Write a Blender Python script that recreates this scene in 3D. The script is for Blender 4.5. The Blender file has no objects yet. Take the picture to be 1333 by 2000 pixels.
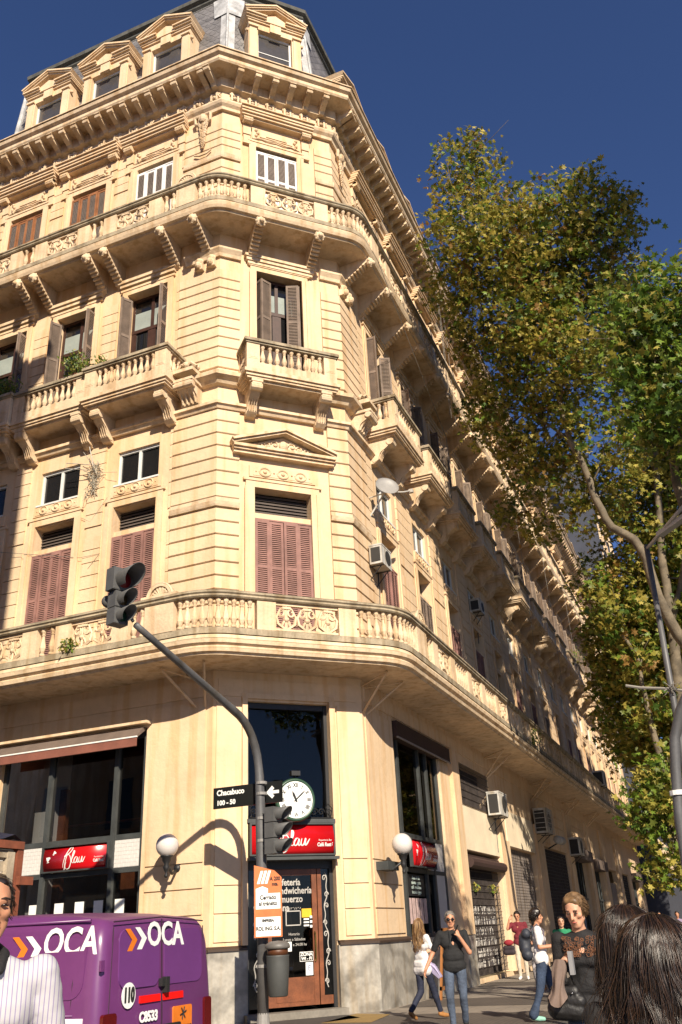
import bpy, math, random
from mathutils import Vector, Matrix
random.seed(7)
PI = math.pi
scene = bpy.context.scene
col = scene.collection

# ------------------------------------------------------------------ camera
PITCH, ROLL, YAW = math.radians(25.785), math.radians(-3.022), math.radians(-21.663)
fw = Vector((math.sin(YAW)*math.cos(PITCH), math.cos(YAW)*math.cos(PITCH), math.sin(PITCH)))
r0 = Vector((math.cos(YAW), -math.sin(YAW), 0)); u0 = r0.cross(fw)
rt = math.cos(ROLL)*r0 + math.sin(ROLL)*u0; upv = -math.sin(ROLL)*r0 + math.cos(ROLL)*u0
cd = bpy.data.cameras.new('camera'); cam = bpy.data.objects.new('camera', cd); col.objects.link(cam)
cam.matrix_world = Matrix(((rt.x, upv.x, -fw.x, 0), (rt.y, upv.y, -fw.y, 0), (rt.z, upv.z, -fw.z, 1.45), (0, 0, 0, 1)))
cd.sensor_fit = 'VERTICAL'; cd.sensor_height = 36; cd.lens = 36*1709.3/2000
cd.clip_start = .1; cd.clip_end = 3000
scene.camera = cam
# ------------------------------------------------------------------ light
SUN = Vector((.97, -1.27, 1.0)).normalized()
w = bpy.data.worlds.new("World"); scene.world = w; w.use_nodes = True
nt = w.node_tree; nt.nodes.clear()
sky = nt.nodes.new('ShaderNodeTexSky'); sky.sky_type = 'NISHITA'; sky.sun_disc = False
sky.sun_elevation = math.asin(SUN.z); sky.sun_rotation = math.atan2(SUN.x, SUN.y)
sky.altitude = 300; sky.air_density = .8; sky.dust_density = .15; sky.ozone_density = 4.5
bg = nt.nodes.new('ShaderNodeBackground'); bg.inputs[1].default_value = .062
wo = nt.nodes.new('ShaderNodeOutputWorld')
tint = nt.nodes.new('ShaderNodeMix'); tint.data_type = 'RGBA'; tint.blend_type = 'MULTIPLY'; tint.inputs[0].default_value = 1; tint.inputs[7].default_value = (.86, .90, 1.12, 1)
nt.links.new(sky.outputs[0], tint.inputs[6]); nt.links.new(tint.outputs[2], bg.inputs[0]); nt.links.new(bg.outputs[0], wo.inputs[0])
sl = bpy.data.lights.new('sun', 'SUN'); sl.energy = 4.6; sl.angle = math.radians(.5); sl.color = (1, .88, .70)
so = bpy.data.objects.new('sun', sl); col.objects.link(so); so.rotation_euler = SUN.to_track_quat('Z', 'Y').to_euler()
scene.view_settings.view_transform = 'Standard'; scene.view_settings.look = 'None'
scene.view_settings.exposure = 0.76; scene.view_settings.gamma = 1
scene.render.engine = 'CYCLES'
scene.cycles.max_bounces = 6; scene.cycles.transparent_max_bounces = 12

# ------------------------------------------------------------------ materials
MATS = {}
def mat(name, c, rough=.8, var=.15, vs=2.0, bump=0, bs=30, metal=0, streak=0, spec=.5, trans=0, dirt=None):
    if name in MATS: return MATS[name]
    m = bpy.data.materials.new(name); m.use_nodes = True; MATS[name] = m
    t = m.node_tree; n = t.nodes; L = t.links; b = n['Principled BSDF']
    b.inputs['Roughness'].default_value = rough; b.inputs['Metallic'].default_value = metal
    b.inputs['Specular IOR Level'].default_value = spec
    co = n.new('ShaderNodeTexCoord'); gm = n.new('ShaderNodeNewGeometry')
    src = gm.outputs['Position']
    def noise(scale, vec=None, det=6):
        q = n.new('ShaderNodeTexNoise'); q.inputs['Scale'].default_value = scale; q.inputs['Detail'].default_value = det
        L.new(vec or src, q.inputs['Vector']); return q.outputs['Fac']
    last = None
    base = n.new('ShaderNodeRGB'); base.outputs[0].default_value = (*c, 1); last = base.outputs[0]
    def mul(fac_out, lo, hi, f0, f1, tint=None):
        nonlocal last
        mr = n.new('ShaderNodeMapRange'); mr.inputs[1].default_value = f0; mr.inputs[2].default_value = f1
        L.new(fac_out, mr.inputs[0])
        mx = n.new('ShaderNodeMix'); mx.data_type = 'RGBA'; L.new(mr.outputs[0], mx.inputs[0])
        a = tuple(x*lo for x in (tint or (1, 1, 1))); h = (hi, hi, hi)
        mx.inputs[6].default_value = (*a, 1); mx.inputs[7].default_value = (*h, 1)
        ml = n.new('ShaderNodeMix'); ml.data_type = 'RGBA'; ml.blend_type = 'MULTIPLY'; ml.inputs[0].default_value = 1
        L.new(last, ml.inputs[6]); L.new(mx.outputs[2], ml.inputs[7]); last = ml.outputs[2]
    if var: mul(noise(vs), 1-var, 1+var*.5, .3, .7)
    if var: mul(noise(vs*9), 1-var*.5, 1+var*.2, .3, .7)
    if streak:
        mp = n.new('ShaderNodeMapping'); mp.inputs['Scale'].default_value = (3.2, 3.2, .22); L.new(src, mp.inputs[0])
        mul(noise(1.3, mp.outputs[0]), 1-streak, 1.0, .36, .52, (.95, .86, .74))
    if dirt:   # upward facing ledges collect grime
        sp = n.new('ShaderNodeSeparateXYZ'); L.new(gm.outputs['Normal'], sp.inputs[0])
        ad = n.new('ShaderNodeMath'); ad.operation = 'MULTIPLY'; L.new(sp.outputs[2], ad.inputs[0]); ad.inputs[1].default_value = 1
        sub = n.new('ShaderNodeMath'); sub.operation = 'SUBTRACT'; sub.inputs[0].default_value = 1; L.new(ad.outputs[0], sub.inputs[1])
        mul(sub.outputs[0], dirt, 1.0, .1, .7, (.8, .85, .8))
    L.new(last, b.inputs['Base Color'])
    if bump:
        bp = n.new('ShaderNodeBump'); bp.inputs['Strength'].default_value = bump; bp.inputs['Distance'].default_value = .02
        L.new(noise(bs), bp.inputs['Height']); L.new(bp.outputs[0], b.inputs['Normal'])
    if trans:
        tr = n.new('ShaderNodeBsdfTranslucent'); L.new(last, tr.inputs[0])
        mx = n.new('ShaderNodeMixShader'); mx.inputs[0].default_value = trans
        L.new(b.outputs[0], mx.inputs[1]); L.new(tr.outputs[0], mx.inputs[2]); L.new(mx.outputs[0], n['Material Output'].inputs[0])
    return m
def glass(name, tint=.25, rough=.02, a=.55):
    if name in MATS: return MATS[name]
    m = bpy.data.materials.new(name); m.use_nodes = True; MATS[name] = m; t = m.node_tree; n = t.nodes; L = t.links
    n.remove(n['Principled BSDF'])
    g = n.new('ShaderNodeBsdfGlossy'); g.inputs['Roughness'].default_value = rough; g.inputs[0].default_value = (.45, .42, .38, 1)
    tr = n.new('ShaderNodeBsdfTransparent'); tr.inputs[0].default_value = (tint, tint, tint, 1)
    fr = n.new('ShaderNodeFresnel'); fr.inputs[0].default_value = 1.5
    mr = n.new('ShaderNodeMapRange'); mr.inputs[1].default_value = 0; mr.inputs[2].default_value = 1; mr.inputs[3].default_value = .03; mr.inputs[4].default_value = 1
    L.new(fr.outputs[0], mr.inputs[0])
    nz = n.new('ShaderNodeTexNoise'); nz.inputs['Scale'].default_value = .8; gm = n.new('ShaderNodeNewGeometry'); L.new(gm.outputs['Position'], nz.inputs['Vector'])
    bp = n.new('ShaderNodeBump'); bp.inputs['Strength'].default_value = .08; bp.inputs['Distance'].default_value = .03; L.new(nz.outputs[0], bp.inputs['Height']); L.new(bp.outputs[0], g.inputs['Normal'])
    mx = n.new('ShaderNodeMixShader'); L.new(mr.outputs[0], mx.inputs[0]); L.new(tr.outputs[0], mx.inputs[1]); L.new(g.outputs[0], mx.inputs[2])
    L.new(mx.outputs[0], n['Material Output'].inputs[0]); return m
STONE = mat('cream_painted_stone', (.74, .548, .355), .85, .13, .55, .35, 14, streak=.03, dirt=.55)
STONE2 = mat('pale_cream_stone', (.74, .565, .38), .85, .2, 1.5, .4, 18, streak=.16, dirt=.4)
WHITEW = mat('white_window_paint', (.72, .72, .70), .6, .1)
ROSE = mat('rose_shutter_paint', (.30, .155, .13), .75, .35, 1.3)
GREYSH = mat('weathered_grey_brown_shutter', (.21, .155, .12), .8, .3, 4)
ORSH = mat('varnished_wood_shutter', (.30, .12, .045), .7, .3, 4)
WHSH = mat('white_shutter_frame', (.78, .76, .74), .7, .1)
SLAT = mat('grey_brown_slats', (.20, .13, .11), .8, .2)
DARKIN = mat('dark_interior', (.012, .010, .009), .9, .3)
GLASSD = mat('dark_window_glass', (.012, .012, .013), .06, .2, 1)
GLASST = glass('clear_shop_glass', .5)
BLACKM = mat('black_painted_metal', (.018, .018, .02), .5, .3, 3)
GREYM = mat('dark_grey_frame_metal', (.055, .06, .06), .5, .3, 3)
ZINC = mat('white_weathered_zinc', (.48, .48, .48), .7, .45, 3, .3, 20)
MOSS = mat('mossy_lead_coping', (.10, .098, .085), .9, .4, 5, .5, 15)
WOOD = mat('red_brown_door_wood', (.20, .065, .025), .45, .4, 4)
AWN = mat('brown_red_canvas', (.23, .085, .06), .9, .2, 3)
AWNG = mat('grey_brown_canvas', (.15, .11, .09), .9, .2, 3)
WHITEP = mat('white_paint', (.8, .8, .78), .5, .06)
BLACK = mat('black_rubber', (.012, .012, .012), .7, .2)

# ------------------------------------------------------------------ mesh builder
def clean(n): return n
class MB:
    def __init__(s): s.v = []; s.f = []; s.mi = []; s.M = None; s.cur = 0
    def add(s, vs, fs):
        o = len(s.v)
        if s.M is not None: vs = [s.M @ Vector(v) for v in vs]
        s.v += [tuple(v) for v in vs]; s.f += [tuple(i+o for i in f) for f in fs]; s.mi += [s.cur]*len(fs)
    def box(s, x0, x1, y0, y1, z0, z1):
        s.add([(x0,y0,z0),(x1,y0,z0),(x1,y1,z0),(x0,y1,z0),(x0,y0,z1),(x1,y0,z1),(x1,y1,z1),(x0,y1,z1)],
              [(0,3,2,1),(4,5,6,7),(0,1,5,4),(1,2,6,5),(2,3,7,6),(3,0,4,7)])
    def prism(s, poly, a, b, ax='z'):
        n = len(poly)
        f = {'z': lambda p, t: (p[0], p[1], t), 'y': lambda p, t: (p[0], t, p[1]), 'x': lambda p, t: (t, p[0], p[1])}[ax]
        s.add([f(p, a) for p in poly]+[f(p, b) for p in poly],
              [tuple(range(n))[::-1], tuple(range(n, 2*n))]+[(i, (i+1) % n, n+(i+1) % n, n+i) for i in range(n)])
    def lathe(s, prof, n=10, c=(0, 0, 0), caps=True):
        vs = [(c[0]+r*math.cos(2*PI*k/n), c[1]+r*math.sin(2*PI*k/n), c[2]+z) for r, z in prof for k in range(n)]
        fs = [(i*n+k, i*n+(k+1) % n, (i+1)*n+(k+1) % n, (i+1)*n+k) for i in range(len(prof)-1) for k in range(n)]
        if caps: fs += [tuple(range(n))[::-1], tuple((len(prof)-1)*n+k for k in range(n))]
        s.add(vs, fs)
    def tube(s, pts, r, n=6, caps=True):
        pts = [Vector(p) for p in pts]; m = len(pts)
        if not isinstance(r, (list, tuple)): r = [r]*m
        vs = []; prev = None
        for i, p in enumerate(pts):
            d = (pts[min(i+1, m-1)]-pts[max(i-1, 0)])
            if d.length < 1e-9: d = Vector((0, 0, 1))
            d.normalize()
            if prev is None: prev = d.cross(Vector((0, 0, 1)) if abs(d.z) < .9 else Vector((1, 0, 0))).normalized()
            else:
                prev = prev - d*prev.dot(d)
                prev = prev.normalized() if prev.length > 1e-6 else d.orthogonal().normalized()
            q = d.cross(prev)
            for k in range(n):
                a = 2*PI*k/n; vs.append(p+(prev*math.cos(a)+q*math.sin(a))*r[i])
        fs = [(i*n+k, i*n+(k+1) % n, (i+1)*n+(k+1) % n, (i+1)*n+k) for i in range(m-1) for k in range(n)]
        if caps: fs += [tuple(range(n))[::-1], tuple((m-1)*n+k for k in range(n))]
        s.add(vs, fs)
    def ball(s, c, r, n=10, m=7, sc=(1, 1, 1)):
        prof = [(-math.cos(PI*i/m), math.sin(PI*i/m)) for i in range(m+1)]
        vs = [(c[0]+r*sc[0]*q*math.cos(2*PI*k/n), c[1]+r*sc[1]*q*math.sin(2*PI*k/n), c[2]+r*sc[2]*z) for z, q in prof for k in range(n)]
        s.add(vs, [(i*n+k, i*n+(k+1) % n, (i+1)*n+(k+1) % n, (i+1)*n+k) for i in range(m) for k in range(n)])
    def sweep(s, prof, path, closed=True):
        """prof: [(d,z)], path: [(x,y,nx,ny)]"""
        n = len(prof); vs = [(x+nx*d, y+ny*d, z) for x, y, nx, ny in path for d, z in prof]
        fs = [(i*n+k, i*n+(k+1) % n, (i+1)*n+(k+1) % n, (i+1)*n+k) for i in range(len(path)-1) for k in range(n if closed else n-1)]
        if closed: fs += [tuple(range(n)), tuple((len(path)-1)*n+k for k in range(n))[::-1]]
        s.add(vs, fs)
    def mesh(s, name, mats, smooth=False):
        me = bpy.data.meshes.new(name); me.from_pydata(s.v, [], s.f)
        for m in (mats if isinstance(mats, (list, tuple)) else [mats]): me.materials.append(m)
        me.polygons.foreach_set('material_index', s.mi)
        if smooth: me.polygons.foreach_set('use_smooth', [True]*len(me.polygons))
        me.update(); return me
    def build(s, name, mats, parent=None, smooth=False, M=None, fix=True):
        me = s.mesh(name, mats, smooth)
        if fix: fixn(me)
        return link(name, me, parent, M)
import bmesh
def fixn(me):
    b = bmesh.new(); b.from_mesh(me); bmesh.ops.recalc_face_normals(b, faces=b.faces); b.to_mesh(me); b.free()
def link(name, me, parent=None, M=None):
    o = bpy.data.objects.new(name, me); col.objects.link(o)
    if M is not None: o.matrix_world = M
    if parent is not None:
        o.parent = parent
        o.matrix_parent_inverse = world(parent).inverted()
    return o
def world(o):
    """world matrix of an object without waiting for the depsgraph"""
    m = o.matrix_basis.copy()
    if o.parent: m = world(o.parent) @ o.matrix_parent_inverse @ m
    return m
def thing(name, label, cat, loc=(0, 0, 0), rz=0, group=None):
    o = bpy.data.objects.new(name, None); col.objects.link(o); o.location = loc; o.rotation_euler = (0, 0, rz); o.empty_display_size = .2
    o['label'] = label; o['category'] = cat
    if group: o['group'] = group
    return o
def tag(o, label=None, cat=None, group=None, kind=None):
    if label: o['label'] = label
    if cat: o['category'] = cat
    if group: o['group'] = group
    if kind: o['kind'] = kind
    return o
def loc_build(mb, name, mats, parent, smooth=False):
    """mesh already in the parent's local space"""
    me = mb.mesh(name, mats, smooth); fixn(me); o = bpy.data.objects.new(name, me); col.objects.link(o); o.parent = parent; return o
def scatter(name, me, Ms, parent, limit=100, sub=None):
    """copies of one mesh as parts; the nearest ones are objects, the rest one stuff mesh. sub: [(name, mesh)] sub-parts"""
    Ms = sorted(Ms, key=lambda M: (M.translation-Vector((0, 0, 1.45))).length)
    for M in Ms[:limit]:
        o = link(name, me, parent, M)
        for sn, sm in (sub or []):
            c = bpy.data.objects.new(sn, sm); col.objects.link(c); c.parent = o
    if len(Ms) > limit:
        for nm, mm in [(name, me)]+(sub or []):
            v = []; f = []; mi = []
            for M in Ms[limit:]:
                o = len(v); v += [tuple(M @ q.co) for q in mm.vertices]; f += [tuple(i+o for i in p.vertices) for p in mm.polygons]; mi += [p.material_index for p in mm.polygons]
            m2 = bpy.data.meshes.new(nm); m2.from_pydata(v, [], f)
            for q in mm.materials: m2.materials.append(q)
            m2.polygons.foreach_set('material_index', mi); x = link(nm, m2, parent); x['kind'] = 'stuff'
def textmesh(txt, size, shear=0, bold=0, depth=.002, align='CENTER', sx=1, M=None, spacing=1):
    cu = bpy.data.curves.new('lettering', 'FONT'); cu.body = txt; cu.size = size; cu.shear = shear; cu.offset = bold; cu.extrude = depth
    cu.align_x = align; cu.align_y = 'CENTER'; cu.space_character = spacing; cu.resolution_u = 3
    o = bpy.data.objects.new('lettering', cu); col.objects.link(o); bpy.context.view_layer.update()
    dg = bpy.context.evaluated_depsgraph_get(); me = bpy.data.meshes.new_from_object(o.evaluated_get(dg))
    bpy.data.objects.remove(o); me.transform(Matrix.Diagonal((sx, 1, 1, 1)))
    if M is not None: me.transform(M)
    me.materials.clear(); return me
def addtext(mb, txt, size, place, **k):
    """append lettering (text plane XY, facing +Z) through matrix place into a builder"""
    me = textmesh(txt, size, **k); o = len(mb.v)
    mb.v += [tuple(place @ q.co) for q in me.vertices]; mb.f += [tuple(i+o for i in p.vertices) for p in me.polygons]; mb.mi += [mb.cur]*len(me.polygons)
    bpy.data.meshes.remove(me)
# text standing on a facade plane: local X lateral (reader's right = -X because Y points at the reader), Z up, Y outward
TXT = Matrix(((-1, 0, 0, 0), (0, 0, 1, 0), (0, 1, 0, 0), (0, 0, 0, 1)))

# ------------------------------------------------------------------ plan of the corner building
XL, Y0, X0, Y1 = -10.05, 16.93, -7.48, 19.50
class Fac:
    def __init__(s, o, u, n, L): s.o = Vector((*o, 0)); s.u = Vector((*u, 0)).normalized(); s.n = Vector((*n, 0)).normalized(); s.L = L; s.r = s.n.cross(Vector((0, 0, 1)))
    def pt(s, a, d, z): return s.o+s.u*a+s.n*d+Vector((0, 0, z))
    def P(s, a, z, d=0):
        p = s.pt(a, d, z); r, n = s.r, s.n
        return Matrix(((r.x, n.x, 0, p.x), (r.y, n.y, 0, p.y), (0, 0, 1, p.z), (0, 0, 0, 1)))
    def box(s, mb, a0, a1, d0, d1, z0, z1):
        mb.add([s.pt(a, d, z) for z in (z0, z1) for a, d in ((a0, d0), (a1, d0), (a1, d1), (a0, d1))],
               [(0,3,2,1),(4,5,6,7),(0,1,5,4),(1,2,6,5),(2,3,7,6),(3,0,4,7)])
FL = Fac((XL, Y0), (-1, 0), (0, -1), 14.0)
FC = Fac((XL, Y0), (1, 1), (1, -1), 3.635)
FR = Fac((X0, Y1), (0, 1), (1, 0), 62.5)
BL = [2.42+2.57*k for k in range(5)]            # window axes on the left facade
BR = [2.87+3.35*k for k in range(18)]           # window axes on the right facade
T8 = math.tan(PI/8)
def path(o=0, r=0, sL=None, sR=None, arc=8):
    """plan path round the corner at offset o; r = fillet radius. returns [(x,y,nx,ny)]"""
    sL = FL.L if sL is None else sL; sR = FR.L if sR is None else sR
    out = []
    A = FL.pt(sL, o, 0); B = FL.pt(-o*T8, o, 0); D = FR.pt(-o*T8, o, 0); E = FR.pt(sR, o, 0)
    def corner(Pt, n1, n2):
        if r <= 0:
            m = (n1+n2); m = m/(m.dot(n1)); out.append((Pt.x, Pt.y, m.x, m.y)); return
        c = Pt-(n1+n2)/((n1+n2).dot(n1))*r
        for k in range(arc+1):
            t = k/arc; a = PI/4*t; q = (n1*math.sin(PI/4-a)+n2*math.sin(a))/math.sin(PI/4)
            out.append((c.x+q.x*r, c.y+q.y*r, q.x, q.y))
    out.append((A.x, A.y, FL.n.x, FL.n.y)); corner(B, FL.n, FC.n); corner(D, FC.n, FR.n); out.append((E.x, E.y, FR.n.x, FR.n.y))
    return out
# ------------------------------------------------------------------ the corner building
BLD = thing('corner_building', 'ornate cream painted corner building with balconies, shutters and a grey mansard roof', 'building', (-9, 18.5, 0))
def wall(mb, F, a0, a1, z0, z1, holes, dep=.32):
    As = sorted({a0, a1, *[h[0] for h in holes], *[h[1] for h in holes]}); Zs = sorted({z0, z1, *[h[2] for h in holes], *[h[3] for h in holes]})
    As = [a for a in As if a0 <= a <= a1]; Zs = [z for z in Zs if z0 <= z <= z1]
    for i in range(len(As)-1):
        for j in range(len(Zs)-1):
            am, zm = (As[i]+As[i+1])/2, (Zs[j]+Zs[j+1])/2
            if any(h[0] < am < h[1] and h[2] < zm < h[3] for h in holes): continue
            mb.add([F.pt(a, 0, z) for a, z in ((As[i], Zs[j]), (As[i+1], Zs[j]), (As[i+1], Zs[j+1]), (As[i], Zs[j+1]))], [(0, 1, 2, 3)])
    for a, b, c, d in holes:
        if b <= a0 or a >= a1: continue
        p = [F.pt(x, 0, z) for x, z in ((a, c), (b, c), (b, d), (a, d))]; q = [F.pt(x, -dep, z) for x, z in ((a, c), (b, c), (b, d), (a, d))]
        mb.add(p+q, [(0, 1, 5, 4), (1, 2, 6, 5), (2, 3, 7, 6), (3, 0, 4, 7)])
Z1, Z2, Z3 = 7.45, 14.75, 20.4           # balcony floors
HW = .73                                  # half width of an upper window opening
holesL = []; holesR = []; holesC = [(.98, 2.52, Z1, 11.85), (.99, 2.55, 15.0, 19.0), (1.0, 2.52, 20.5, 24.1), (.78, 2.76, .12, 6.35)]
for hs, B in ((holesL, BL), (holesR, BR)):
    for b in B:
        hs += [(b-.66, b+.66, Z1, 11.82), (b-.66, b+.66, 12.5, 13.52), (b-.7, b+.7, 14.9, 18.9), (b-.68, b+.68, 20.5, 24.0)]
holesL += [(1.72, 5.85, 1.05, 5.95), (7.4, 11.3, .4, 5.5)]
# shop openings on the right facade: (s0, s1, z0, z1)
SHOP = [(2.1, 7.05, 1.3, 6.42), (7.85, 12.35, .14, 3.6), (7.95, 11.7, 4.95, 6.2), (13.9, 18.75, .14, 4.05), (20.2, 26.6, .14, 4.5), (28.0, 33.0, .14, 4.6), (34.2, 38.6, .14, 4.3), (40.2, 45.4, .14, 4.4), (47.2, 52, .14, 4.4), (54, 59, .14, 4.4)]
holesR += SHOP
for nm, F, hs, L in (('left', FL, holesL, FL.L), ('centre', FC, holesC, FC.L), ('right', FR, holesR, FR.L)):
    mb = MB(); wall(mb, F, 0, L, 0, 26.8, hs)
    mb.build('wall', STONE, BLD, fix=False)
# closing walls and flat roof
m = MB(); a = FL.pt(FL.L, 0, 0); e = FR.pt(FR.L, 0, 0)
m.add([(a.x, a.y, 0), (a.x, e.y, 0), (a.x, e.y, 30), (a.x, a.y, 30)], [(0, 1, 2, 3)])
m.add([(a.x, e.y, 0), (e.x, e.y, 0), (e.x, e.y, 27), (a.x, e.y, 27)], [(0, 1, 2, 3)])
m.build('party_wall', STONE2, BLD, fix=False)
# dark interior shell a little behind the facades
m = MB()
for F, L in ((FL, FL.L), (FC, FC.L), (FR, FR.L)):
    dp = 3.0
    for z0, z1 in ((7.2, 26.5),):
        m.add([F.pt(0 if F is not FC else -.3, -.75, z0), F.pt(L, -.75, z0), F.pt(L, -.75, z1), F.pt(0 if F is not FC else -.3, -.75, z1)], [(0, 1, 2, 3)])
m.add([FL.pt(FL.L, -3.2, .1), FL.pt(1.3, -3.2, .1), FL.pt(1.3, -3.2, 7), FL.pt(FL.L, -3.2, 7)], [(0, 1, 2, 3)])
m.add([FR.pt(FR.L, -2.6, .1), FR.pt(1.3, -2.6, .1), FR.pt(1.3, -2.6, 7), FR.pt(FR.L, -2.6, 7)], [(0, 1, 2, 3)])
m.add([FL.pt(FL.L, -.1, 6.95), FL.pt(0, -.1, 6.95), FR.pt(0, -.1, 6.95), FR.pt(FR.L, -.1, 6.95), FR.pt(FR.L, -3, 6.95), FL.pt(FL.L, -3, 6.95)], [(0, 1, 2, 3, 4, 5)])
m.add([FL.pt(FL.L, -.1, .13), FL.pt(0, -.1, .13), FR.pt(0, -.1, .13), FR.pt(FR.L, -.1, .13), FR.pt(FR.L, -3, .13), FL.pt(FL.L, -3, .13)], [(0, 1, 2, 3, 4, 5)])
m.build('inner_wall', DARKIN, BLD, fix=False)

# ---- marble plinth
marb = mat('grey_veined_marble', (.40, .375, .33), .35, .4, 1.3, .05, 20, streak=.12)
_t = marb.node_tree; _w = _t.nodes.new('ShaderNodeTexWave'); _w.inputs['Scale'].default_value = .45; _w.inputs['Distortion'].default_value = 22; _w.inputs['Detail'].default_value = 5; _w.inputs['Detail Scale'].default_value = .8
_g = _t.nodes.new('ShaderNodeNewGeometry'); _mp = _t.nodes.new('ShaderNodeMapping'); _mp.inputs['Rotation'].default_value = (.3, 1.3, .5); _t.links.new(_g.outputs['Position'], _mp.inputs[0]); _t.links.new(_mp.outputs[0], _w.inputs['Vector'])
_r = _t.nodes.new('ShaderNodeMapRange'); _r.inputs[1].default_value = 0; _r.inputs[2].default_value = .5; _r.inputs[3].default_value = .66; _r.inputs[4].default_value = 1.0; _t.links.new(_w.outputs['Fac'], _r.inputs[0])
_b = _t.nodes['Principled BSDF']; _old = _b.inputs['Base Color'].links[0].from_socket; _x = _t.nodes.new('ShaderNodeMix'); _x.data_type = 'RGBA'; _x.blend_type = 'MULTIPLY'; _x.inputs[0].default_value = 1
_t.links.new(_old, _x.inputs[6]); _t.links.new(_r.outputs[0], _x.inputs[7]); _t.links.new(_x.outputs[2], _b.inputs['Base Color'])
m = MB()
def subpath(F, a0, a1): return [(*F.pt(a0, 0, 0).xy, *F.n.xy), (*F.pt(a1, 0, 0).xy, *F.n.xy)]
MIT_L = (FL.n+FC.n)/((FL.n+FC.n).dot(FL.n)); MIT_R = (FR.n+FC.n)/((FR.n+FC.n).dot(FR.n))
def cornerpath(side, aw, ac):
    """from aw metres along the side facade round the corner to ac metres along the chamfer"""
    if side == 'L': return [(*FL.pt(aw, 0, 0).xy, *FL.n.xy), (XL, Y0, *MIT_L.xy), (*FC.pt(ac, 0, 0).xy, *FC.n.xy)]
    return [(*FC.pt(ac, 0, 0).xy, *FC.n.xy), (X0, Y1, *MIT_R.xy), (*FR.pt(aw, 0, 0).xy, *FR.n.xy)]
slab = [(0, 0), (.09, 0), (.09, 1.27), (0, 1.27)]
s100 = [(0, 0), (.09, 0), (.09, 1.0), (0, 1.0)]; s125 = [(0, 0), (.07, 0), (.07, 1.25), (0, 1.25)]
for pf, pa in ((slab, cornerpath('L', 1.72, .78)), (slab, cornerpath('R', 2.1, 2.76)), (s100, subpath(FL, 1.72, 5.85)), (s125, subpath(FR, 2.1, 7.05)), (slab, subpath(FR, 7.05, 7.85)), (slab, subpath(FL, 5.85, 7.4))):
    m = MB(); m.sweep(pf, pa); m.build('marble_plinth', marb, BLD)
cap = [(0, 1.27), (.13, 1.27), (.13, 1.31), (.05, 1.36), (0, 1.36)]
for pa in (cornerpath('L', 1.72, .76), cornerpath('R', 2.08, 2.78)): m = MB(); m.sweep(cap, pa); m.build('plinth_cap', mat('dark_plinth_moulding', (.05, .03, .02), .6), BLD)
# ---- ground floor piers: raised panels with joints
m = MB()
def panels(F, a0, a1, zs, d=.05, g=.02):
    for z0, z1 in zs: F.box(m, a0+g, a1-g, 0, d, z0+g, z1-g)
zz = [(1.42, 1.95), (1.95, 2.45), (2.45, 2.95), (2.95, 6.35)]
panels(FC, .06, .7, [(1.42, 1.95), (1.95, 2.48), (2.48, 6.35)], .03); panels(FC, 2.95, 3.58, zz, .03); panels(FL, .16, 1.6, zz, .03, .015); panels(FR, .12, 2.0, zz, .03, .015)
panels(FC, .1, 3.5, [(6.42, 6.85)], .03); panels(FL, .16, 13.8, [(6.42, 6.85)], .03); FR.box(m, .15, 62, 0, .03, 6.5, 6.85)
FR.box(m, 7.08, 7.8, 0, .12, 1.3, 6.45); FR.box(m, 12.4, 13.1, 0, .12, .14, 4.9); FR.box(m, 12.9, 13.8, 0, .1, .14, 4.2); FR.box(m, 18.8, 20.15, 0, .14, .14, 5.2)
FR.box(m, 26.7, 27.9, 0, .12, .14, 6.5); FR.box(m, 33.05, 34.15, 0, .12, .14, 6.5); FR.box(m, 38.7, 40.1, 0, .12, .14, 6.5); FR.box(m, 45.5, 47.1, 0, .12, .14, 6.5)
for k in range(18):                        # coursed fascia under the first balcony, further along
    for r in range(4):
        a = 20.3+k*.72+(r % 2)*.36; FR.box(m, a, a+.68, 0, .035, 4.62+r*.45, 5.02+r*.45)
# door surround
FC.box(m, .66, .78, 0, .1, 1.36, 6.4); FC.box(m, 2.76, 2.9, 0, .1, 1.36, 6.4); FC.box(m, .66, 2.9, 0, .06, 6.4, 6.52)
m.build('pier_panelling', STONE, BLD)
# little shelf mouldings over the left shop window
m = MB(); FL.box(m, 1.6, 6.0, 0, .22, 6.0, 6.06)
m.build('window_head', STONE2, BLD)

# ---- rustication on the upper floors
def rows(z0, z1, h=.355): 
    n = max(1, round((z1-z0)/h)); hh = (z1-z0)/n
    return [(z0+i*hh, z0+(i+1)*hh) for i in range(n)]
ZR = [(7.55, 11.15), (11.45, 14.05), (15.35, 18.75), (20.5, 23.1), (23.35, 24.7)]
blk = lambda z0, z1, d=.055: [(0, z0), (d-.02, z0), (d, z0+.02), (d, z1-.04), (d-.015, z1-.024), (0, z1-.024)]
def rust(fn, bk=None):
    m = MB()
    if bk: bk[0].box(m, bk[1], bk[2], 0, .012, 7.5, 24.7)
    for za, zb in ZR:
        for z0, z1 in rows(za, zb): fn(m, z0, z1)
    m.build('rusticated_pier', STONE, BLD)
for cpth in (cornerpath('L', 1.3, .58), cornerpath('R', 1.35, FC.L-.58)):
    m = MB(); m.sweep([(0, 7.5), (.012, 7.5), (.012, 24.7), (0, 24.7)], cpth)
    for za, zb in ZR:
        for z0, z1 in rows(za, zb): m.sweep(blk(z0, z1), cpth)
    m.build('rusticated_pier', STONE, BLD)
for F in (FL, FR):
    B = BL if F is FL else BR
    rust(lambda m, z0, z1: F.box(m, 1.32, B[0]-1.02, 0, .035, z0, z1-.022), (F, 1.33, B[0]-1.03))
    for i in range(len(B)):
        a0 = B[i]+1.02; a1 = (B[i+1] if i+1 < len(B) else B[i]+2.6)-1.02
        rust(lambda m, z0, z1: F.box(m, a0, a1, 0, .045, z0, z1-.024), (F, a0+.01, a1-.01))

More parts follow.
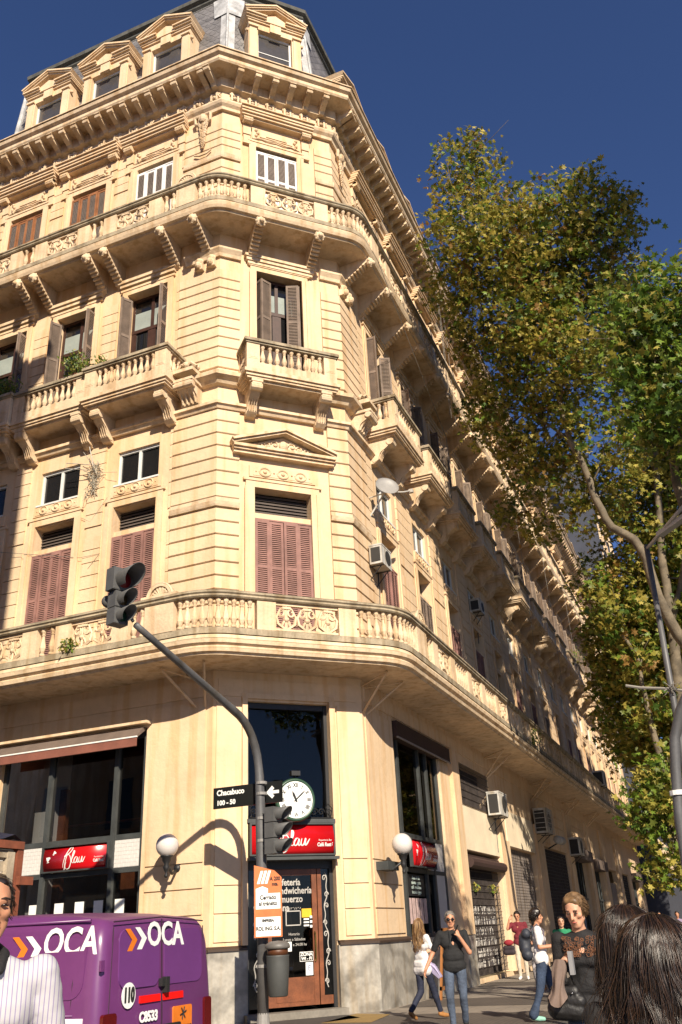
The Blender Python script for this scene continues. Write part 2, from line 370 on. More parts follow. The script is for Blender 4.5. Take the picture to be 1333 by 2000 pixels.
# ---- string courses and the main entablature
m = MB(); P0 = path(0)
def band(prof, p=None): m.sweep(prof, p or P0)
band([(0, 11.17), (.09, 11.17), (.11, 11.22), (.13, 11.3), (.08, 11.32), (.08, 11.42), (0, 11.42)], cornerpath('L', 1.3, .58)); band([(0, 11.17), (.09, 11.17), (.11, 11.22), (.13, 11.3), (.08, 11.32), (.08, 11.42), (0, 11.42)], cornerpath('R', 1.35, FC.L-.58))
band([(0, 14.02), (.1, 14.02), (.16, 14.12), (.2, 14.12), (.2, 14.2), (0, 14.22)])
for q in (cornerpath('L', 1.35, .55), cornerpath('R', 1.4, FC.L-.5)):
    band([(0, 14.75), (.14, 14.78), (.2, 14.86), (.34, 14.94), (.36, 15.04), (.1, 15.1), (0, 15.32)], q)
band([(0, 19.18), (.09, 19.18), (.12, 19.28), (.2, 19.4), (.2, 19.46), (0, 19.5)], cornerpath('L', 1.1, .6)); band([(0, 19.18), (.09, 19.18), (.12, 19.28), (.2, 19.4), (.2, 19.46), (0, 19.5)], cornerpath('R', 1.1, FC.L-.6))
for F, B in ((FL, BL), (FR, BR)):
    for b in B: F.box(m, b-.95, b+.95, 0, .12, 19.2, 19.32); F.box(m, b-1.0, b+1.0, 0, .17, 19.32, 19.42)
FC.box(m, .8, 2.8, 0, .1, 19.15, 19.25); FC.box(m, .75, 2.85, 0, .14, 19.25, 19.36); FC.box(m, .7, 2.9, 0, .18, 19.36, 19.45)
band([(0, 23.12), (.09, 23.12), (.11, 23.18), (.12, 23.3), (0, 23.34)], cornerpath('L', 1.3, .58)); band([(0, 23.12), (.09, 23.12), (.11, 23.18), (.12, 23.3), (0, 23.34)], cornerpath('R', 1.35, FC.L-.58))
m.build('string_course', STONE2, BLD)
m = MB()
band([(0, 25.2), (.1, 25.2), (.12, 25.3), (.2, 25.38), (.24, 25.46), (.24, 25.52), (.12, 25.54), (.12, 25.95), (.3, 26.0), (.32, 26.06), (.32, 26.36), (.88, 26.38), (.92, 26.44), (.92, 26.56), (1.02, 26.62), (1.06, 26.72), (0, 26.74)])
band([(0, 26.78), (1.1, 26.75), (1.1, 26.79), (0, 26.95)])
cor = m.build('cornice', [STONE2], BLD)
# modillions and frieze ornament
mo = MB(); mo.prism([(.1, 25.98), (.36, 25.98), (.42, 26.06), (.7, 26.16), (.82, 26.22), (.86, 26.3), (.86, 26.365), (.1, 26.365)], -.085, .085, 'x')
mo.tube([(-.1, .8, 26.27), (.1, .8, 26.27)], .07, 8); mo.box(-.105, .105, .3, .9, 26.34, 26.37); mo.M = None
for v in range(3): mo.box(-.06+v*.05, -.04+v*.05, .35, .87, 25.96, 26.2) if False else None
me = mo.mesh('cornice_bracket', STONE2); fixn(me); me.transform(Matrix.Translation((0, 0, -26)))
Ms = [FL.P(.36+.49*k, 26) for k in range(20)]+[FC.P(.37+.58*k, 26) for k in range(6)]+[FR.P(.36+.49*k, 26) for k in range(127)]+[FL.P(.12, 26, .02), FR.P(.12, 26, .02)]
scatter('cornice_bracket', me, Ms, BLD)
mo = MB()
for s_ in (-1, 1): mo.box(s_*.1-.03, s_*.1+.03, 0, .1, -.17, .17)
mo.box(-.16, .16, 0, .07, .1, .17); mo.ball((0, .05, -.02), .07, 8, 5); mo.tube([(-.2, .05, -.1), (-.15, .08, 0), (-.2, .05, .1)], .03, 5)
me = mo.mesh('frieze_ornament', STONE2)
Ms = [FL.P(.2+.62*k, 25.74, .12) for k in range(20)]+[FC.P(.35+.59*k, 25.74, .12) for k in range(6)]+[FR.P(.2+.62*k, 25.74, .12) for k in range(100)]
scatter('frieze_ornament', me, Ms, BLD)

# ---- consoles
def console(wd, dep, h, name='bracket', barrel=False, leaf=True):
    """scroll bracket under a balcony: top at z=0, back on y=0"""
    k = MB(); pr = [(0, 0), (dep, 0), (dep, -.12*h)]
    for i in range(9):
        t = i/8; pr.append((dep*(.97-.62*t-.1*math.sin(t*PI)*1.2), -h*(.14+.72*t+.06*math.sin(t*2*PI))))
    pr += [(dep*.2, -h*.98), (0, -h)]
    k.prism(pr, -wd/2, wd/2, 'x')
    k.tube([(-wd*.58, dep*.86, -h*.17), (wd*.58, dep*.86, -h*.17)], h*.15, 10)
    k.tube([(-wd*.56, dep*.2, -h*.86), (wd*.56, dep*.2, -h*.86)], h*.09, 8)
    n = 4
    for i in range(n):
        x = -wd/2+wd*(i+.5)/n
        k.tube([(x, dep*(.97-.62*t-.12*math.sin(t*PI))+.015, -h*(.14+.72*t)) for t in (0, .2, .4, .6, .8, .95)], wd*.055, 5)
    k.box(-wd*.6, wd*.6, 0, dep*1.02, -.02, .06)
    me = k.mesh(name, STONE2); fixn(me); return me
CON2 = console(.26, .78, .75); 
def lioncon():
    k = MB(); k.prism([(0, 0), (.95, 0), (.98, -.12), (.8, -.2), (.45, -.42), (.12, -.72), (0, -.8)], -.11, .11, 'x')
    for i in range(8):
        t = i/7; k.tube([(-.13, .8-.68*t, -.2-.48*t), (.13, .8-.68*t, -.2-.48*t)], .045, 6)
    k.ball((0, .98, -.12), .15, 10, 7, (1, .8, 1.1)); k.ball((0, 1.08, -.16), .075, 8, 6)
    for a in range(8): k.ball((.13*math.cos(a*PI/4), .99, -.12+.14*math.sin(a*PI/4)), .045, 6, 4)
    me = k.mesh('bracket', STONE2); fixn(me); return me
CON3 = lioncon()
# ---- balusters, scroll panels
BALP = [(.055, 0), (.06, .02), (.06, .05), (.035, .08), (.05, .12), (.068, .2), (.06, .28), (.035, .42), (.03, .5), (.045, .53), (.03, .56), (.055, .62), (.06, .66), (.06, .7)]
def baluster(mb, M, h):
    o = mb.M; mb.M = M; mb.lathe([(r*1.12, z*h/.7) for r, z in BALP], 8); mb.M = o
def scrollpanel(mb, M, w_, h):
    """openwork panel centred at x=0, z from 0 to h"""
    o = mb.M; mb.M = M
    n = max(1, round(w_/.55)); cw = w_/n
    mb.box(-w_/2, w_/2, -.02, .05, 0, .05); mb.box(-w_/2, w_/2, -.03, .06, h-.07, h)
    for i in range(n):
        cx = -w_/2+cw*(i+.5)
        for sg in (-1, 1):
            R = min(cw*.22, h*.3)
            pts = []
            for q in range(17):
                a = q/16*2.1*PI; rr = R*(1-.75*q/16)
                pts.append((cx+sg*(cw*.25+rr*math.cos(a+PI*.5)*.95), .02, h*.64+rr*math.sin(a+PI*.5)))
            mb.tube(pts, [.04-.015*q/16 for q in range(17)], 5)
            mb.tube([(cx+sg*cw*.27, .02, h*.64+R), (cx+sg*cw*.46, .02, h*.5), (cx+sg*cw*.4, .02, h*.25), (cx+sg*cw*.12, .02, h*.1), (cx, .02, h*.05)], [.02, .035, .045, .04, .03], 5)
            mb.tube([(cx, .02, h*.45), (cx+sg*cw*.14, .02, h*.3), (cx+sg*cw*.22, .02, h*.12)], [.03, .035, .02], 5)
        mb.ball((cx, .03, h*.42), .07, 8, 5); mb.tube([(cx, .02, 0), (cx, .02, h*.9)], .035, 5)
        mb.box(cx-cw*.2, cx+cw*.2, -.02, .07, h*.78, h*.86)
    mb.M = o
def pedestal(mb, F, a0, a1, d, z0, z1, th=.2, panel=False):
    F.box(mb, a0, a1, d-th, d, z0, z1)
    if panel: F.box(mb, a0+.09, a1-.09, d, d+.012, z0+.14, z1-.12); F.box(mb, a0+.05, a1-.05, d, d+.006, z0+.1, z1-.08)
RAIL = lambda z: [(-.17, z), (.03, z), (.06, z+.03), (.05, z+.07), (.085, z+.1), (.085, z+.14), (.06, z+.16), (-.2, z+.17), (-.2, z)]

def balcony_run(o, rf, zs, zf, zr, slabprof, nm, bayfill, cfill, wideped):
    """continuous balcony round the corner. o: outer face offset, zs slab bottom, zf foot of the balusters, zr underside of rail"""
    p = path(o, rf, arc=10)
    base = MB(); base.sweep(slabprof, p)
    # floor plate between wall and edge
    for A, B in zip(p[:-1], p[1:]): pass
    pw = path(0); outer = [(x-nx*.3, y-ny*.3) for x, y, nx, ny in p]; inner = [(x, y) for x, y, _, _ in pw][::-1]
    poly = outer+inner
    base.add([(x, y, zs+.015) for x, y in poly], [tuple(range(len(poly)))])
    slab_o = base.build('balcony', STONE2, BLD)
    rail = MB(); rail.sweep(RAIL(zr), p); rail.sweep([(-.16, zf-.16), (.0, zf-.16), (.0, zf-.02), (-.16, zf)], p)
    rail.build('rail', mat('weathered_grey_rail', (.40, .33, .23), .9, .35, 2.5, .4, 14, streak=.3, dirt=.35), slab_o)
    b = MB(); h = zr-zf
    # straight fills
    for F, B in ((FL, BL), (FR, BR)):
        for i, c in enumerate(B):
            scrollpanel(b, F.P(c, zf, o-.09), 1.15, h)
            for s_ in (-1, 1): pedestal(b, F, c+s_*.8-.22, c+s_*.8+.22, o, zf-.02, zr+.01)
            nx = B[i+1] if i+1 < len(B) else c+2*(c-B[i-1] if i else 2.6)/2
            g0, g1 = c+1.02, nx-1.02
            n = max(2, int((g1-g0)/.19))
            for k in range(n): baluster(b, F.P(g0+(g1-g0)*(k+.5)/n, zf, o-.08), h)
    # chamfer fills
    cm = FC.L/2; scrollpanel(b, FC.P(cm, zf, o-.09), 1.5, h)
    for s_ in (-1, 1): pedestal(b, FC, cm+s_*.98-.22, cm+s_*.98+.22, o, zf-.02, zr+.01)
    # curved balusters: walk the path between chamfer pedestal and corner pedestal
    pts = [(Vector((x, y)), Vector((nx, ny))) for x, y, nx, ny in p]
    def walk(idx0, idx1):
        L = 0; seg = []
        for (a, na), (c, nc) in zip(pts[idx0:idx1], pts[idx0+1:idx1+1]): seg.append((L, a, na, c, nc)); L += (c-a).length
        return seg, L
    def at(seg, t):
        for L, a, na, c, nc in seg[::-1]:
            if t >= L: f = min(1, (t-L)/max(1e-6, (c-a).length)); return a.lerp(c, f), na.lerp(nc, f).normalized()
        return seg[0][1], seg[0][2]
    # indices: 0 = far left, 1..11 left arc, 12..22 right arc, 23 = far right
    half = path(o, rf, arc=10)
    cpos = FC.pt(cm, o, 0).xy
    for side in (0, 1):
        if side == 0: chain = [pts[i] for i in range(11, -1, -1)]
        else: chain = [pts[i] for i in range(12, 24)]
        st = FC.pt(cm+(1 if side else -1)*1.2, o, 0).xy
        chain = [(st, FC.n.xy)]+chain
        F = FR if side else FL; B0 = (BR if side else BL)[0]
        L = 0; seg = []
        for (a, na), (c, nc) in zip(chain[:-1], chain[1:]): seg.append((L, a, na, c, nc)); L += (c-a).length
        # end where the first straight pedestal starts
        endp = F.pt(B0-1.02, o, 0).xy
        base_L = seg[-1][0]; Lend = base_L+(endp-seg[-1][1]).length
        pw_ = wideped; ps = Lend*cfill
        n = int((ps-.05)/.185)
        for k in range(n):
            q, nn = at(seg, .06+(ps-.1)*(k+.5)/n); q = q-nn*.08; r = Vector((nn.y, -nn.x))
            baluster(b, Matrix(((r.x, nn.x, 0, q.x), (r.y, nn.y, 0, q.y), (0, 0, 1, zf), (0, 0, 0, 1))), h)
        # wide corner pedestal following the path
        pp = []
        for k in range(7):
            q, nn = at(seg, ps+pw_*k/6); pp.append((q.x, q.y, nn.x, nn.y))
        b.sweep([(-.2, zf-.02), (.012, zf-.02), (.012, zr+.01), (-.2, zr+.01)], pp)
        n = int((Lend-ps-pw_)/.2)
        for k in range(n):
            q, nn = at(seg, ps+pw_+(Lend-ps-pw_)*(k+.5)/n); q = q-nn*.08; r = Vector((nn.y, -nn.x))
            baluster(b, Matrix(((r.x, nn.x, 0, q.x), (r.y, nn.y, 0, q.y), (0, 0, 1, zf), (0, 0, 0, 1))), h)
        q, nn = at(seg, ps+pw_*.5); r = Vector((nn.y, -nn.x))
        M = Matrix(((r.x, nn.x, 0, q.x), (r.y, nn.y, 0, q.y), (0, 0, 1, zr+.17), (0, 0, 0, 1)))
        sh = MB(); R = .33
        arch = [(R*math.cos(PI*i/12), R*math.sin(PI*i/12)) for i in range(13)]; arc2 = [(x*.78, z*.78) for x, z in arch]
        sh.prism(arch+arc2[::-1], -.16, .03, 'y'); sh.prism(arc2, -.14, -.03, 'y')
        sh.tube([(x*1.0, .0, z) for x, z in arch], .035, 6)
        for i in range(9): a = PI*(i+.5)/9; sh.tube([(0, -.02, .03), (.2*math.cos(a), .0, .2*math.sin(a))], [.02, .035], 5); sh.ball((.2*math.cos(a), 0, .2*math.sin(a)), .035, 6, 4)
        sh.box(-R-.14, R+.14, -.18, .05, -.01, .05)
        loc_build(sh, 'shell_crest', STONE2, slab_o).matrix_parent_inverse = Matrix.Identity(4)
        o_ = slab_o.children[-1] if False else None
        c = [x for x in bpy.data.objects if x.name.startswith('shell_crest')][-1]; c.matrix_basis = world(slab_o).inverted() @ M
    b.build('balustrade', STONE2, slab_o)
    return slab_o
SL1 = [(-.35, 7.0), (-.08, 7.0), (-.06, 7.04), (.0, 7.06), (.02, 7.12), (-.02, 7.16), (-.02, 7.2), (.05, 7.24), (.07, 7.32), (.0, 7.36), (-.02, 7.44), (-.35, 7.46)]
b1 = balcony_run(1.38, 1.5, 7.0, 7.62, 8.28, SL1, 'first', None, .62, .75)
SL3 = [(-.35, 20.05), (-.1, 20.05), (-.08, 20.1), (.0, 20.12), (.04, 20.2), (.07, 20.3), (.0, 20.34), (-.02, 20.42), (-.35, 20.44)]
b3 = balcony_run(1.02, 1.0, 20.05, 20.58, 21.24, SL3, 'third', None, .60, .62)
# lion brackets under the third floor balcony
Ms = []
for F, B in ((FL, BL), (FR, BR)):
    for c in B: Ms += [F.P(c-.98, 20.06), F.P(c+.98, 20.06)]
Ms += [FC.P(.92, 20.06), FC.P(2.72, 20.06), FL.P(.35, 20.06), FR.P(.35, 20.06)]
scatter('bracket', CON3, Ms, b3)
# iron stays under the first balcony
for F, a in ((FL, .3), (FR, .15), (FR, 11.8), (FR, 19.5), (FR, 27), (FR, 34)):
    m = MB()
    for da in (-.35, .35): m.M = F.P(a, 0); m.tube([(da*.3, 0, 6.2), (da*1.6, .85, 6.98)], .03, 5); m.tube([(da*.3, .02, 6.85), (da*1.6, .85, 6.97)], .02, 5)
    m.M = None; m.build('iron_stay', STONE, b1)

# ---- second floor bay balconies
def bay(F, a0, a1, o, nm, zs=14.6, zr=15.75, ped=.36):
    b = MB(); pr = [(0, zs), (o-.1, zs), (o-.08, zs+.05), (o, zs+.08), (o+.03, zs+.2), (o+.07, zs+.28), (o+.02, zs+.32), (o, zs+.4), (0, zs+.42)]
    pp = lambda d: [(*F.pt(a0, 0, 0).xy, *(-F.u.xy)), (*F.pt(a0, 0, 0).xy, *((F.n-F.u).xy)), (*F.pt(a1, 0, 0).xy, *((F.n+F.u).xy)), (*F.pt(a1, 0, 0).xy, *F.u.xy)]
    def ring(mb, prof):
        # three-sided sweep; d measured outwards from a rectangle inset
        rect = [(a0+o, 0, -1, 0), (a0+o, 0, -1, 1), (a1-o, 0, 1, 1), (a1-o, 0, 1, 0)]
    def box3(mb, ex, z0, z1, ins=0): F.box(mb, a0-ex+ins, a1+ex-ins, 0, o+ex-ins, z0, z1)
    box3(b, -.1, zs, zs+.06); box3(b, -.02, zs+.06, zs+.12); box3(b, .02, zs+.12, zs+.2); box3(b, .07, zs+.2, zs+.3); box3(b, .0, zs+.3, zs+.44)
    so_ = b.build('balcony', STONE2, BLD)
    r = MB()
    for z0, z1, ex in ((zr, zr+.05, .03), (zr+.05, zr+.13, .07), (zr+.13, zr+.16, .04)):
        F.box(r, a0-ex, a1+ex, o-.2, o+ex, z0, z1); F.box(r, a0-ex, a0+.2, 0, o-.2, z0, z1); F.box(r, a1-.2, a1+ex, 0, o-.2, z0, z1)
    r.build('rail', MATS['weathered_grey_rail'], so_)
    q = MB(); zf = zs+.56
    F.box(q, a0, a1, o-.16, o, zs+.44, zf)
    for s0, s1 in ((a0, a0+ped), (a1-ped, a1)): pedestal(q, F, s0, s1, o, zf, zr, .2, True)
    F.box(q, a0, a0+.15, 0, .15, zf, zr); F.box(q, a1-.15, a1, 0, .15, zf, zr); F.box(q, a0+.003, a0+.13, 0, o-.162, zs+.44, zf-.003); F.box(q, a1-.13, a1-.003, 0, o-.162, zs+.44, zf-.003)
    n = int((a1-a0-2*ped)/.19)
    for k in range(n): baluster(q, F.P(a0+ped+(a1-a0-2*ped)*(k+.5)/n, zf, o-.08), zr-zf)
    n2 = int((o-.3)/.17)
    for a in (a0+.07, a1-.07):
        for k in range(n2): baluster(q, F.P(a, zf, .16+(o-.34)*(k+.5)/max(1, n2)), zr-zf)
    q.build('balustrade', STONE2, so_)
    for a in (a0+.3, a1-.3): link('bracket', CON2, so_, F.P(a, zs, 0))
    return so_
bay(FC, .55, 3.1, .82, 'centre')
for i, c in enumerate(BL): bay(FL, c-1.27+(.0 if i else -.1), c+1.27, .92 if i % 2 == 0 else .8, 'l')
for i, c in enumerate(BR[:13]): bay(FR, c-1.22, c+1.22, .95, 'r')
# ------------------------------------------------------------------ windows and shutters
def leaf(mb, x0, x1, y, z0, z1, split=(.36,), th=.035, st=.055, pitch=.052, mf=0, ms=0):
    """one louvred shutter leaf in the xz plane at depth y"""
    mb.cur = mf
    mb.box(x0, x0+st, y, y+th, z0, z1); mb.box(x1-st, x1, y, y+th, z0, z1)
    zz = [z0]+[z1-(z1-z0)*s for s in split]+[z1]
    mb.box(x0+st, x1-st, y+.002, y+th-.002, z0, z0+.09); mb.box(x0+st, x1-st, y+.002, y+th-.002, z1-.08, z1)
    for z in zz[1:-1]: mb.box(x0+st, x1-st, y+.002, y+th-.002, z-.045, z+.045)
    mb.cur = ms
    for a, b in zip(zz[:-1], zz[1:]):
        a += .1 if a == z0 else .05; b -= .09 if b == z1 else .05
        n = int((b-a)/pitch)
        for k in range(n):
            z = a+(b-a)*(k+.5)/n; mb.add([(x0+st, y+th*.85, z-.017), (x1-st, y+th*.85, z-.017), (x1-st, y+th*.35, z+.021), (x0+st, y+th*.35, z+.021)], [(0, 1, 2, 3)])
    mb.cur = 0
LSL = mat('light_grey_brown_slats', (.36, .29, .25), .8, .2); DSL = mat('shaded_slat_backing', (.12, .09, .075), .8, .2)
def shutters(name, w_, h, cols, split=(.36,), leaves=4, warp=0):
    m = MB(); lw = w_/leaves
    for k in range(leaves):
        x = -w_/2+k*lw; leaf(m, x+.004, x+lw-.004, -.02+(.03 if k % 2 else 0), 0, h, split, ms=1)
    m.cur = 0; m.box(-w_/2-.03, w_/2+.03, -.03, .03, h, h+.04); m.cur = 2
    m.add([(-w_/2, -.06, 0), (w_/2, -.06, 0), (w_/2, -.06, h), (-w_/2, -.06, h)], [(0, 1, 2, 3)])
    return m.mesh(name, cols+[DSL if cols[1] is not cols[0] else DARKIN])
SH1 = shutters('closed_shutters', 1.3, 3.5, [ROSE, ROSE])
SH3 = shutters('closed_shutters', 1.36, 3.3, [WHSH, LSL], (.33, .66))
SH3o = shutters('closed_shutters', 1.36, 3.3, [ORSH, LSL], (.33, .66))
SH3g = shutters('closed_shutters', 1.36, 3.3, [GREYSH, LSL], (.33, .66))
SH1g = shutters('closed_shutters', 1.3, 3.5, [GREYSH, GREYSH])
# first floor surround: casing, lintel bar, louvred transom
def surround(w_, h, fr=.2, d=.06, ears=True, sill=False):
    m = MB(); x = w_/2
    for s in (-1, 1):
        m.box(*sorted((s*x, s*(x+fr))), 0, d, 0, h); m.box(*sorted((s*(x+fr*.62), s*(x+fr+.03))), d, d+.03, 0, h)
    m.box(-x-fr, x+fr, 0, d-.003, h, h+fr*.9)
    if ears: m.box(-x-fr-.06, x+fr+.06, 0, d+.02, h+fr*.9, h+fr*.9+.07)
    return m
def s1():
    m = surround(1.32, 4.4, .2)
    m.box(-.66, .66, -.2, -.05, 3.56, 3.72)
    m.box(-.78, .78, 0, .05, 4.7, 5.02) ; m.box(-.7, .7, .05, .06, 4.74, 4.98)
    for k in range(3):
        m.tube([(-.42+.42*k+.13*math.cos(a), .065, 4.86+.13*math.sin(a)*.9) for a in [i*PI/6 for i in range(13)]], .022, 5, False); m.ball((-.42+.42*k, .06, 4.86), .05, 8, 5)
        for s in (-1, 1): m.ball((-.42+.42*k+s*.21, .06, 4.86), .025, 6, 4)
    return m
m_ = s1(); SUR1 = m_.mesh('window_surround', STONE)
def mezz():
    m = MB(); h = 1.02
    for x0, x1 in ((-.66, -.6), (-.04, .04), (.6, .66)): m.box(x0, x1, -.16, -.08, 0, h)
    m.box(-.66, .66, -.16, -.07, 0, .06); m.box(-.66, .66, -.16, -.07, h-.07, h); m.box(-.7, .7, -.1, .07, -.05, 0)
    return m.mesh('window_frame', WHITEW)
MEZ = mezz()
def pane(x0, x1, y, z0, z1, matl=GLASSD): 
    m = MB(); m.add([(x0, y, z0), (x1, y, z0), (x1, y, z1), (x0, y, z1)], [(0, 1, 2, 3)]); return m.mesh('pane', matl)
PMEZ = pane(-.65, .65, -.13, 0, 1.02)
# second floor: open folding shutters and brown glazed doors
def s2():
    m = surround(1.4, 4.0, .18); return m.mesh('window_surround', STONE)
SUR2 = s2()
def open_sh(a_deg, d0, both=True):
    m = MB(); 
    for s in (-1, 1):
        for k, ang in enumerate((a_deg, 180-a_deg*.4)):
            q = MB(); leaf(q, 0, .36, 0, 0, 3.7, (.36,), ms=0)
            # hinge at jamb, first leaf swings outward, second folds back
            base = Vector((s*.69, d0, 0)); a = math.radians(a_deg)
            d1 = Vector((-s*math.cos(a), math.sin(a), 0))
            p = base if k == 0 else base+d1*.37
            dd = d1 if k == 0 else Vector((-s*math.cos(a*.35), -math.sin(a*.35)*.9, 0)).normalized()
            if k and a_deg > 80: dd = Vector((-s*.45, -.89, 0)).normalized()
            nn = Vector((-dd.y, dd.x, 0)); m.M = Matrix(((dd.x, nn.x, 0, p.x), (dd.y, nn.y, 0, p.y), (0, 0, 1, .05), (0, 0, 0, 1)))
            m.add(q.v, q.f)
    m.M = None; return m.mesh('open_shutters', [GREYSH])
OSH = open_sh(88, -.02); OSHc = open_sh(70, -.26)
def door2():
    m = MB(); m.cur = 0
    for x0, x1 in ((-.7, -.62), (-.05, .05), (.62, .7)): m.box(x0, x1, -.32, -.26, 0, 4.0)
    m.box(-.7, .7, -.32, -.25, 2.75, 2.86); m.box(-.7, .7, -.32, -.25, 3.9, 4.0)
    for s in (-1, 1): m.box(*sorted((s*.05, s*.62)), -.31, -.27, 0, .7)
    for s in (-1, 1): m.box(*sorted((s*.05, s*.13)), -.31, -.265, .7, 2.75); m.box(*sorted((s*.54, s*.62)), -.31, -.265, .7, 2.75)
    return m.mesh('window_frame', mat('dark_brown_window_wood', (.06, .026, .018), .5, .3, 5))
D2 = door2()
P2 = pane(-.68, .68, -.3, 0, 4.0); CUR = MB(); CUR.add([(-.62, -.29, 2.9), (.62, -.29, 2.9), (.62, -.29, 3.5), (-.62, -.29, 3.5)], [(0, 1, 2, 3)]); CUR = CUR.mesh('curtain', mat('pale_blind', (.30, .34, .32), .9))
def s3():
    m = surround(1.36, 3.5, .2)
    m.box(-.8, .8, 0, .05, 3.78, 4.3); m.box(-.55, .55, .05, .075, 3.95, 4.12); m.box(-.35, .35, .075, .1, 4.0, 4.07)
    for s in (-1, 1):
        for i in range(4): m.ball((s*(.62+.05*(i % 2)), .06, 3.85+.12*i), .06, 7, 5)
        m.tube([(s*.8, .06, 3.8), (s*.5, .08, 3.86), (s*.3, .09, 3.82), (0, .1, 3.87)], .025, 5)
        # hood console
        m.box(s*.98-.13, s*.98+.13, 0, .1, 3.9, 4.3); m.tube([(s*.98-.15, .2, 4.4), (s*.98+.15, .2, 4.4)], .1, 8); m.box(s*.98-.15, s*.98+.15, 0, .26, 4.4, 4.5)
        for i in range(5): m.tube([(s*.98-.12+.06*i, .12, 4.3), (s*.98-.12+.06*i, .3, 4.4)], .025, 4)
        m.box(s*.98-.11, s*.98+.11, 0, .07, 3.6, 3.88); m.box(s*.98-.13, s*.98+.13, 0, .1, 3.5, 3.56)
    for z0, z1, d in ((4.5, 4.56, .2), (4.56, 4.64, .28), (4.64, 4.72, .34), (4.72, 4.82, .38), (4.82, 4.86, .44)): m.box(-1.12-d*.25, 1.12+d*.25, 0, d, z0, z1)
    return m.mesh('window_surround', STONE)
SUR3 = s3()
for x in (SUR1, SUR2, SUR3, MEZ, D2, SH1, SH3, SH3o, SH3g, SH1g, OSH, OSHc): fixn(x)
def cp(me, nm): me.name = nm; return me
wn = 0
GRP = {}
def window(F, a, z, parts, far):
    """first part carries the others as sub-parts"""
    M = F.P(a, z)
    if far: 
        for nm, me in parts: GRP.setdefault(nm, []).append((me, M))
        return
    o = link('window', parts[0][1], BLD, M)
    for nm, me in parts[1:]:
        c = bpy.data.objects.new(nm, me); col.objects.link(c); c.parent = o
PLAIN3 = pane(-.68, .68, -.2, 0, 3.6)
L1 = MB()
for k in range(7): L1.add([(-.66, -.26, 3.74+.09*k), (.66, -.26, 3.74+.09*k), (.66, -.31, 3.83+.09*k), (-.66, -.31, 3.83+.09*k)], [(0, 1, 2, 3)])
L1 = L1.mesh('louvred_transom', mat('grey_transom_slats', (.09, .07, .06), .8, .2))
rnd = random.Random(4)
for F, B in ((FL, BL), (FR, BR)):
    for i, a in enumerate(B):
        far = (F is FR and i > 12)
        shut = SH1 if (F is FL or rnd.random() < .6 or i == 0) else (SH1g if rnd.random() < .5 else None)
        ps = [('window_surround', SUR1), ('louvred_transom', L1)]
        if shut: ps.append(('closed_shutters', shut))
        else: ps.append(('pane', PLAIN3))
        window(F, a, Z1, ps, far)
        window(F, a, 12.5, [('window_frame', MEZ), ('pane', PMEZ)], far)
        window(F, a, 14.9, [('window_surround', SUR2), ('window_frame', D2), ('pane', P2), ('curtain', CUR), ('open_shutters', OSH)], far)
        sh = (SH3, SH3o, SH3o, SH3g, SH3g)[i] if F is FL else rnd.choice((SH3g, SH3o, SH3, None))
        ps = [('window_surround', SUR3)]+([('closed_shutters', sh)] if sh else [('pane', PLAIN3)])
        window(F, a, 20.5, ps, far)
o = link('window', SUR1.copy(), BLD, FC.P(1.75, Z1)); 
o.data.transform(Matrix.Diagonal((1.16, 1, 1, 1)))
for nm, me, s in (('louvred_transom', L1, 1.16), ('closed_shutters', SH1, 1.17)):
    c = bpy.data.objects.new(nm, me); col.objects.link(c); c.parent = o; c.scale = (s, 1, 1)
window(FC, 1.77, 14.95, [('window_surround', SUR2), ('window_frame', D2), ('pane', P2), ('curtain', CUR), ('open_shutters', OSHc)], False)
window(FC, 1.76, 20.5, [('window_surround', SUR3), ('closed_shutters', SH3)], False)
for nm, lst in GRP.items():
    v = []; f = []; mi = []; mats = []
    for me, M in lst:
        o = len(v); v += [tuple(M @ q.co) for q in me.vertices]; f += [tuple(i+o for i in p.vertices) for p in me.polygons]
        for q in me.materials:
            if q not in mats: mats.append(q)
        mi += [mats.index(me.materials[p.material_index]) for p in me.polygons]
    m2 = bpy.data.meshes.new(nm); m2.from_pydata(v, [], f); [m2.materials.append(q) for q in mats]; m2.polygons.foreach_set('material_index', mi)
    x = link(nm, m2, BLD); x['kind'] = 'stuff'
# pediment over the chamfer's first floor window
m = MB(); m.M = FC.P(1.77, 12.72)
for z0, z1, d in ((0, .08, .2), (.08, .14, .26), (.14, .22, .32)): m.box(-1.34-d*.2, 1.34+d*.2, 0, d, z0, z1)
for s in (-1, 1):
    for t, d in ((0, .3), (.06, .36)):
        m.prism([(s*(1.42), .22+t), (0, .72+t), (0, .79+t), (s*(1.46), .28+t)], 0, d, 'y')
m.prism([(-1.3, .22), (1.3, .22), (0, .7)], 0, .08, 'y'); m.ball((0, .1, .43), .13, 10, 7, (1, .6, 1.1))
for s in (-1, 1):
    for k in range(4):
        cx = s*(.24+.2*k); r = .11-.02*k; m.tube([(cx+r*(1-q/16)*math.cos(q*.5), .1, .25+r+.05*(3-k)*.6+r*(1-q/16)*math.sin(q*.5)) for q in range(13)], .022, 5)
m.M = None; m.build('pediment', STONE2, BLD)
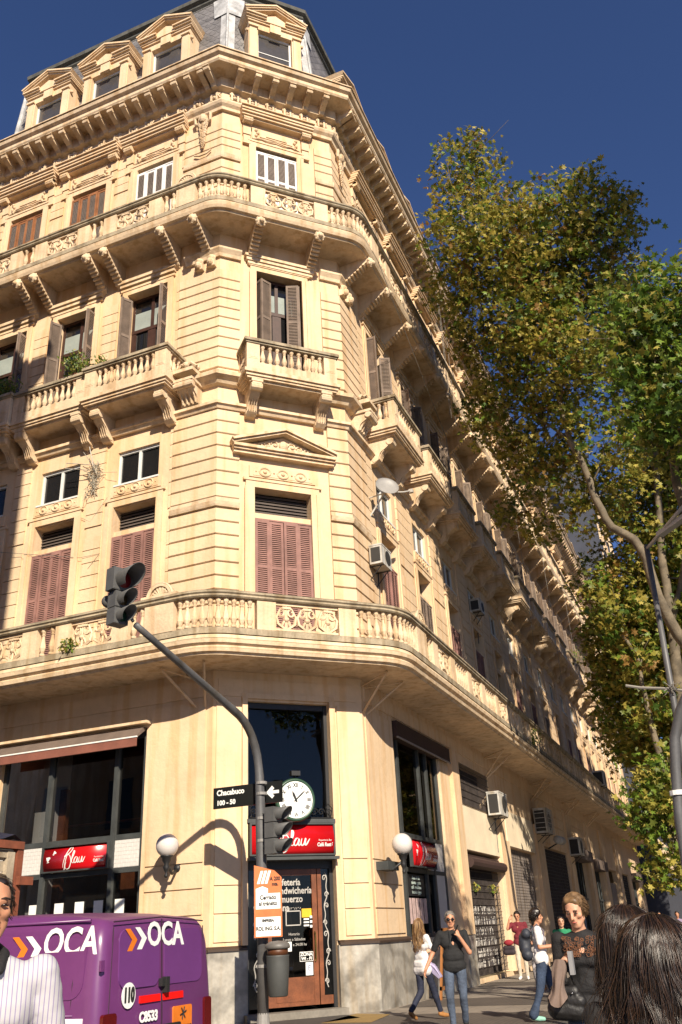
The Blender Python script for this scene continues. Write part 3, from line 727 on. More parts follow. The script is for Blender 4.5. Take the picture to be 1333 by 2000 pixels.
# garlands on the corner piers, corner consoles with crests
def garland(mb):
    for i in range(16):
        t = i/15; w_ = .16*(1-t)+.03
        for s in (-1, 0, 1): mb.ball((s*w_*.7+rnd.uniform(-.02, .02), .09, -.2-1.15*t), .06*(1-t*.4)*rnd.uniform(.8, 1.2), 6, 4)
    mb.prism([(-.18, .1), (.18, .1), (.13, -.35), (0, -.45), (-.13, -.35)], 0, .12, 'y'); mb.ball((0, .14, -.1), .13, 8, 6, (1, .7, 1.4))
    for s in (-1, 1): mb.tube([(s*.1, .1, .05), (s*.28, .12, .0), (s*.26, .1, -.25), (s*.14, .1, -.32)], [.05, .06, .05, .03], 6)
    mb.tube([(-.3, .07, -1.55), (-.15, .08, -1.66), (.1, .08, -1.66), (.3, .07, -1.55)], .03, 5)
g = MB(); garland(g); GAR = g.mesh('garland', STONE2)
for F in (FL, FR): link('garland', GAR, BLD, F.P(.62, 25.1, .05))
c_ = console(.5, .62, .62)
def crest():
    k = MB(); k.box(-.3, .3, 0, .62, 0, .1); k.box(-.26, .26, 0, .55, .1, .16)
    for i in range(7): k.ball((-.24+.08*i, .3, .25+.12*math.sin(i*PI/6)), .09, 7, 5)
    k.tube([(-.3, .42, .2), (-.15, .45, .34), (0, .46, .26), (.15, .45, .34), (.3, .42, .2)], .05, 6); k.ball((0, .46, .3), .1, 8, 6)
    return k.mesh('crest', STONE2)
CR = crest(); LS = MB(); LS.ball((0, .1, 0), .13, 8, 6); LS.box(-.12, .12, 0, .16, -.3, -.08); LS.ball((.0, .18, -.16), .1, 8, 6, (1, 1, 1.3)); LS = LS.mesh('corner_ornament', STONE2)
for F in (FL, FR):
    link('bracket', c_, BLD, F.P(.72, 14.78)); link('crest', CR, BLD, F.P(.72, 15.06)); 
    for a in (.22, .62): link('corner_ornament', LS, BLD, F.P(a, 19.15))

# ------------------------------------------------------------------ mansard roof and dormers
SLATE = bpy.data.materials.new('grey_fish_scale_slate'); SLATE.use_nodes = True
t = SLATE.node_tree; n = t.nodes; L = t.links; bs = n['Principled BSDF']; bs.inputs['Roughness'].default_value = .55
gm = n.new('ShaderNodeNewGeometry'); sp = n.new('ShaderNodeSeparateXYZ'); L.new(gm.outputs['Position'], sp.inputs[0])
ad = n.new('ShaderNodeMath'); L.new(sp.outputs[0], ad.inputs[0]); L.new(sp.outputs[1], ad.inputs[1])
def M2(op, a, b=None):
    q = n.new('ShaderNodeMath'); q.operation = op
    for i, x in enumerate((a, b)):
        if x is None: continue
        if isinstance(x, (int, float)): q.inputs[i].default_value = x
        else: L.new(x, q.inputs[i])
    return q.outputs[0]
U = M2('MULTIPLY', ad.outputs[0], 1/.3); V = M2('MULTIPLY', sp.outputs[2], 1/.2); row = M2('FLOOR', V); fv = M2('FRACT', V)
odd = M2('MULTIPLY', M2('MODULO', row, 2), .5); us = M2('ADD', U, odd); fu = M2('FRACT', us)
dx = M2('MULTIPLY', M2('SUBTRACT', fu, .5), 1.0); arc_ = M2('ADD', M2('POWER', M2('MULTIPLY', M2('ABSOLUTE', dx), 2), 2.5), 0)
edge = M2('ABSOLUTE', M2('SUBTRACT', fv, M2('MULTIPLY', arc_, .75)))
ln = n.new('ShaderNodeMapRange'); L.new(edge, ln.inputs[0]); ln.inputs[1].default_value = .03; ln.inputs[2].default_value = .13; ln.inputs[3].default_value = .3; ln.inputs[4].default_value = 1
ww = n.new('ShaderNodeTexWhiteNoise'); ww.noise_dimensions = '2D'; cb = n.new('ShaderNodeCombineXYZ'); L.new(M2('FLOOR', us), cb.inputs[0]); L.new(row, cb.inputs[1]); L.new(cb.outputs[0], ww.inputs['Vector'])
vr = n.new('ShaderNodeMapRange'); L.new(ww.outputs['Value'], vr.inputs[0]); vr.inputs[3].default_value = .8; vr.inputs[4].default_value = 1.25
ns = n.new('ShaderNodeTexNoise'); ns.inputs['Scale'].default_value = 1.2; ns.inputs['Detail'].default_value = 5; L.new(gm.outputs['Position'], ns.inputs['Vector'])
vn = n.new('ShaderNodeMapRange'); L.new(ns.outputs[0], vn.inputs[0]); vn.inputs[1].default_value = .3; vn.inputs[2].default_value = .7; vn.inputs[3].default_value = .7; vn.inputs[4].default_value = 1.2
cc = M2('MULTIPLY', M2('MULTIPLY', ln.outputs[0], vr.outputs[0]), vn.outputs[0])
mx = n.new('ShaderNodeMix'); mx.data_type = 'RGBA'; mx.blend_type = 'MULTIPLY'; mx.inputs[0].default_value = 1; mx.inputs[6].default_value = (.175, .165, .165, 1); L.new(cc, mx.inputs[7]); L.new(mx.outputs[2], bs.inputs['Base Color'])
bp = n.new('ShaderNodeBump'); bp.inputs['Strength'].default_value = .6; bp.inputs['Distance'].default_value = .03; L.new(ln.outputs[0], bp.inputs['Height']); L.new(bp.outputs[0], bs.inputs['Normal'])

ZB, ZT, DB, DT = 26.85, 32.75, -.48, -1.0
def mansard(pth, ends):
    m = MB()
    m.sweep([(DB, ZB), (DT, ZT), (DT-3.5, ZT+.1), (DT-3.5, ZB)], pth)
    r = m.build('mansard_roof', SLATE, BLD)
    c = MB(); c.sweep([(DT-.12, ZT-.42), (DT+.04, ZT-.38), (DT+.02, ZT-.28), (DT+.1, ZT-.2), (DT+.1, ZT-.1), (DT+.22, ZT-.04), (DT+.24, ZT+.12), (DT+.12, ZT+.2), (DT-.3, ZT+.22)], pth)
    c.build('coping', MOSS, r)
    return r
pL = 9.45; pR = 11.3
p0 = [(*FL.pt(pL, 0, 0).xy, *FL.n.xy), (XL, Y0, *MIT_L.xy), (X0, Y1, *MIT_R.xy), (*FR.pt(pR, 0, 0).xy, *FR.n.xy)]
RF = mansard(p0, None)
RF2 = mansard(subpath(FR, 44.6, 57.8), None)
# hip strips in weathered zinc
for (px, py, nx, ny) in p0[1:3]:
    h = MB()
    a = Vector((px+nx*(DB+.02), py+ny*(DB+.02), ZB)); b_ = Vector((px+nx*(DT+.02), py+ny*(DT+.02), ZT-.3)); 
    tn = Vector((-ny, nx, 0)).normalized(); on = Vector((nx, ny, 0)).normalized()
    for s, w_ in ((1, .17), (-1, .17)):
        q = tn*s; back = (q*.92-on*.38)
        h.add([a+on*.03, a+back*w_*1.6+on*.02, b_+back*w_*1.6+on*.02, b_+on*.03], [(0, 1, 2, 3)])
    h.tube([a+on*.03, b_+on*.03], .05, 6)
    c0 = a.lerp(b_, .80); c1 = b_
    for s in (1, -1):
        back = (tn*s*.92-on*.38); h.add([c0+on*.07, c0+back*.55+on*.05, c1+back*.62+on*.05, c1+on*.07], [(0, 1, 2, 3)])
    h.build('zinc_flashing', ZINC, RF, fix=False)
for F, a in ((FL, pL), (FR, pR), (FR, 44.6)):
    h = MB(); F.box(h, a-.12, a+.1, DB-.02, DB+.03, ZB, ZB+.4); h.tube([F.pt(a, DB+.02, ZB), F.pt(a, DT+.04, ZT-.3)], .11, 6); h.build('zinc_flashing', ZINC, RF, fix=False)
def dormer():
    m = MB(); H_ = 3.42; W_ = 3.12
    m.box(-.96, -.62, -1.9, .1, 0, H_); m.box(.62, .96, -1.9, .1, 0, H_); m.box(-.62, .62, -1.9, .1, W_, H_); m.box(-.62, .62, -.2, .1, 0, .12)
    for s in (-1, 1): m.box(s*.8-.13, s*.8+.13, .1, .14, 0, W_); m.box(s*.8-.17, s*.8+.17, .1, .2, W_, W_+.08); m.ball((s*1.0, .05, W_-.15), .07, 6, 4)
    m.box(-1.0, 1.0, -1.9, .16, H_, H_+.07)
    for s in (-1, 1):
        for z0, z1, d in ((.07, .14, .2), (.14, .2, .27), (.2, .26, .33)): m.box(*sorted((s*.34, s*(1.0+d*.3))), -1.9, d, H_+z0, H_+z1)
        for t, d in ((0, .26), (.06, .32), (.11, .36)): m.prism([(s*(1.08+t*.4), H_+.25+t), (0, H_+.78+t), (0, H_+.85+t), (s*(1.12+t*.4), H_+.31+t)], -1.9, d, 'y')
    m.prism([(-.38, H_+.07), (.38, H_+.07), (.38, H_+.32), (0, H_+.52), (-.38, H_+.32)], -.3, .22, 'y'); m.prism([(-1.05, H_+.2), (1.05, H_+.2), (0, H_+.8)], -1.9, .06, 'y')
    m.box(-.2, .2, .1, .19, W_-.05, H_+.07)
    return m.mesh('dormer', STONE)
def dwin():
    m = MB()
    for x0, x1 in ((-.62, -.56), (.56, .62)): m.box(x0, x1, -.14, -.06, .1, 3.12)
    m.box(-.6, .6, -.14, -.06, .1, .18); m.box(-.6, .6, -.14, -.06, 3.02, 3.12); m.box(-.6, .6, -.13, -.09, 2.2, 2.23)
    return m.mesh('window_frame', WHITEW)
DM = dormer(); fixn(DM); pass; DW = dwin(); DP = pane(-.6, .6, -.11, .12, 3.1, mat('grey_dusty_pane', (.07, .065, .065), .2, .2, 1))
for F, a in [(FC, 1.88)]+[(FL, b) for b in BL[:3]]+[(FR, b) for b in BR[:3]]+[(FR, b) for b in BR[13:17]]:
    o = link('dormer', DM, BLD, F.P(a, 26.9, -.28))
    for nm, me in (('window_frame', DW), ('pane', DP)):
        c = bpy.data.objects.new(nm, me); col.objects.link(c); c.parent = o
# attic wall between the two mansards
m = MB(); FR.box(m, 11.6, 44.3, -1.6, -1.2, 26.8, 28.4); FR.box(m, 11.6, 44.3, -1.65, -1.1, 28.4, 28.55); FL.box(m, 9.8, 14, -1.6, -1.2, 26.8, 28.6)
FR.box(m, 58.2, 62.4, -1.6, -1.2, 26.8, 28.4)
m.build('attic_wall', STONE2, BLD)
m = MB(); m.tube([(-12.5, 18.2, 32), (-12.5, 18.2, 33.3)], .12, 8); m.box(-12.65, -12.35, 18.05, 18.35, 33.3, 33.4); m.build('chimney', MOSS, BLD)

# ------------------------------------------------------------------ shop front, left facade
RED = mat('red_sign_panel', (.52, .008, .012), .22, .05)
GRAD = RED
def ribbon(mb, pts, wd, z=.004):
    """calligraphic stroke in the XY plane"""
    P = []
    pts = [Vector((*p, 0)) for p in pts]; q = [pts[0]]+pts+[pts[-1]]
    for i in range(1, len(q)-2):
        for k in range(6):
            t = k/6; a, b, c, d = q[i-1], q[i], q[i+1], q[i+2]
            P.append(.5*((2*b)+(c-a)*t+(2*a-5*b+4*c-d)*t*t+(3*b-a-3*c+d)*t**3))
    P.append(pts[-1]); n_ = len(P); vs = []
    for i, p in enumerate(P):
        d = (P[min(i+1, n_-1)]-P[max(i-1, 0)]).normalized(); ang = abs(d.y*.9+d.x*.3)
        w_ = wd*(.45+.75*ang)*(min(1, .35+4*min(i, n_-1-i)/n_)); nn = Vector((-d.y, d.x, 0))*w_
        vs += [p+nn+Vector((0, 0, z)), p-nn+Vector((0, 0, z))]
    mb.add(vs, [(2*i, 2*i+1, 2*i+3, 2*i+2) for i in range(n_-1)])
def blau(mb, M):
    """the word in flowing script, about 1 wide and .85 high"""
    o = mb.M; mb.M = M
    ribbon(mb, [(.02, .1), (.03, .2), (.1, .42), (.2, .66), (.32, .82), (.42, .82), (.38, .7), (.22, .56), (.1, .5), (.16, .56), (.3, .56), (.38, .45), (.4, .28), (.3, .08), (.16, .05), (.12, .14), (.18, .3)], .017)
    ribbon(mb, [(.24, .64), (.14, .3), (.08, .06), (.05, .02)], .014)
    ribbon(mb, [(.4, .28), (.5, .5), (.54, .66), (.5, .7), (.46, .5), (.44, .3), (.5, .25), (.56, .32)], .018)
    ribbon(mb, [(.7, .46), (.62, .46), (.55, .34), (.58, .25), (.66, .3), (.71, .44), (.69, .3), (.72, .25), (.78, .33)], .02)
    ribbon(mb, [(.8, .46), (.77, .33), (.8, .25), (.87, .3), (.92, .46), (.9, .31), (.93, .26), (1.0, .36), (1.05, .45)], .02)
    mb.M = o
def cup(mb, M, x, y, s, a):
    o = mb.M; mb.M = M @ Matrix.Translation((x, y, 0)) @ Matrix.Rotation(a, 4, 'Z') @ Matrix.Scale(s, 4)
    mb.add([(-.5, .5, .004), (.5, .5, .004), (.3, -.3, .004), (-.3, -.3, .004)], [(0, 1, 2, 3)]); mb.add([(-.12, -.3, .004), (.12, -.3, .004), (.12, -.6, .004), (-.12, -.6, .004)], [(0, 1, 2, 3)]); mb.add([(-.35, -.6, .004), (.35, -.6, .004), (.35, -.7, .004), (-.35, -.7, .004)], [(0, 1, 2, 3)])
    mb.add([(.45, .4, .004), (.75, .35, .004), (.6, 0, .004), (.4, .05, .004)], [(0, 1, 2, 3)]); mb.M = o
def shop_sign(M, w_, h, label, curve=.05, small=True):
    """curved red panel with white lettering; M: centre, facade local"""
    s = thing('shop_sign', label, 'sign', group='red sign panels of the cafe'); s.matrix_world = M
    p = MB(); n_ = 8; pr = [(-w_/2, 0)]
    prof = [(curve*math.sin(PI*i/n_)+.03, -h/2+h*i/n_) for i in range(n_+1)]
    p.prism([(0, -h/2)]+prof+[(0, h/2)], -w_/2, w_/2, 'x'); loc_build(p, 'panel', RED, s, True)
    f = MB(); 
    for z in (-h/2-.03, h/2): f.box(-w_/2-.04, w_/2+.04, 0, .09, z, z+.03)
    for x in (-w_/2-.04, w_/2): f.box(x, x+.04, 0, .09, -h/2, h/2)
    loc_build(f, 'frame', GREYM, s)
    l = MB(); T = Matrix.Translation((0, 0, 0)) @ TXT
    k = h*1.12; blau(l, T @ Matrix.Translation((-k*.52-w_*.02, -h*.5, 0)) @ Matrix.Diagonal((k*1.05, k, 1, 1)))
    cup(l, T, -w_*.42, 0, h*.19, .1); cup(l, T, -w_*.33, h*.26, h*.14, -.5)
    addtext(l, 'Café Restó', h*.17, T @ Matrix.Translation((w_*.385, -h*.2, 0)), bold=.004, sx=.8); addtext(l, 'Reposteria Bar', h*.085, T @ Matrix.Translation((w_*.385, -h*.05, 0)))
    # wrap the flat lettering on to the curved face
    l.v = [(x, curve*math.sin(PI*min(1, max(0, (z+h/2)/h)))+.03+.004+max(0, y)*.2, z) for x, y, z in l.v]
    loc_build(l, 'lettering', WHITEP, s)
    return s
shop_sign(FL.P(3.47, 3.29, -.06), 1.72, .5, 'red cafe sign in white script set between the left shop windows')
SF = MB()
def FB(F, a0, a1, d0, d1, z0, z1): F.box(SF, a0, a1, d0, d1, z0, z1)
for a in (1.74, 2.5, 4.36, 5.76): FB(FL, a, a+.1, -.2, -.1+(.04 if a in (2.5, 4.36) else 0), 1.05, 5.95)
for z in (3.58, 2.9, 1.05): FB(FL, 1.74, 5.84, -.19, -.105, z, z+.11)
FB(FL, 1.74, 5.84, -.19, -.11, 5.75, 5.95)
SFO = SF.build('shop_window_frame', GREYM, BLD)
g = MB(); g.add([FL.pt(1.75, -.15, 1.1), FL.pt(5.8, -.15, 1.1), FL.pt(5.8, -.15, 5.9), FL.pt(1.75, -.15, 5.9)], [(0, 1, 2, 3)]); g.build('pane', GLASST, SFO, fix=False)
TILE = mat('white_tiles', (.62, .60, .58), .4, .06)
g = MB()
for a0, a1 in ((1.84, 2.5), (4.46, 5.76)):
    g = MB(); FL.box(g, a0, a1, -.14, -.12, 3.01, 3.58)
    for r in range(7):
        for k in range(int((a1-a0)/.13)): a = a0+.13*k+(r % 2)*.06; FL.box(g, a+.006, min(a1, a+.124), -.12, -.115, 3.02+r*.08, 3.09+r*.08)
    g.build('tile_panel', TILE, SFO)
# cafe interior seen through the glass
g = MB(); FL.box(g, 4.9, 5.5, -1.4, -.9, .1, 6); g.build('column', WHITEP, BLD)
g = MB(); FL.box(g, 4.7, 4.95, -1.2, -1.05, .1, 5.0); FL.box(g, 3.7, 4.7, -1.6, -1.1, 3.0, 3.65); FL.box(g, 2.0, 3.3, -1.9, -1.5, 1.4, 3.4); FL.box(g, 1.6, 6, -2.2, -2.1, 4.25, 4.3); g.build('wooden_partition', WOOD, BLD)
g = MB()
for a in (3.9, 3.35, 2.85, 2.3, 4.6): g = MB(); FL.box(g, a-.12, a+.12, -.13, -.125, 2.05, 2.38); g.build('menu_card', WHITEP, SFO)
# awning rolled half out
aw = thing('folded_awning', 'brown and red canvas awning rolled above the left shop window', 'awning'); aw.matrix_world = FL.P(3.8, 5.5)
q = MB(); q.prism([(.02, .42), (.1, .44), (.34, .2), (.33, .17), (.02, .38)], -2.05, 2.05, 'x'); loc_build(q, 'canvas', AWNG, aw)
q = MB(); q.prism([(.33, .17), (.345, .17), (.345, -.02), (.33, -.03)], -2.05, 2.05, 'x'); loc_build(q, 'valance', AWN, aw)
q = MB(); q.box(-2.06, 2.06, .33, .36, .17, .2); loc_build(q, 'front_bar', WHITEP, aw)
# ------------------------------------------------------------------ cafe entrance on the chamfer
SF = MB()
FB(FC, .78, 2.76, -.25, -.15, 3.72, 3.8); FB(FC, .78, .86, -.25, -.1, .12, 6.35); FB(FC, 2.68, 2.76, -.25, -.1, .12, 6.35); FB(FC, .78, 2.76, -.25, -.12, 6.22, 6.35)
FB(FC, .78, 2.76, -.25, -.1, 2.78, 2.95)
DF = SF.build('entrance_frame', BLACKM, BLD)
g = MB(); g.add([FC.pt(.8, -.2, 3.75), FC.pt(2.74, -.2, 3.75), FC.pt(2.74, -.2, 6.3), FC.pt(.8, -.2, 6.3)], [(0, 1, 2, 3)]); g.build('pane', GLASST, DF, fix=False)
g = MB(); FC.box(g, .86, 1.22, -.2, -.16, .2, 2.8); FC.box(g, 2.5, 2.68, -.2, -.16, .35, 2.8); g.build('side_panel', mat('gloss_black_panel', (.006, .006, .006), .12), DF)
sc_ = MB()
def scroll_col(F, a, z0, z1, w_):
    n_ = 4
    for i in range(n_):
        za = z0+(z1-z0)*i/n_; hh = (z1-z0)/n_; s = 1 if i % 2 else -1
        pts = [F.pt(a+s*w_*(.5*math.sin(PI*t)+.25*math.sin(3*PI*t)), -.155, za+hh*t) for t in [k/14 for k in range(15)]]
        sc_.tube(pts, .012, 4)
        for zz_, ss in ((za+hh*.2, 1), (za+hh*.8, -1)):
            sc_.tube([F.pt(a+s*ss*w_*.3+.05*(1-k/12)*math.cos(k*.7)*s, -.155, zz_+.07*(1-k/12)*math.sin(k*.7)) for k in range(12)], .012, 4)
scroll_col(FC, 1.04, .5, 2.7, .1); scroll_col(FC, 2.59, .5, 2.7, .07)
sc_.build('painted_scroll', mat('pale_silver_paint', (.45, .43, .40), .5), DF)
d = MB(); z0, z1 = .2, 2.78
for a0, a1 in ((1.24, 1.36), (2.27, 2.38), (2.4, 2.49)): FC.box(d, a0, a1, -.2, -.13, z0, z1)
FC.box(d, 1.36, 2.27, -.19, -.14, z0, .72); FC.box(d, 1.45, 2.18, -.14, -.13, .28, .64); FC.box(d, 1.36, 2.27, -.19, -.14, 2.66, z1); FC.box(d, 2.49, 2.7, -.19, -.13, .2, .36)
DO = d.build('door', WOOD, DF)
g = MB(); g.add([FC.pt(1.36, -.17, .7), FC.pt(2.27, -.17, .7), FC.pt(2.27, -.17, 2.7), FC.pt(1.36, -.17, 2.7)], [(0, 1, 2, 3)]); g.build('pane', GLASST, DO, fix=False)
g = MB(); g.tube([FC.pt(2.3, -.1, 1.0), FC.pt(2.3, -.06, 1.05), FC.pt(2.3, -.06, 1.5), FC.pt(2.3, -.1, 1.55)], .015, 6); g.build('handle', mat('brass', (.5, .35, .1), .3, metal=1), DO)
tx = MB(); FT = lambda a, z, d=-.165: FC.P(a, z, d) @ TXT
# the reader's right is +s here
for i, s_ in enumerate(('Cafetería', 'Sandwichería', 'Almuerzo', 'Cena')): addtext(tx, s_, .185, FT(1.42, 2.52-.165*i), bold=.004, align='LEFT', sx=.88)
for i, s_ in enumerate(('Horario', 'Lunes a Sábados', 'de 7.00 a 24.00 hs')): addtext(tx, s_, .075, FT(1.86, 1.52-.1*i))
for a0, a1, b0, b1 in ((1.68, 2.02, 1.95, 1.97), (1.68, 2.02, 1.68, 1.7), (1.68, 1.7, 1.68, 1.97), (2.0, 2.02, 1.68, 1.97)): FC.box(tx, a0, a1, -.165, -.162, b0, b1)
for k in range(9): tx.tube([FC.pt(1.68+.04*k, -.163, 2.0+.02*math.sin(k*2)), FC.pt(1.7+.04*k, -.163, 2.03)], .006, 4)
tx.build('lettering', mat('pale_silver_paint', (.45, .43, .40), .5), DO)
tx = MB(); FC.box(tx, 2.04, 2.26, -.164, -.16, 1.83, 2.0); tx.build('sticker', mat('yellow_sticker', (.75, .45, .02), .5), DO)
tx = MB(); FC.box(tx, 1.42, 1.58, -.164, -.16, 1.55, 1.86); FC.box(tx, 1.68, 1.8, -.164, -.16, 1.2, 1.38); FC.box(tx, 2.1, 2.26, -.164, -.16, .74, .98)
for k in range(3): FC.box(tx, 2.22, 2.27, -.16, -.157, 1.63+.09*k, 1.68+.09*k); FC.box(tx, 2.08, 2.2, -.162, -.158, 1.66+.06*k, 1.69+.06*k)
tx.build('sticker', WHITEP, DO)
tx = MB(); addtext(tx, 'E', .14, FT(2.18, .87, -.158)); tx.build('sticker', mat('blue_print', (.03, .07, .25), .5), DO)
tx = MB()
for a0, a1, b0, b1 in ((1.97, 2.27, 1.17, 1.18), (1.97, 2.27, 1.0, 1.01), (1.97, 1.98, 1.0, 1.18), (2.26, 2.27, 1.0, 1.18)): FC.box(tx, a0, a1, -.16, -.157, b0, b1)
addtext(tx, 'ZONA', .09, FT(2.12, 1.13, -.157), bold=.003); addtext(tx, 'WI - FI', .08, FT(2.12, 1.05, -.157), bold=.003); tx.build('lettering', WHITEP, DO)
g = MB(); FC.box(g, .7, 2.84, -.4, .3, .005, .13); g.build('door_step', mat('worn_stone_step', (.22, .2, .17), .8, .3), BLD)
shop_sign(FC.P(1.77, 3.36, .1), 1.86, .6, 'red cafe sign in white script above the corner entrance door', .1)
g = MB(); FC.box(g, .8, 2.74, -.1, .12, 3.0, 3.06); FC.box(g, .8, 2.74, -.1, .1, 3.66, 3.74); FC.box(g, .76, 2.78, -.1, .3, 2.94, 3.0); FC.box(g, .76, 2.78, -.1, .14, 3.7, 3.78); g.build('sign_shelf', GREYM, DF)
iw = MB(); iw.M = FC.P(1.77, 3.8, .12)
for s in (-1, 1):
    for k in range(4):
        cx = s*(.35+.17*k); R = .1-.01*k
        iw.tube([(cx+R*(1-q/18)*math.cos(q*.55)*s, 0, .12+R*(1-q/18)*math.sin(q*.55)) for q in range(16)], .012, 4)
    iw.tube([(s*.9, 0, 0), (s*.95, 0, .2), (s*.85, 0, .3), (s*.8, 0, .2)], .014, 4); iw.tube([(0, 0, 0), (s*.95, 0, 0)], .014, 4)
iw.M = None; iw.build('iron_scrollwork', BLACKM, DF)
# ---- clock
ck = thing('street_clock', 'round white clock with green rim and roman numerals above the cafe door', 'clock'); ck.matrix_world = FC.P(1.76, 4.14, .38)
q = MB(); prof = [(0, -.12), (.36, -.12), (.44, -.07), (.46, 0), (.44, .06), (.40, .07), (.385, .045), (0, .045)]
q.M = Matrix(((1, 0, 0, 0), (0, 0, 1, 0), (0, 1, 0, 0), (0, 0, 0, 1))); q.lathe(prof, 40); loc_build(q, 'rim', mat('dark_green_enamel', (.03, .075, .045), .4), ck, True)
q = MB(); q.M = Matrix(((1, 0, 0, 0), (0, 0, 1, 0), (0, 1, 0, 0), (0, 0, 0, 1))); q.lathe([(0, .045), (.385, .045), (.385, .05), (0, .05)], 40); loc_build(q, 'dial', WHITEP, ck)
q = MB()
for k, rn in enumerate(('XII', 'I', 'II', 'III', 'IIII', 'V', 'VI', 'VII', 'VIII', 'IX', 'X', 'XI')):
    a = -k*PI/6; addtext(q, rn, .115, TXT @ Matrix.Translation((-.3*math.sin(a)*1, .3*math.cos(a), .052)) @ Matrix.Rotation(a, 4, 'Z'), bold=.0035, sx=.8)
loc_build(q, 'numerals', BLACK, ck)
q = MB()
for ang, ln_, wd in ((-48, .31, .010), (24, .2, .017)):
    a = math.radians(ang); dx_, dz_ = math.sin(a), math.cos(a); q.add([(dx_*ln_, .062, dz_*ln_), (dx_*ln_*.6+dz_*wd*1.6, .062, dz_*ln_*.6-dx_*wd*1.6), (-dx_*.05+dz_*wd, .062, -dz_*.05-dx_*wd), (-dx_*.05-dz_*wd, .062, -dz_*.05+dx_*wd), (dx_*ln_*.6-dz_*wd*1.6, .062, dz_*ln_*.6+dx_*wd*1.6)], [(0, 1, 2, 3, 4)])
loc_build(q, 'hands', BLACK, ck)
q = MB(); q.box(-.05, .05, -.4, -.1, -.04, .04); q.box(-.1, .1, -.05, .1, .5, .6); q.tube([(0, -.1, .44), (0, .02, .52)], .012, 5); loc_build(q, 'bracket', BLACKM, ck)

# ------------------------------------------------------------------ right facade ground floor
SF = MB()
for a in (2.12, 2.55, 4.3, 5.0, 5.95): FB(FR, a, a+.13, -.22, -.08, 1.3, 6.4)
for z in (3.62, 2.8, 1.3): FB(FR, 2.12, 6.0, -.21, -.09, z, z+.1)
SR = SF.build('shop_window_frame', GREYM, BLD)
g = MB(); g.add([FR.pt(2.12, -.15, 1.3), FR.pt(6, -.15, 1.3), FR.pt(6, -.15, 6.4), FR.pt(2.12, -.15, 6.4)], [(0, 1, 2, 3)]); g.build('pane', GLASST, SR, fix=False)
g = MB(); FR.box(g, 6.08, 7.05, -.32, .0, 0, 6.4); g.build('pier_panelling', STONE, BLD)
for a0, a1, b0, b1 in ((5.13, 5.95, 1.4, 2.8), (5.13, 5.95, 2.9, 3.62), (4.43, 5.0, 2.9, 3.62)): g = MB(); FR.box(g, a0, a1, -.14, -.1, b0, b1); g.build('tile_panel', TILE, SR)
g = MB(); FR.box(g, 2.12, 6.9, -.3, .12, 6.0, 6.4); g.build('awning_box', mat('dark_brown_box', (.05, .025, .02), .7), BLD)
g = MB(); FR.box(g, 2.12, 6.9, .1, .14, 5.96, 6.0); g.build('awning_bar', mat('grey_bar', (.3, .27, .25), .5), BLD)
shop_sign(FR.P(3.65, 3.24, .02), 1.9, .62, 'red cafe sign in white script on the right facade beside the globe lamp', .12)
for k in range(5): g = MB(); FR.box(g, 2.75+.3*k, 2.98+.3*k, -.13, -.12, 1.62, 2.2); g.build('poster', mat('pink_white_poster', (.62, .45, .43), .6, .3, 9), SR)
g = MB(); FR.box(g, 2.8, 4.1, -.14, -.12, 2.25, 2.75); BB = g.build('menu_board', BLACKM, SR)
g = MB()
for k in range(4): addtext(g, ('Menú del día', 'minutas  pastas', 'café  medialunas', 'tostados  jugos')[k], .12, FR.P(3.45, 2.67-.11*k, -.118) @ TXT)
g.build('lettering', mat('chalk', (.5, .6, .55), .8), BB)
g = MB(); FR.box(g, 7.86, 12.38, 0, .03, 3.62, 4.93); FR.box(g, 13.85, 18.75, 0, .03, 4.08, 5.3); g.build('plaster_patch', mat('pale_plaster', (.78, .66, .48), .9, .12, 1.2, .3, 20), BLD)
# gates, roller shutters and dark shops
GAL = mat('dark_galvanised_grille', (.075, .06, .055), .55, .4, 3)
def grille(F, a0, a1, z0, z1, d, sa=.12, sz=.12, r=.009, name='grille', m_=GAL):
    g = MB(); a = a0
    while a <= a1+.001: F.box(g, a-r, a+r, d, d+.02, z0, z1); a += sa
    z = z0
    while z <= z1+.001: F.box(g, a0, a1, d+.021, d+.035, z-r, z+r); z += sz
    return g.build(name, m_, BLD)
grille(FR, 7.98, 12.25, .2, 3.2, -.12, .15, .19); grille(FR, 7.95, 11.7, 4.95, 6.2, .03, .14, .22)
g = MB(); FR.box(g, 7.9, 12.3, -.3, -.02, 3.15, 3.5); g.tube([FR.pt(7.95, .1, 3.25), FR.pt(12.3, .1, 3.25)], .16, 10); g.build('shutter_box', mat('dark_brown_box', (.05, .025, .02), .7), BLD)
g = MB()
for k in range(420):
    a = rnd.choice((8.3, 8.5, 9.6, 9.9, 10.6, 11.2, 11.8))+rnd.uniform(-.25, .25); zl = .35+.3*int(rnd.random()*6); g.M = FR.P(a, zl, -.3-rnd.random()*.2); g.lathe([(.035, 0), (.035, .14), (.012, .18), (.012, .23)], 5)
g.M = None; g.build('bottle_display', mat('pale_bottles', (.75, .72, .68), .3, .3, 12), BLD)
def roller(a0, a1, z0, z1, m_, d=-.2):
    g = MB(); z = z0
    while z < z1: g.prism([(d, z), (d+.03, z+.03), (d+.03, z+.07), (d, z+.1)], -1, 1, 'x') if False else FR.box(g, a0, a1, d, d+.02, z+.012, z+.095); z += .1
    FR.box(g, a0, a1, d-.02, d+.004, z0, z1); return g.build('roller_shutter', m_, BLD)
ROL = mat('grey_brown_roller_shutter', (.27, .23, .21), .6, .3, 2, streak=.3)
roller(13.95, 18.7, .14, 4.0, ROL); grille(FR, 20.3, 26.5, .2, 4.4, -.1, .14, .14); roller(40.3, 45.3, .14, 3.6, ROL)
grille(FR, 47.3, 51.9, .2, 4.3, -.1, .16, .16)
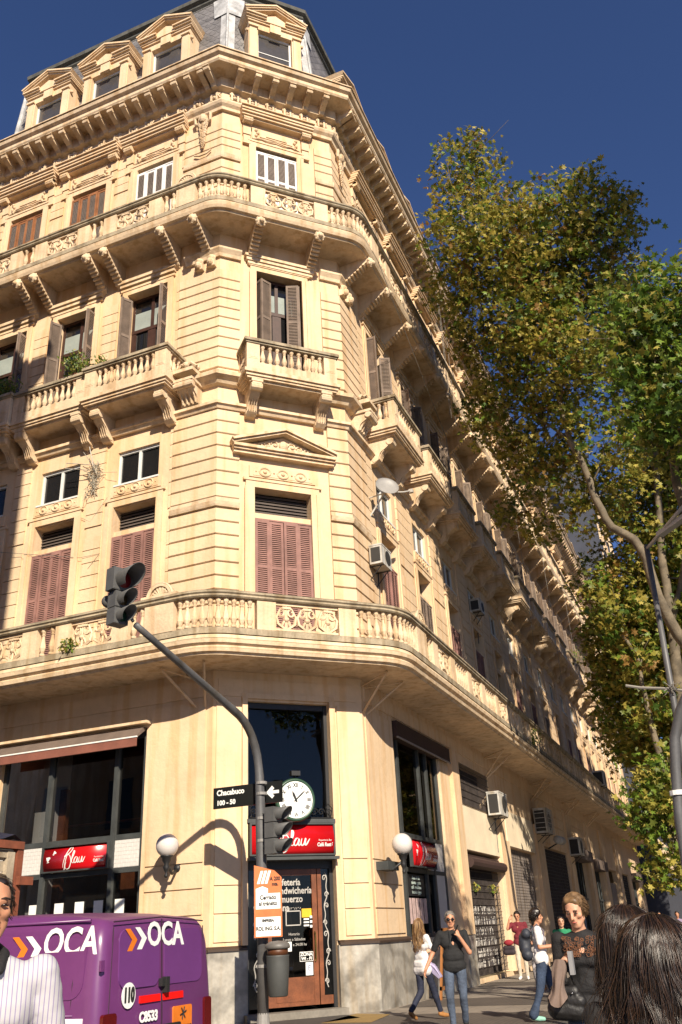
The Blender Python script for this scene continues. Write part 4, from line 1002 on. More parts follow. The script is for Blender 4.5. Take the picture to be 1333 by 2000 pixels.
g = MB(); FR.box(g, 20.2, 26.6, -.5, -.4, 4.5*0+.14, 4.4); g.build('roller_shutter', mat('rusty_brown_shutter', (.10, .045, .03), .7, .4, 2), BLD)
g = MB()
for a0 in (28.2, 34.4, 54.2):
    for k in range(5): FR.box(g, a0+.9*k, a0+.9*k+.06, -.25, -.18, .14, 4.3)
    FR.box(g, a0, a0+4.1, -.25, -.16, 2.5, 2.6)
g.build('shop_window_frame', GREYM, BLD)
for k, (a, hgt, c_) in enumerate(((29, 1.6, (.5, .5, .48)), (30.6, 1.2, (.3, .03, .03)), (32, 1.7, (.45, .5, .6)), (35.5, 1.5, (.6, .5, .3)), (37, 1.3, (.5, .5, .5)), (47.5, 1.4, (.4, .05, .05)))):
    g = MB(); FR.box(g, a-.25, a+.25, -.6, -.4, .2, hgt); FR.box(g, a-.2, a+.2, -.5, -.38, hgt, hgt+.5); g.build('goods_display', mat('goods_%d' % k, c_, .8), BLD)
for a, w_, z in ((28, 4.8, 4.35), (34.3, 4.2, 4.1), (54.1, 4.8, 4.1)): g = MB(); FR.box(g, a, a+w_, -.3, .35, z, z+.5); g.build('awning_box', AWNG, BLD)
# ------------------------------------------------------------------ ground
def flat(name, pts, z, m_, kind='structure'):
    me = bpy.data.meshes.new(name); me.from_pydata([(x, y, z) for x, y in pts], [], [tuple(range(len(pts)))]); me.materials.append(m_)
    o = bpy.data.objects.new(name, me); col.objects.link(o); o['kind'] = kind; return o
ASPH = mat('asphalt', (.055, .053, .05), .9, .3, 1.5, .4, 60)
PAVE = mat('grey_pavement_tiles', (.27, .23, .19), .75, .2, 1.2, .1, 30)
def gridify(m_, sx, sy, dark=.6, w_=.06):
    t = m_.node_tree; n = t.nodes; L = t.links; b = n['Principled BSDF']; g = n.new('ShaderNodeNewGeometry'); br = n.new('ShaderNodeTexBrick')
    br.offset = 0; br.inputs['Scale'].default_value = 1; br.inputs['Mortar Size'].default_value = w_*sx; br.inputs['Brick Width'].default_value = sx; br.inputs['Row Height'].default_value = sy
    br.inputs['Color1'].default_value = (1, 1, 1, 1); br.inputs['Color2'].default_value = (.93, .93, .93, 1); br.inputs['Mortar'].default_value = (dark, dark, dark, 1)
    L.new(g.outputs['Position'], br.inputs['Vector']); old = b.inputs['Base Color'].links[0].from_socket
    x = n.new('ShaderNodeMix'); x.data_type = 'RGBA'; x.blend_type = 'MULTIPLY'; x.inputs[0].default_value = 1; L.new(old, x.inputs[6]); L.new(br.outputs['Color'], x.inputs[7]); L.new(x.outputs[2], b.inputs['Base Color'])
gridify(PAVE, .4, .4, .75, .03)
flat('road', [(-400, -400), (400, -400), (400, 600), (-400, 600)], -.13, ASPH)
def kerbed(name, pts, h=.13):
    m = MB(); m.prism(pts, -.13, 0); o = m.build(name, PAVE); o['kind'] = 'structure'; return o
def arcp(cx, cy, r, a0, a1, n=8): return [(cx+r*math.cos(math.radians(a0+(a1-a0)*k/n)), cy+r*math.sin(math.radians(a0+(a1-a0)*k/n))) for k in range(n+1)]
kerbed('pavement', [(-60, 14.6), (-2.2, 14.6)]+arcp(-2.2, 16.6, 2.0, -90, 0)+[(-.2, 170), (-7.4, 170), (-7.4, 19.6), (-9.9, 17.1), (-60, 17.1)])
kerbed('pavement', [(-60, 4.6), (-2, 4.6)]+arcp(-2, 2.6, 2, 90, 0)+[(0, -60), (-60, -60)])
kerbed('pavement', [(18, -60), (34, -60), (34, 170), (18, 170)])
PB = mat('brown_ribbed_pavement_tiles', (.12, .10, .085), .7, .2, 1.5, .2, 30); gridify(PB, .1, .1, .6, .12)
flat('pavement_band', [(-7.3, 20.2), (-.6, 20.2), (-.6, 22.4), (-7.3, 22.4)], .004, PB)
flat('pavement_band', [(-9.0, 15.4), (-.9, 15.4), (-.9, 18.6), (-6.2, 18.6), (-7.4, 18.2), (-9, 16.9)], .004, PB)
flat('pavement_band', [(-7.3, 26.6), (-.6, 26.6), (-.6, 28.2), (-7.3, 28.2)], .004, PB)
YT = mat('yellow_tactile_paving', (.34, .22, .07), .7, .15, 2); gridify(YT, .1, .1, .7, .2)
flat('tactile_paving', [(-7.7, 17.0), (-6.7, 17.0), (-6.9, 18.6), (-7.75, 18.9)], .009, YT)
flat('entrance_threshold', [(-9.7, 16.4), (-8.2, 16.0), (-7.3, 18.0), (-7.9, 18.7)], .009, mat('dark_threshold_stone', (.06, .055, .05), .7))
WL = mat('road_white_paint', (.7, .7, .68), .7, .15)
for k in range(5):
    flat('crossing_stripe', [(-7.6+1.0*k, 5), (-7.1+1.0*k, 5), (-7.1+1.0*k, 14.2), (-7.6+1.0*k, 14.2)], -.126, WL)

# ------------------------------------------------------------------ other buildings of the street
def block(name, label, x0, x1, y0, y1, h, m_, cols_, faces, win=(1.2, 1.9, 3.2, 3.4)):
    t = thing(name, label, 'building', ((x0+x1)/2, (y0+y1)/2, 0)); m = MB(); m.box(x0, x1, y0, y1, 0, h); m.box(x0-.3, x1+.3, y0-.3, y1+.3, h, h+.5); m.box(x0-.1, x1+.1, y0-.1, y1+.1, 4.6, 5.0); m.build('wall', m_, t)
    g = MB(); f = MB(); ww_, wh, px_, pz = win
    for fc in faces:
        z = 5.6
        while z+wh < h-.5:
            if fc in 'xX':
                X = x1 if fc == 'X' else x0; s = 1 if fc == 'X' else -1; y = y0+1
                while y+ww_ < y1: g.box(*sorted((X, X+s*.02)), y, y+ww_, z, z+wh); f.box(*sorted((X, X+s*.12)), y-.15, y+ww_+.15, z-.15, z); f.box(*sorted((X, X+s*.1)), y-.12, y, z, z+wh+.12); f.box(*sorted((X, X+s*.1)), y+ww_, y+ww_+.12, z, z+wh+.12); y += px_
            else:
                Y = y1 if fc == 'Y' else y0; s = 1 if fc == 'Y' else -1; x = x0+1
                while x+ww_ < x1: g.box(x, x+ww_, *sorted((Y, Y+s*.02)), z, z+wh); f.box(x-.15, x+ww_+.15, *sorted((Y, Y+s*.12)), z-.15, z); x += px_
            z += pz
    g.build('window', GLASSD, t); f.build('window_frame', STONE2, t); return t
GB = mat('blue_grey_render', (.055, .06, .08), .9, .15, 1); GB2 = mat('mid_grey_render', (.10, .095, .095), .9, .12, 1); DB_ = mat('shade_dark_render', (.03, .027, .025), .9, .2, 1)  # render colours darkened to stand in for deep shade down the avenue
block('office_building', 'tall blue-grey building rising behind the far end of the cream facade', -24, -5.9, 84, 104, 45, GB, 4, 'Xy')
block('office_building', 'dark grey building further down the avenue behind the plane trees', -22, -7.2, 106, 130, 34, GB2, 4, 'Xy')
block('apartment_block', 'dark building closing the avenue far behind the trees', -6, 40, 150, 165, 26, DB_, 4, 'y')
block('apartment_block', 'building across the side street beyond the left edge of the view', -30, -6.6, -14, 4.15, 27, STONE2, 4, 'YX')
block('apartment_block', 'brown building on the far side of the avenue', 36, 50, 10, 140, 26, DB_, 4, 'x')
# ------------------------------------------------------------------ plane trees
LM = [mat('leaf_green', (.15, .185, .028), .5, .3, 2, trans=.42), mat('leaf_olive', (.33, .30, .05), .5, .3, 2, trans=.42), mat('leaf_yellow_olive', (.52, .43, .09), .5, .3, 2, trans=.42), mat('leaf_brown', (.30, .17, .04), .6, .3, 2, trans=.3), mat('leaf_deep_green', (.08, .15, .02), .5, .3, 2, trans=.42), mat('leaf_bright_green', (.20, .30, .035), .5, .3, 2, trans=.42)]
BARK = mat('mottled_plane_bark', (.17, .135, .09), .85, .5, 3.5, .4, 12)
LEAF = [(0, -.5), (.12, -.2), (.5, -.3), (.34, .02), (.55, .25), (.2, .2), (0, .6), (-.2, .2), (-.55, .25), (-.34, .02), (-.5, -.3), (-.12, -.2)]
def crown(name, blobs, parent, wts, size=.15, dens=1.0, seed=1, twig=.34):
    R = random.Random(seed); v = []; f = []; mi = []
    for (bx, by, bz, br) in blobs:
        nt_ = int(46*br*br*dens*(1.0+.35*br))+3
        for _ in range(nt_):
            while True:
                p = Vector((R.uniform(-1, 1), R.uniform(-1, 1), R.uniform(-1, 1)))
                if p.length < 1 and R.random() < .35+.65*p.length: break
            c = Vector((bx, by, bz))+Vector((p.x*1.05, p.y*1.15, p.z*.95))*br*R.uniform(.85, 1.18)
            tw = R.choices(range(len(LM)), wts)[0]
            for _ in range(R.randint(7, 13)):
                q = c+Vector((R.gauss(0, 1), R.gauss(0, 1), R.gauss(0, .75)))*twig*.5
                s = size*R.uniform(.6, 1.25); a = R.uniform(0, 2*PI)
                n = Vector((R.gauss(.15, .6), R.gauss(-.15, .6), R.uniform(.1, 1))).normalized(); t1 = n.orthogonal().normalized(); t2 = n.cross(t1)
                u = t1*math.cos(a)+t2*math.sin(a); w_ = n.cross(u); o = len(v)
                v += [tuple(q+u*(x*s)+w_*(y*s)+n*(-.22*s*abs(x)*2*abs(x))) for x, y in LEAF]
                f.append(tuple(range(o, o+12))); mi.append(tw if R.random() < .7 else R.choices(range(len(LM)), wts)[0])
    me = bpy.data.meshes.new(name); me.from_pydata(v, [], f); [me.materials.append(x) for x in LM]; me.polygons.foreach_set('material_index', mi)
    return link(name, me, parent)
def branchy(mb, limbs, blobs, seed=1, every=1):
    R = random.Random(seed)
    for pts, r0_, r1_ in limbs:
        P_ = [Vector(p) for p in pts]; q = []
        for i in range(len(P_)-1):
            for k in range(3): q.append(P_[i].lerp(P_[i+1], k/3)+Vector((R.uniform(-1, 1), R.uniform(-1, 1), 0))*.02)
        q.append(P_[-1]); mb.tube(q, [r0_+(r1_-r0_)*i/(len(q)-1) for i in range(len(q))], 9)
    nodes = [Vector(pts[i]).lerp(Vector(pts[i+1]), f/4) for pts, _, _ in limbs for i in range(1, len(pts)-1) for f in range(4)]
    for b in blobs[::every]:
        c = Vector(b[:3]); n = R.choice(sorted(nodes, key=lambda x: (x-c).length+max(0, x.z-c.z)*1.5)[:7])
        if (n-c).length > 3.4: continue
        m_ = n.lerp(c, .5)+Vector((R.uniform(-.2, .2), R.uniform(-.2, .2), .15)); mb.tube([n, m_, c], [.038, .025, .012], 5)
        for _ in range(5):
            e = c+Vector((R.gauss(0, .6), R.gauss(0, .6), R.gauss(.1, .5)))*b[3]; mb.tube([m_.lerp(c, .6), c.lerp(e, .5)+Vector((0, 0, .08)), e], [.018, .012, .006], 4)
def tree(label, base, limbs, blobs, wts, seed, size=.15, dens=1.0, grp=None):
    t = thing('plane_tree', label, 'tree', base, group=grp); m = MB(); branchy(m, limbs, blobs, seed); m.build('trunk', BARK, t, True); crown('crown', blobs, t, wts, size, dens, seed); return t
rr_ = random.Random(3)
def cloud(cx, cy, z0, z1, n, rx=2.6, r=1.3): return [(cx+rr_.gauss(0, .5)*rx, cy+rr_.gauss(0, .5)*rx*1.1, rr_.uniform(z0, z1), r*rr_.uniform(.6, 1.1)) for _ in range(n)]
A_ = [(-3.63,22.61,25.24,1.20),(-3.47,22.61,23.50,1.46),(-4.16,22.61,22.20,1.33),(-4.80,23.94,21.48,1.06),(-3.23,22.61,21.16,1.60),(-2.23,22.61,22.29,1.20),(-1.60,22.61,20.93,1.60),(-0.67,22.61,21.63,1.33),(0.13,22.61,22.58,0.80),(0.49,22.61,20.92,1.20),(-0.39,23.94,20.68,1.60),(0.88,22.61,21.17,0.60),(-1.68,23.94,19.88,1.73),(-3.02,23.94,19.95,1.73),(-4.16,23.94,19.94,1.20),(-0.78,23.94,18.34,1.60),(-2.34,23.94,17.66,1.60),(-3.87,25.27,18.59,1.33),(-4.75,25.27,19.52,0.67),(-1.45,23.94,16.23,1.46),(-3.79,25.27,16.52,1.46),(-5.00,26.60,18.04,0.80),(-2.90,25.27,15.68,1.20),(-1.01,23.94,14.28,1.20),(-2.49,25.27,14.09,1.20),(-3.78,26.60,15.03,1.06),(-4.68,27.93,14.47,0.67),(-3.72,27.93,13.67,0.73),(-1.64,25.27,12.64,0.93),(-0.86,25.27,13.49,1.06),(-1.14,22.61,16.78,1.20),(-2.30,22.61,18.33,1.20)]
B_ = [(0.49,14.0,11.46,0.80),(1.01,14.0,11.39,0.80),(0.57,14.0,10.52,0.90),(0.15,14.0,10.89,0.60),(0.89,14.0,10.20,0.90),(0.12,14.0,10.01,0.60),(0.53,14.0,9.46,0.80),(0.12,14.0,9.06,0.50),(0.67,14.0,8.71,0.70),(1.38,14.0,10.69,1.20),(1.16,14.0,9.27,1.20)]
C2_ = [(-1.2,31,12.2,1.1),(-.4,31,13.5,1.3),(-2.3,33,10.3,1.1),(-1.2,32,10.8,1.3),(-1.9,33,9.2,1.3),(-.6,32,9.0,1.5),(-1.8,33,7.6,1.4),(-.3,32,7.2,1.5),(-1.2,33,5.8,1.3),(-2.3,34,6.9,1.0),(-2.6,34,8.6,.9),(-.2,31,10.6,1.4),(-1.9,33,13.2,.9),(-.8,32,15,1.2),(-2.2,34,11.8,.8),(.3,31,5.2,1.5),(-1.0,32,4.2,1.0)]
C_ = C2_+[(0.93,32.50,25.86,1.25),(0.47,31.25,15.74,1.62),(-0.61,32.50,15.49,1.50),(0.29,31.25,13.11,1.62),(-2.33,33.75,13.30,1.50),(-1.65,33.75,11.71,1.75),(-0.47,32.50,11.53,1.75),(-1.17,32.50,9.72,1.88),(-2.29,35.00,10.53,1.62),(-0.53,32.50,8.71,1.88),(-1.94,33.75,8.24,1.75),(-2.74,35.00,7.62,1.38),(-1.24,32.50,6.85,1.62),(-2.78,35.00,11.64,1.25),(0.51,32.50,11.15,2.00),(1.50,32.50,14.99,2.00),(0.07,32.50,7.56,2.00),(-2.75,35.00,9.59,1.12),(1.11,31.25,16.23,1.25),(0.41,31.25,17.27,1.00),(1.12,32.50,23.89,1.50),(1.25,32.50,21.64,1.75),(0.88,32.50,19.39,1.62)]
D_ = [(-1.19,20.0,3.68,0.55),(-1.06,20.0,3.07,0.60),(-1.46,20.0,3.30,0.40),(-1.10,20.0,2.39,0.50),(-1.44,20.0,2.41,0.35),(-1.61,20.0,3.87,0.30),(-1.77,20.0,3.33,0.25),(-0.87,20.0,4.26,0.50),(-0.69,20.0,3.63,0.70)]
LA = [(0.84, 25.6, 0), (.74, 25.5, 3), (0.56,25.27,6.13), (0.21,24.74,7.44), (-0.17,24.34,8.25), (-0.47,23.94,9.26), (-0.56,23.94,10.40), (-0.74,23.94,10.99), (-1.29,23.94,11.49), (-1.56,23.94,12.37), (-1.68,23.94,13.42), (-1.96,23.94,14.54), (-2.05,23.94,15.84), (-2.00,23.94,17.56), (-1.84,23.28,19.05)]
tree('olive and yellow plane tree nearest the facade with a long bent pale limb', (.84, 25.6, 0), [(LA, .19, .06), ([(-1.84,23.28,19.05), (-2.53,22.88,21.47), (-3.46,22.61,24.26)], .06, .02), ([(-2.00,23.94,17.48), (-1.20,23.41,19.47), (0.00,22.88,21.87)], .05, .02), ([(-1.96,23.94,14.55), (-3.06,24.74,16.28), (-4.12,24.61,19.21)], .05, .02)], A_, (3.5, 5, 3.5, .8, 1.2, 1.6), 11, .175, .85)
LBm = [(-0.85,30.00,-0.36), (-0.74,30.00,3.36), (-0.68,30.00,6.86), (-0.47,30.00,8.82), (-0.35,30.00,10.20), (-0.20,30.00,12.36), (0.06,30.00,14.25), (0.39,30.00,16.65), (0.75,31.25,19.64), (1.00,32.50,23.39)]
tree('plane tree with a straight pale trunk behind the street light pole', (-.85, 30, 0), [(LBm, .26, .06), ([(-0.35,30.00,10.20), (0.30,30.00,11.71), (1.02,28.75,13.50)], .13, .06)], C_, (3, 5, 4, .8, 2, 2.5), 12, .175, .85)
tree('deep green plane tree crown at the right edge beside the olive one', (1.6, 14.6, 0), [([(1.6, 14.6, 0), (1.4, 14.8, 4), (0.9, 15.0, 6.6), (0.47, 15.0, 7.65), (0.41, 15.0, 8.16), (0.45, 15.0, 8.77), (0.43, 14.5, 9.2), (0.53, 14.0, 10.2)], .13, .045)], B_, (2, 1.5, .5, 0, 3.5, 4), 13, .14, 1.15)
tree('low leafy plane sapling with pale mottled stems at the right edge', (-.95, 20, 0), [([(-.95, 20.0, 0), (-1.04, 20.0, 1.73), (-1.14, 20.0, 2.49), (-1.13, 20.0, 3.37), (-1.03, 20.0, 3.97)], .07, .03)], D_, (2, 3, 2, 0, 1, 5), 14, .15, 1.7)
tree('tall unseen plane tree added beyond the right edge of the view to shade the facade', (7.2, 20, 0), [([(7.2, 20, 0), (7.1, 20, 8), (6.8, 21, 16), (6.5, 22, 23)], .35, .1)], [(7.2,32.1,29.6,0.93),(6.8,14.3,27.8,1.18),(6.7,23.0,28.7,1.20),(6.3,31.7,25.2,1.14),(7.0,18.5,27.2,0.93),(7.4,32.0,28.6,0.97),(7.6,15.4,29.8,1.02),(5.9,17.6,23.0,0.95),(6.2,36.9,26.6,1.13),(8.0,21.0,31.4,1.06),(7.4,28.4,28.7,1.29),(6.3,15.6,24.8,0.95),(6.1,28.8,22.2,1.06),(6.6,17.3,27.6,0.90),(5.2,27.5,21.7,1.23),(5.7,31.8,21.2,0.81),(7.6,21.0,30.7,0.95),(5.7,24.5,24.3,1.30),(6.6,15.8,25.6,1.00),(6.6,37.2,24.1,1.25),(7.3,29.1,30.3,1.22),(6.4,33.1,26.2,1.15),(5.9,25.0,22.0,0.93),(6.6,25.7,28.7,0.81),(6.5,17.6,26.9,0.93),(7.1,24.3,30.4,1.01),(6.4,35.1,27.0,1.04),(5.4,27.1,22.0,0.95),(6.3,33.5,24.4,1.29),(6.3,36.2,24.9,0.96),(6.8,23.4,26.4,1.27),(5.2,23.0,20.7,0.83),(6.5,15.4,28.5,1.16),(8.0,21.1,31.4,0.83),(7.6,17.6,31.1,1.01),(7.2,31.8,29.5,1.03),(5.6,18.2,24.1,1.11),(5.8,29.5,22.4,0.85),(6.7,16.8,27.6,1.25),(6.4,29.3,27.7,1.22),(7.3,15.5,28.0,1.25),(6.6,35.1,25.9,1.20),(8.1,15.8,31.5,1.02),(6.0,33.3,25.2,1.16),(7.8,14.4,30.1,0.94),(6.0,37.0,22.1,0.94),(6.9,36.4,26.0,0.82),(7.4,15.5,29.8,1.07),(5.5,16.7,22.4,0.83),(7.7,35.9,29.7,1.15),(5.8,23.5,21.9,0.86),(6.4,27.5,25.7,0.84),(5.8,17.3,25.6,1.06),(5.4,19.5,23.2,1.08),(5.4,25.1,22.7,1.08),(5.8,36.6,24.7,0.96),(7.0,19.5,27.3,1.08),(5.9,19.8,24.0,1.02),(7.7,22.3,31.6,1.13),(7.2,30.2,28.1,0.99)], (3, 5, 4, 1, 2.5, 2), 31, .3, .5)  # unseen tree, added so that its crown shades the right facade
FT_ = [(-1.46, 30.0, 0), (-1.46, 30.0, 2.71), (-1.57, 30.0, 3.58), (-1.6, 30.0, 4.32), (-1.43, 30.0, 5.37), (-1.55, 30.0, 6.33), (-1.6, 30.0, 7.31), (-1.64, 30.0, 8.32), (-1.61, 30.0, 9.35), (-1.97, 30.0, 10.12)]
lab = ['third plane tree of the row, its leaning trunk showing beside the facade', 'fourth plane tree of the row along the avenue pavement', 'fifth plane tree of the row, in the shade further down', 'sixth plane tree of the row before the far end of the cream building', 'last plane tree of the row by the blue-grey building']
for i, y in enumerate((33, 41, 49, 58, 70)):
    bl = cloud(.9, y, 7, 14, 12, 1.7, 1.3)+cloud(3.4, y-1, 11, 20, 14, 2.2, 1.5)  # second cloud: crown part added outside the view to shade the facade
    if i == 0: bl += [(-1.9, 30, 10.8, 1.0), (-1.5, 30, 9.2, .9), (-2.2, 30.5, 12, .8), (-1.3, 30, 7.6, .7)]
    tr_ = FT_ if i == 0 else [(-1.1, y, 0), (-1.0, y, 3), (-1.1, y, 5.5), (-.8, y, 8), (-.6, y, 12)]
    tree(lab[i], (tr_[0][0], y, 0), [(tr_, .17 if i == 0 else .22, .05)], bl, (3, 5, 3, 1, 3, 2), 20+i, .24, .55, 'plane trees in a row along the avenue')
for i, y in enumerate((24, 36, 50, 66, 84, 100)):
    tree('plane tree on the opposite side of the avenue, number %s from the camera' % ('one', 'two', 'three', 'four', 'five', 'six')[i], (19.5, y, 0), [([(19.5, y, 0), (19.4, y, 5), (19.6, y, 10)], .25, .08)], cloud(19.5, y, 6, 15, 14, 3, 1.9), (3, 5, 3, 1, 3, 2), 40+i, .34, .3, 'plane trees opposite') if y > 40 else None

# ------------------------------------------------------------------ mast arm traffic signal
PG = mat('blue_grey_pole_paint', (.10, .10, .105), .5, .25, 4, streak=.2)
tp = thing('signal_pole', 'grey curved mast arm pole reaching out over the side street', 'signal pole', (-8.13, 15.6, 0))
m = MB(); base = Vector((-8.15, 15.6, 0)); ad_ = Vector((math.cos(math.radians(264)), math.sin(math.radians(264)), 0)); pts = [base, base+Vector((0, 0, 2)), base+Vector((-.02, 0, 3.4)), base+Vector((-.04, 0, 4.3))]
for k in range(1, 9):
    a = k/8*math.radians(78); pts.append(base+Vector((-.05, 0, 4.3))+ad_*(1.05*(1-math.cos(a)))+Vector((0, 0, 1.15*math.sin(a))))
end = Vector((-8.50, 11.75, 6.33)); last_ = pts[-1]
for k in range(1, 7): pts.append(last_.lerp(end, k/6))
m.tube(pts, [.1]*3+[.085]+[.08]*8+[.07-.003*k for k in range(6)], 14); m.build('pole', PG, tp, True)
m = MB()
for z in (1.0, 1.7, 3.1, 3.5, 3.95, 4.15): m.lathe([(.1, z), (.108, z), (.108, z+.05), (.1, z+.05)], 14, (-8.15, 15.6, 0))
m.lathe([(.17, 0), (.17, .05), (.12, .08), (.1, .3)], 14, (-8.15, 15.6, 0)); m.build('band', mat('galvanised_band', (.25, .24, .23), .5), tp)
LENSR = mat('red_lens', (.16, .004, .006), .3); LENSY = mat('amber_lens', (.05, .03, .006), .3); LENSG = mat('green_lens', (.006, .04, .02), .3)
HG = mat('grey_signal_housing', (.10, .10, .10), .55, .2, 5)
def hood(mb, z, r, ln_, y=0):
    """open tube visor along +X, cut away below"""
    n_ = 18; vs = []; 
    for i in range(n_+1):
        a = math.radians(-55+290*i/n_); cut = 1-.62*(1-math.sin(max(-PI/2, min(PI/2, a if a < PI/2 else PI-a))))/2
        for rr in (r, r-.008):
            vs += [(.12, y+rr*math.cos(a), z+rr*math.sin(a)), (.12+ln_*cut, y+rr*math.cos(a), z+rr*math.sin(a))]
    fs = []
    for i in range(n_):
        o = i*4; p = o+4; fs += [(o, o+1, p+1, p), (o+2, p+2, p+3, o+3), (o+1, o+3, p+3, p+1)]
    mb.add(vs, fs)
def signal(label, M, sizes, w_):
    """traffic light, lenses face +X"""
    t = thing('traffic_light', label, 'traffic light'); t.matrix_world = M
    z = 0; h = MB(); ho = MB(); lens = []
    for i, s in enumerate(sizes):
        z -= s/2; h.box(-.1, .12, -s*.5, s*.5, z-s*.49, z+s*.49); h.box(.1, .125, -s*.46, s*.46, z-s*.46, z+s*.46)
        hood(ho, z, s*.43, s*1.15); lens.append((z, s)); z -= s/2+.01
    h.box(-.14, -.1, -.06, .06, z+.05, -.05); loc_build(h, 'housing', HG, t); loc_build(ho, 'visor', HG, t, True)
    for (zz_, s), mm in zip(lens, (LENSR, LENSY, LENSG)):
        q = MB(); q.M = Matrix(((0, 0, 1, .12), (0, 1, 0, 0), (1, 0, 0, zz_), (0, 0, 0, 1))); q.lathe([(0, .03), (s*.2, .025), (s*.36, .012), (s*.38, 0), (0, 0)], 16, caps=False); loc_build(q, 'lens', mm, t, True)
    return t
s1_ = signal('grey traffic light with a large red lens at the end of the mast arm', Matrix.Translation((-8.78, 11.6, 7.32)) @ Matrix.Rotation(math.radians(-18), 4, 'Z'), (.41, .285, .285), .4)
q = MB(); q.ball((-.28, -.02, -.5), .11, 12, 8, (.8, 1, 1)); q.tube([(-.28, 0, -.42), (-.2, 0, -.2), (-.1, 0, -.08)], .012, 5); q.tube([(-.3, 0, -.55), (-.1, 0, -.6), (.1, .1, -.75)], .03, 6); q.tube([(-.14, 0, -.35), (-.05, .1, -.6), (.25, .15, -.95)], .03, 6); loc_build(q, 'mounting_bracket', HG, s1_, True)
signal('grey three-lens traffic light strapped low on the mast pole over the cafe sign', Matrix.Translation((-7.86, 15.5, 3.69)) @ Matrix.Rotation(math.radians(-12), 4, 'Z'), (.27, .27, .27), .3)
q = MB()
for z in (2.95, 3.6): q.tube([(-8.1, 15.55, z), (-7.9, 15.5, z)], .02, 6)
q.build('signal_strap', HG, tp)
# street name sign
ss = thing('street_name_sign', 'black street name plate with white arrow behind the mast pole', 'street sign', (-8.55, 15.76, 4.0))
ST = Matrix.Translation((-8.55, 15.74, 4.01))
q = MB(); q.box(-.76, .76, -.0, .03, -.2, .2); q.M = None
for i in range(len(q.v)): q.v[i] = (q.v[i][0]-8.55, q.v[i][1]+15.76, q.v[i][2]+4.01)
q.build('plate', mat('black_sign_enamel', (.012, .013, .013), .35), ss)
FS = Matrix(((1, 0, 0, -8.55), (0, 0, -1, 15.755), (0, 1, 0, 4.01), (0, 0, 0, 1)))   # reader looks along +Y, right = +X
q = MB(); addtext(q, 'Chacabuco', .145, FS @ Matrix.Translation((-.68, .09, 0)), bold=.005, align='LEFT', sx=.95); addtext(q, '100 - 50', .125, FS @ Matrix.Translation((-.68, -.1, 0)), bold=.005, align='LEFT')
q.M = FS; q.add([(.42, .0, .003), (.55, .12, .003), (.6, .07, .003), (.56, .03, .003), (.7, .03, .003), (.7, -.03, .003), (.56, -.03, .003), (.6, -.07, .003), (.55, -.12, .003)], [(0, 1, 2, 3, 4, 5, 6, 7, 8)]); q.M = None
q.build('lettering', WHITEP, ss, fix=False)
# temporary road works board
rb = thing('roadworks_board', 'orange and white roadworks notice board tied to the mast pole', 'notice board', (-7.95, 15.4, 1.5))
RM = Matrix.Translation((-7.94, 15.42, 2.08)) @ Matrix.Rotation(math.radians(28), 4, 'Z') @ Matrix(((1, 0, 0, 0), (0, 0, -1, 0), (0, 1, 0, 0), (0, 0, 0, 1)))
ORG = mat('orange_board_paint', (.62, .16, .04), .6, .15, 6)
q = MB(); q.M = RM; q.prism([(-.25, -.6), (.25, -.6), (.25, .38), (.12, .5), (-.25, .6)], -.012, 0); q.build('board', ORG, rb)
q = MB(); q.M = RM
for a in ((-.22, .22, -.58, -.27), (-.22, .22, -.14, .12)): q.add([(a[0], a[2], .003), (a[1], a[2], .003), (a[1], a[3], .003), (a[0], a[3], .003)], [(0, 1, 2, 3)])
q.add([(-.22, .12, .003), (.0, .12, .003), (.0, .2, .003), (-.1, .24, .003), (-.22, .2, .003)], [(0, 1, 2, 3, 4)])
for k in range(3): q.add([(-.2+.07*k, .28, .003), (-.15+.07*k, .28, .003), (-.08+.07*k, .5, .003), (-.13+.07*k, .5, .003)], [(0, 1, 2, 3)])
q.M = None; q.build('white_field', WHITEP, rb, fix=False)
q = MB(); q.M = None
for k, (s_, z, sz) in enumerate((('Cerrado', .05, .1), ('al tránsito', -.05, .095), ('EMPRESA:', -.33, .06), ('ROL ING. S.A.', -.46, .085), ('A 200', .36, .09), ('mts.', .27, .08))):
    addtext(q, s_, sz, RM @ Matrix.Translation((.0 if k < 4 else .13, z, .007)), bold=.003, sx=.85)
q.build('lettering', BLACK, rb, fix=False)
# litter bin
lb = thing('litter_bin', 'dark grey plastic litter bin strapped to the mast pole', 'bin', (-7.76, 15.42, .5))
q = MB(); q.lathe([(.15, 0), (.17, .02), (.2, .5), (.2, .62), (.205, .64)], 20, (-7.76, 15.42, .55)); q.build('body', mat('dark_grey_plastic', (.065, .068, .066), .55, .15, 4), lb, True)
q = MB(); q.lathe([(.185, 0), (.185, .11)], 20, (-7.76, 15.42, 1.19)); q.build('slot', mat('brown_band', (.09, .03, .01), .5), lb, True)
q = MB(); q.lathe([(.21, 0), (.225, .03), (.21, .08), (.14, .12), (0, .13)], 20, (-7.76, 15.42, 1.29)); q.build('lid', mat('grey_plastic_lid', (.13, .12, .11), .5), lb, True)
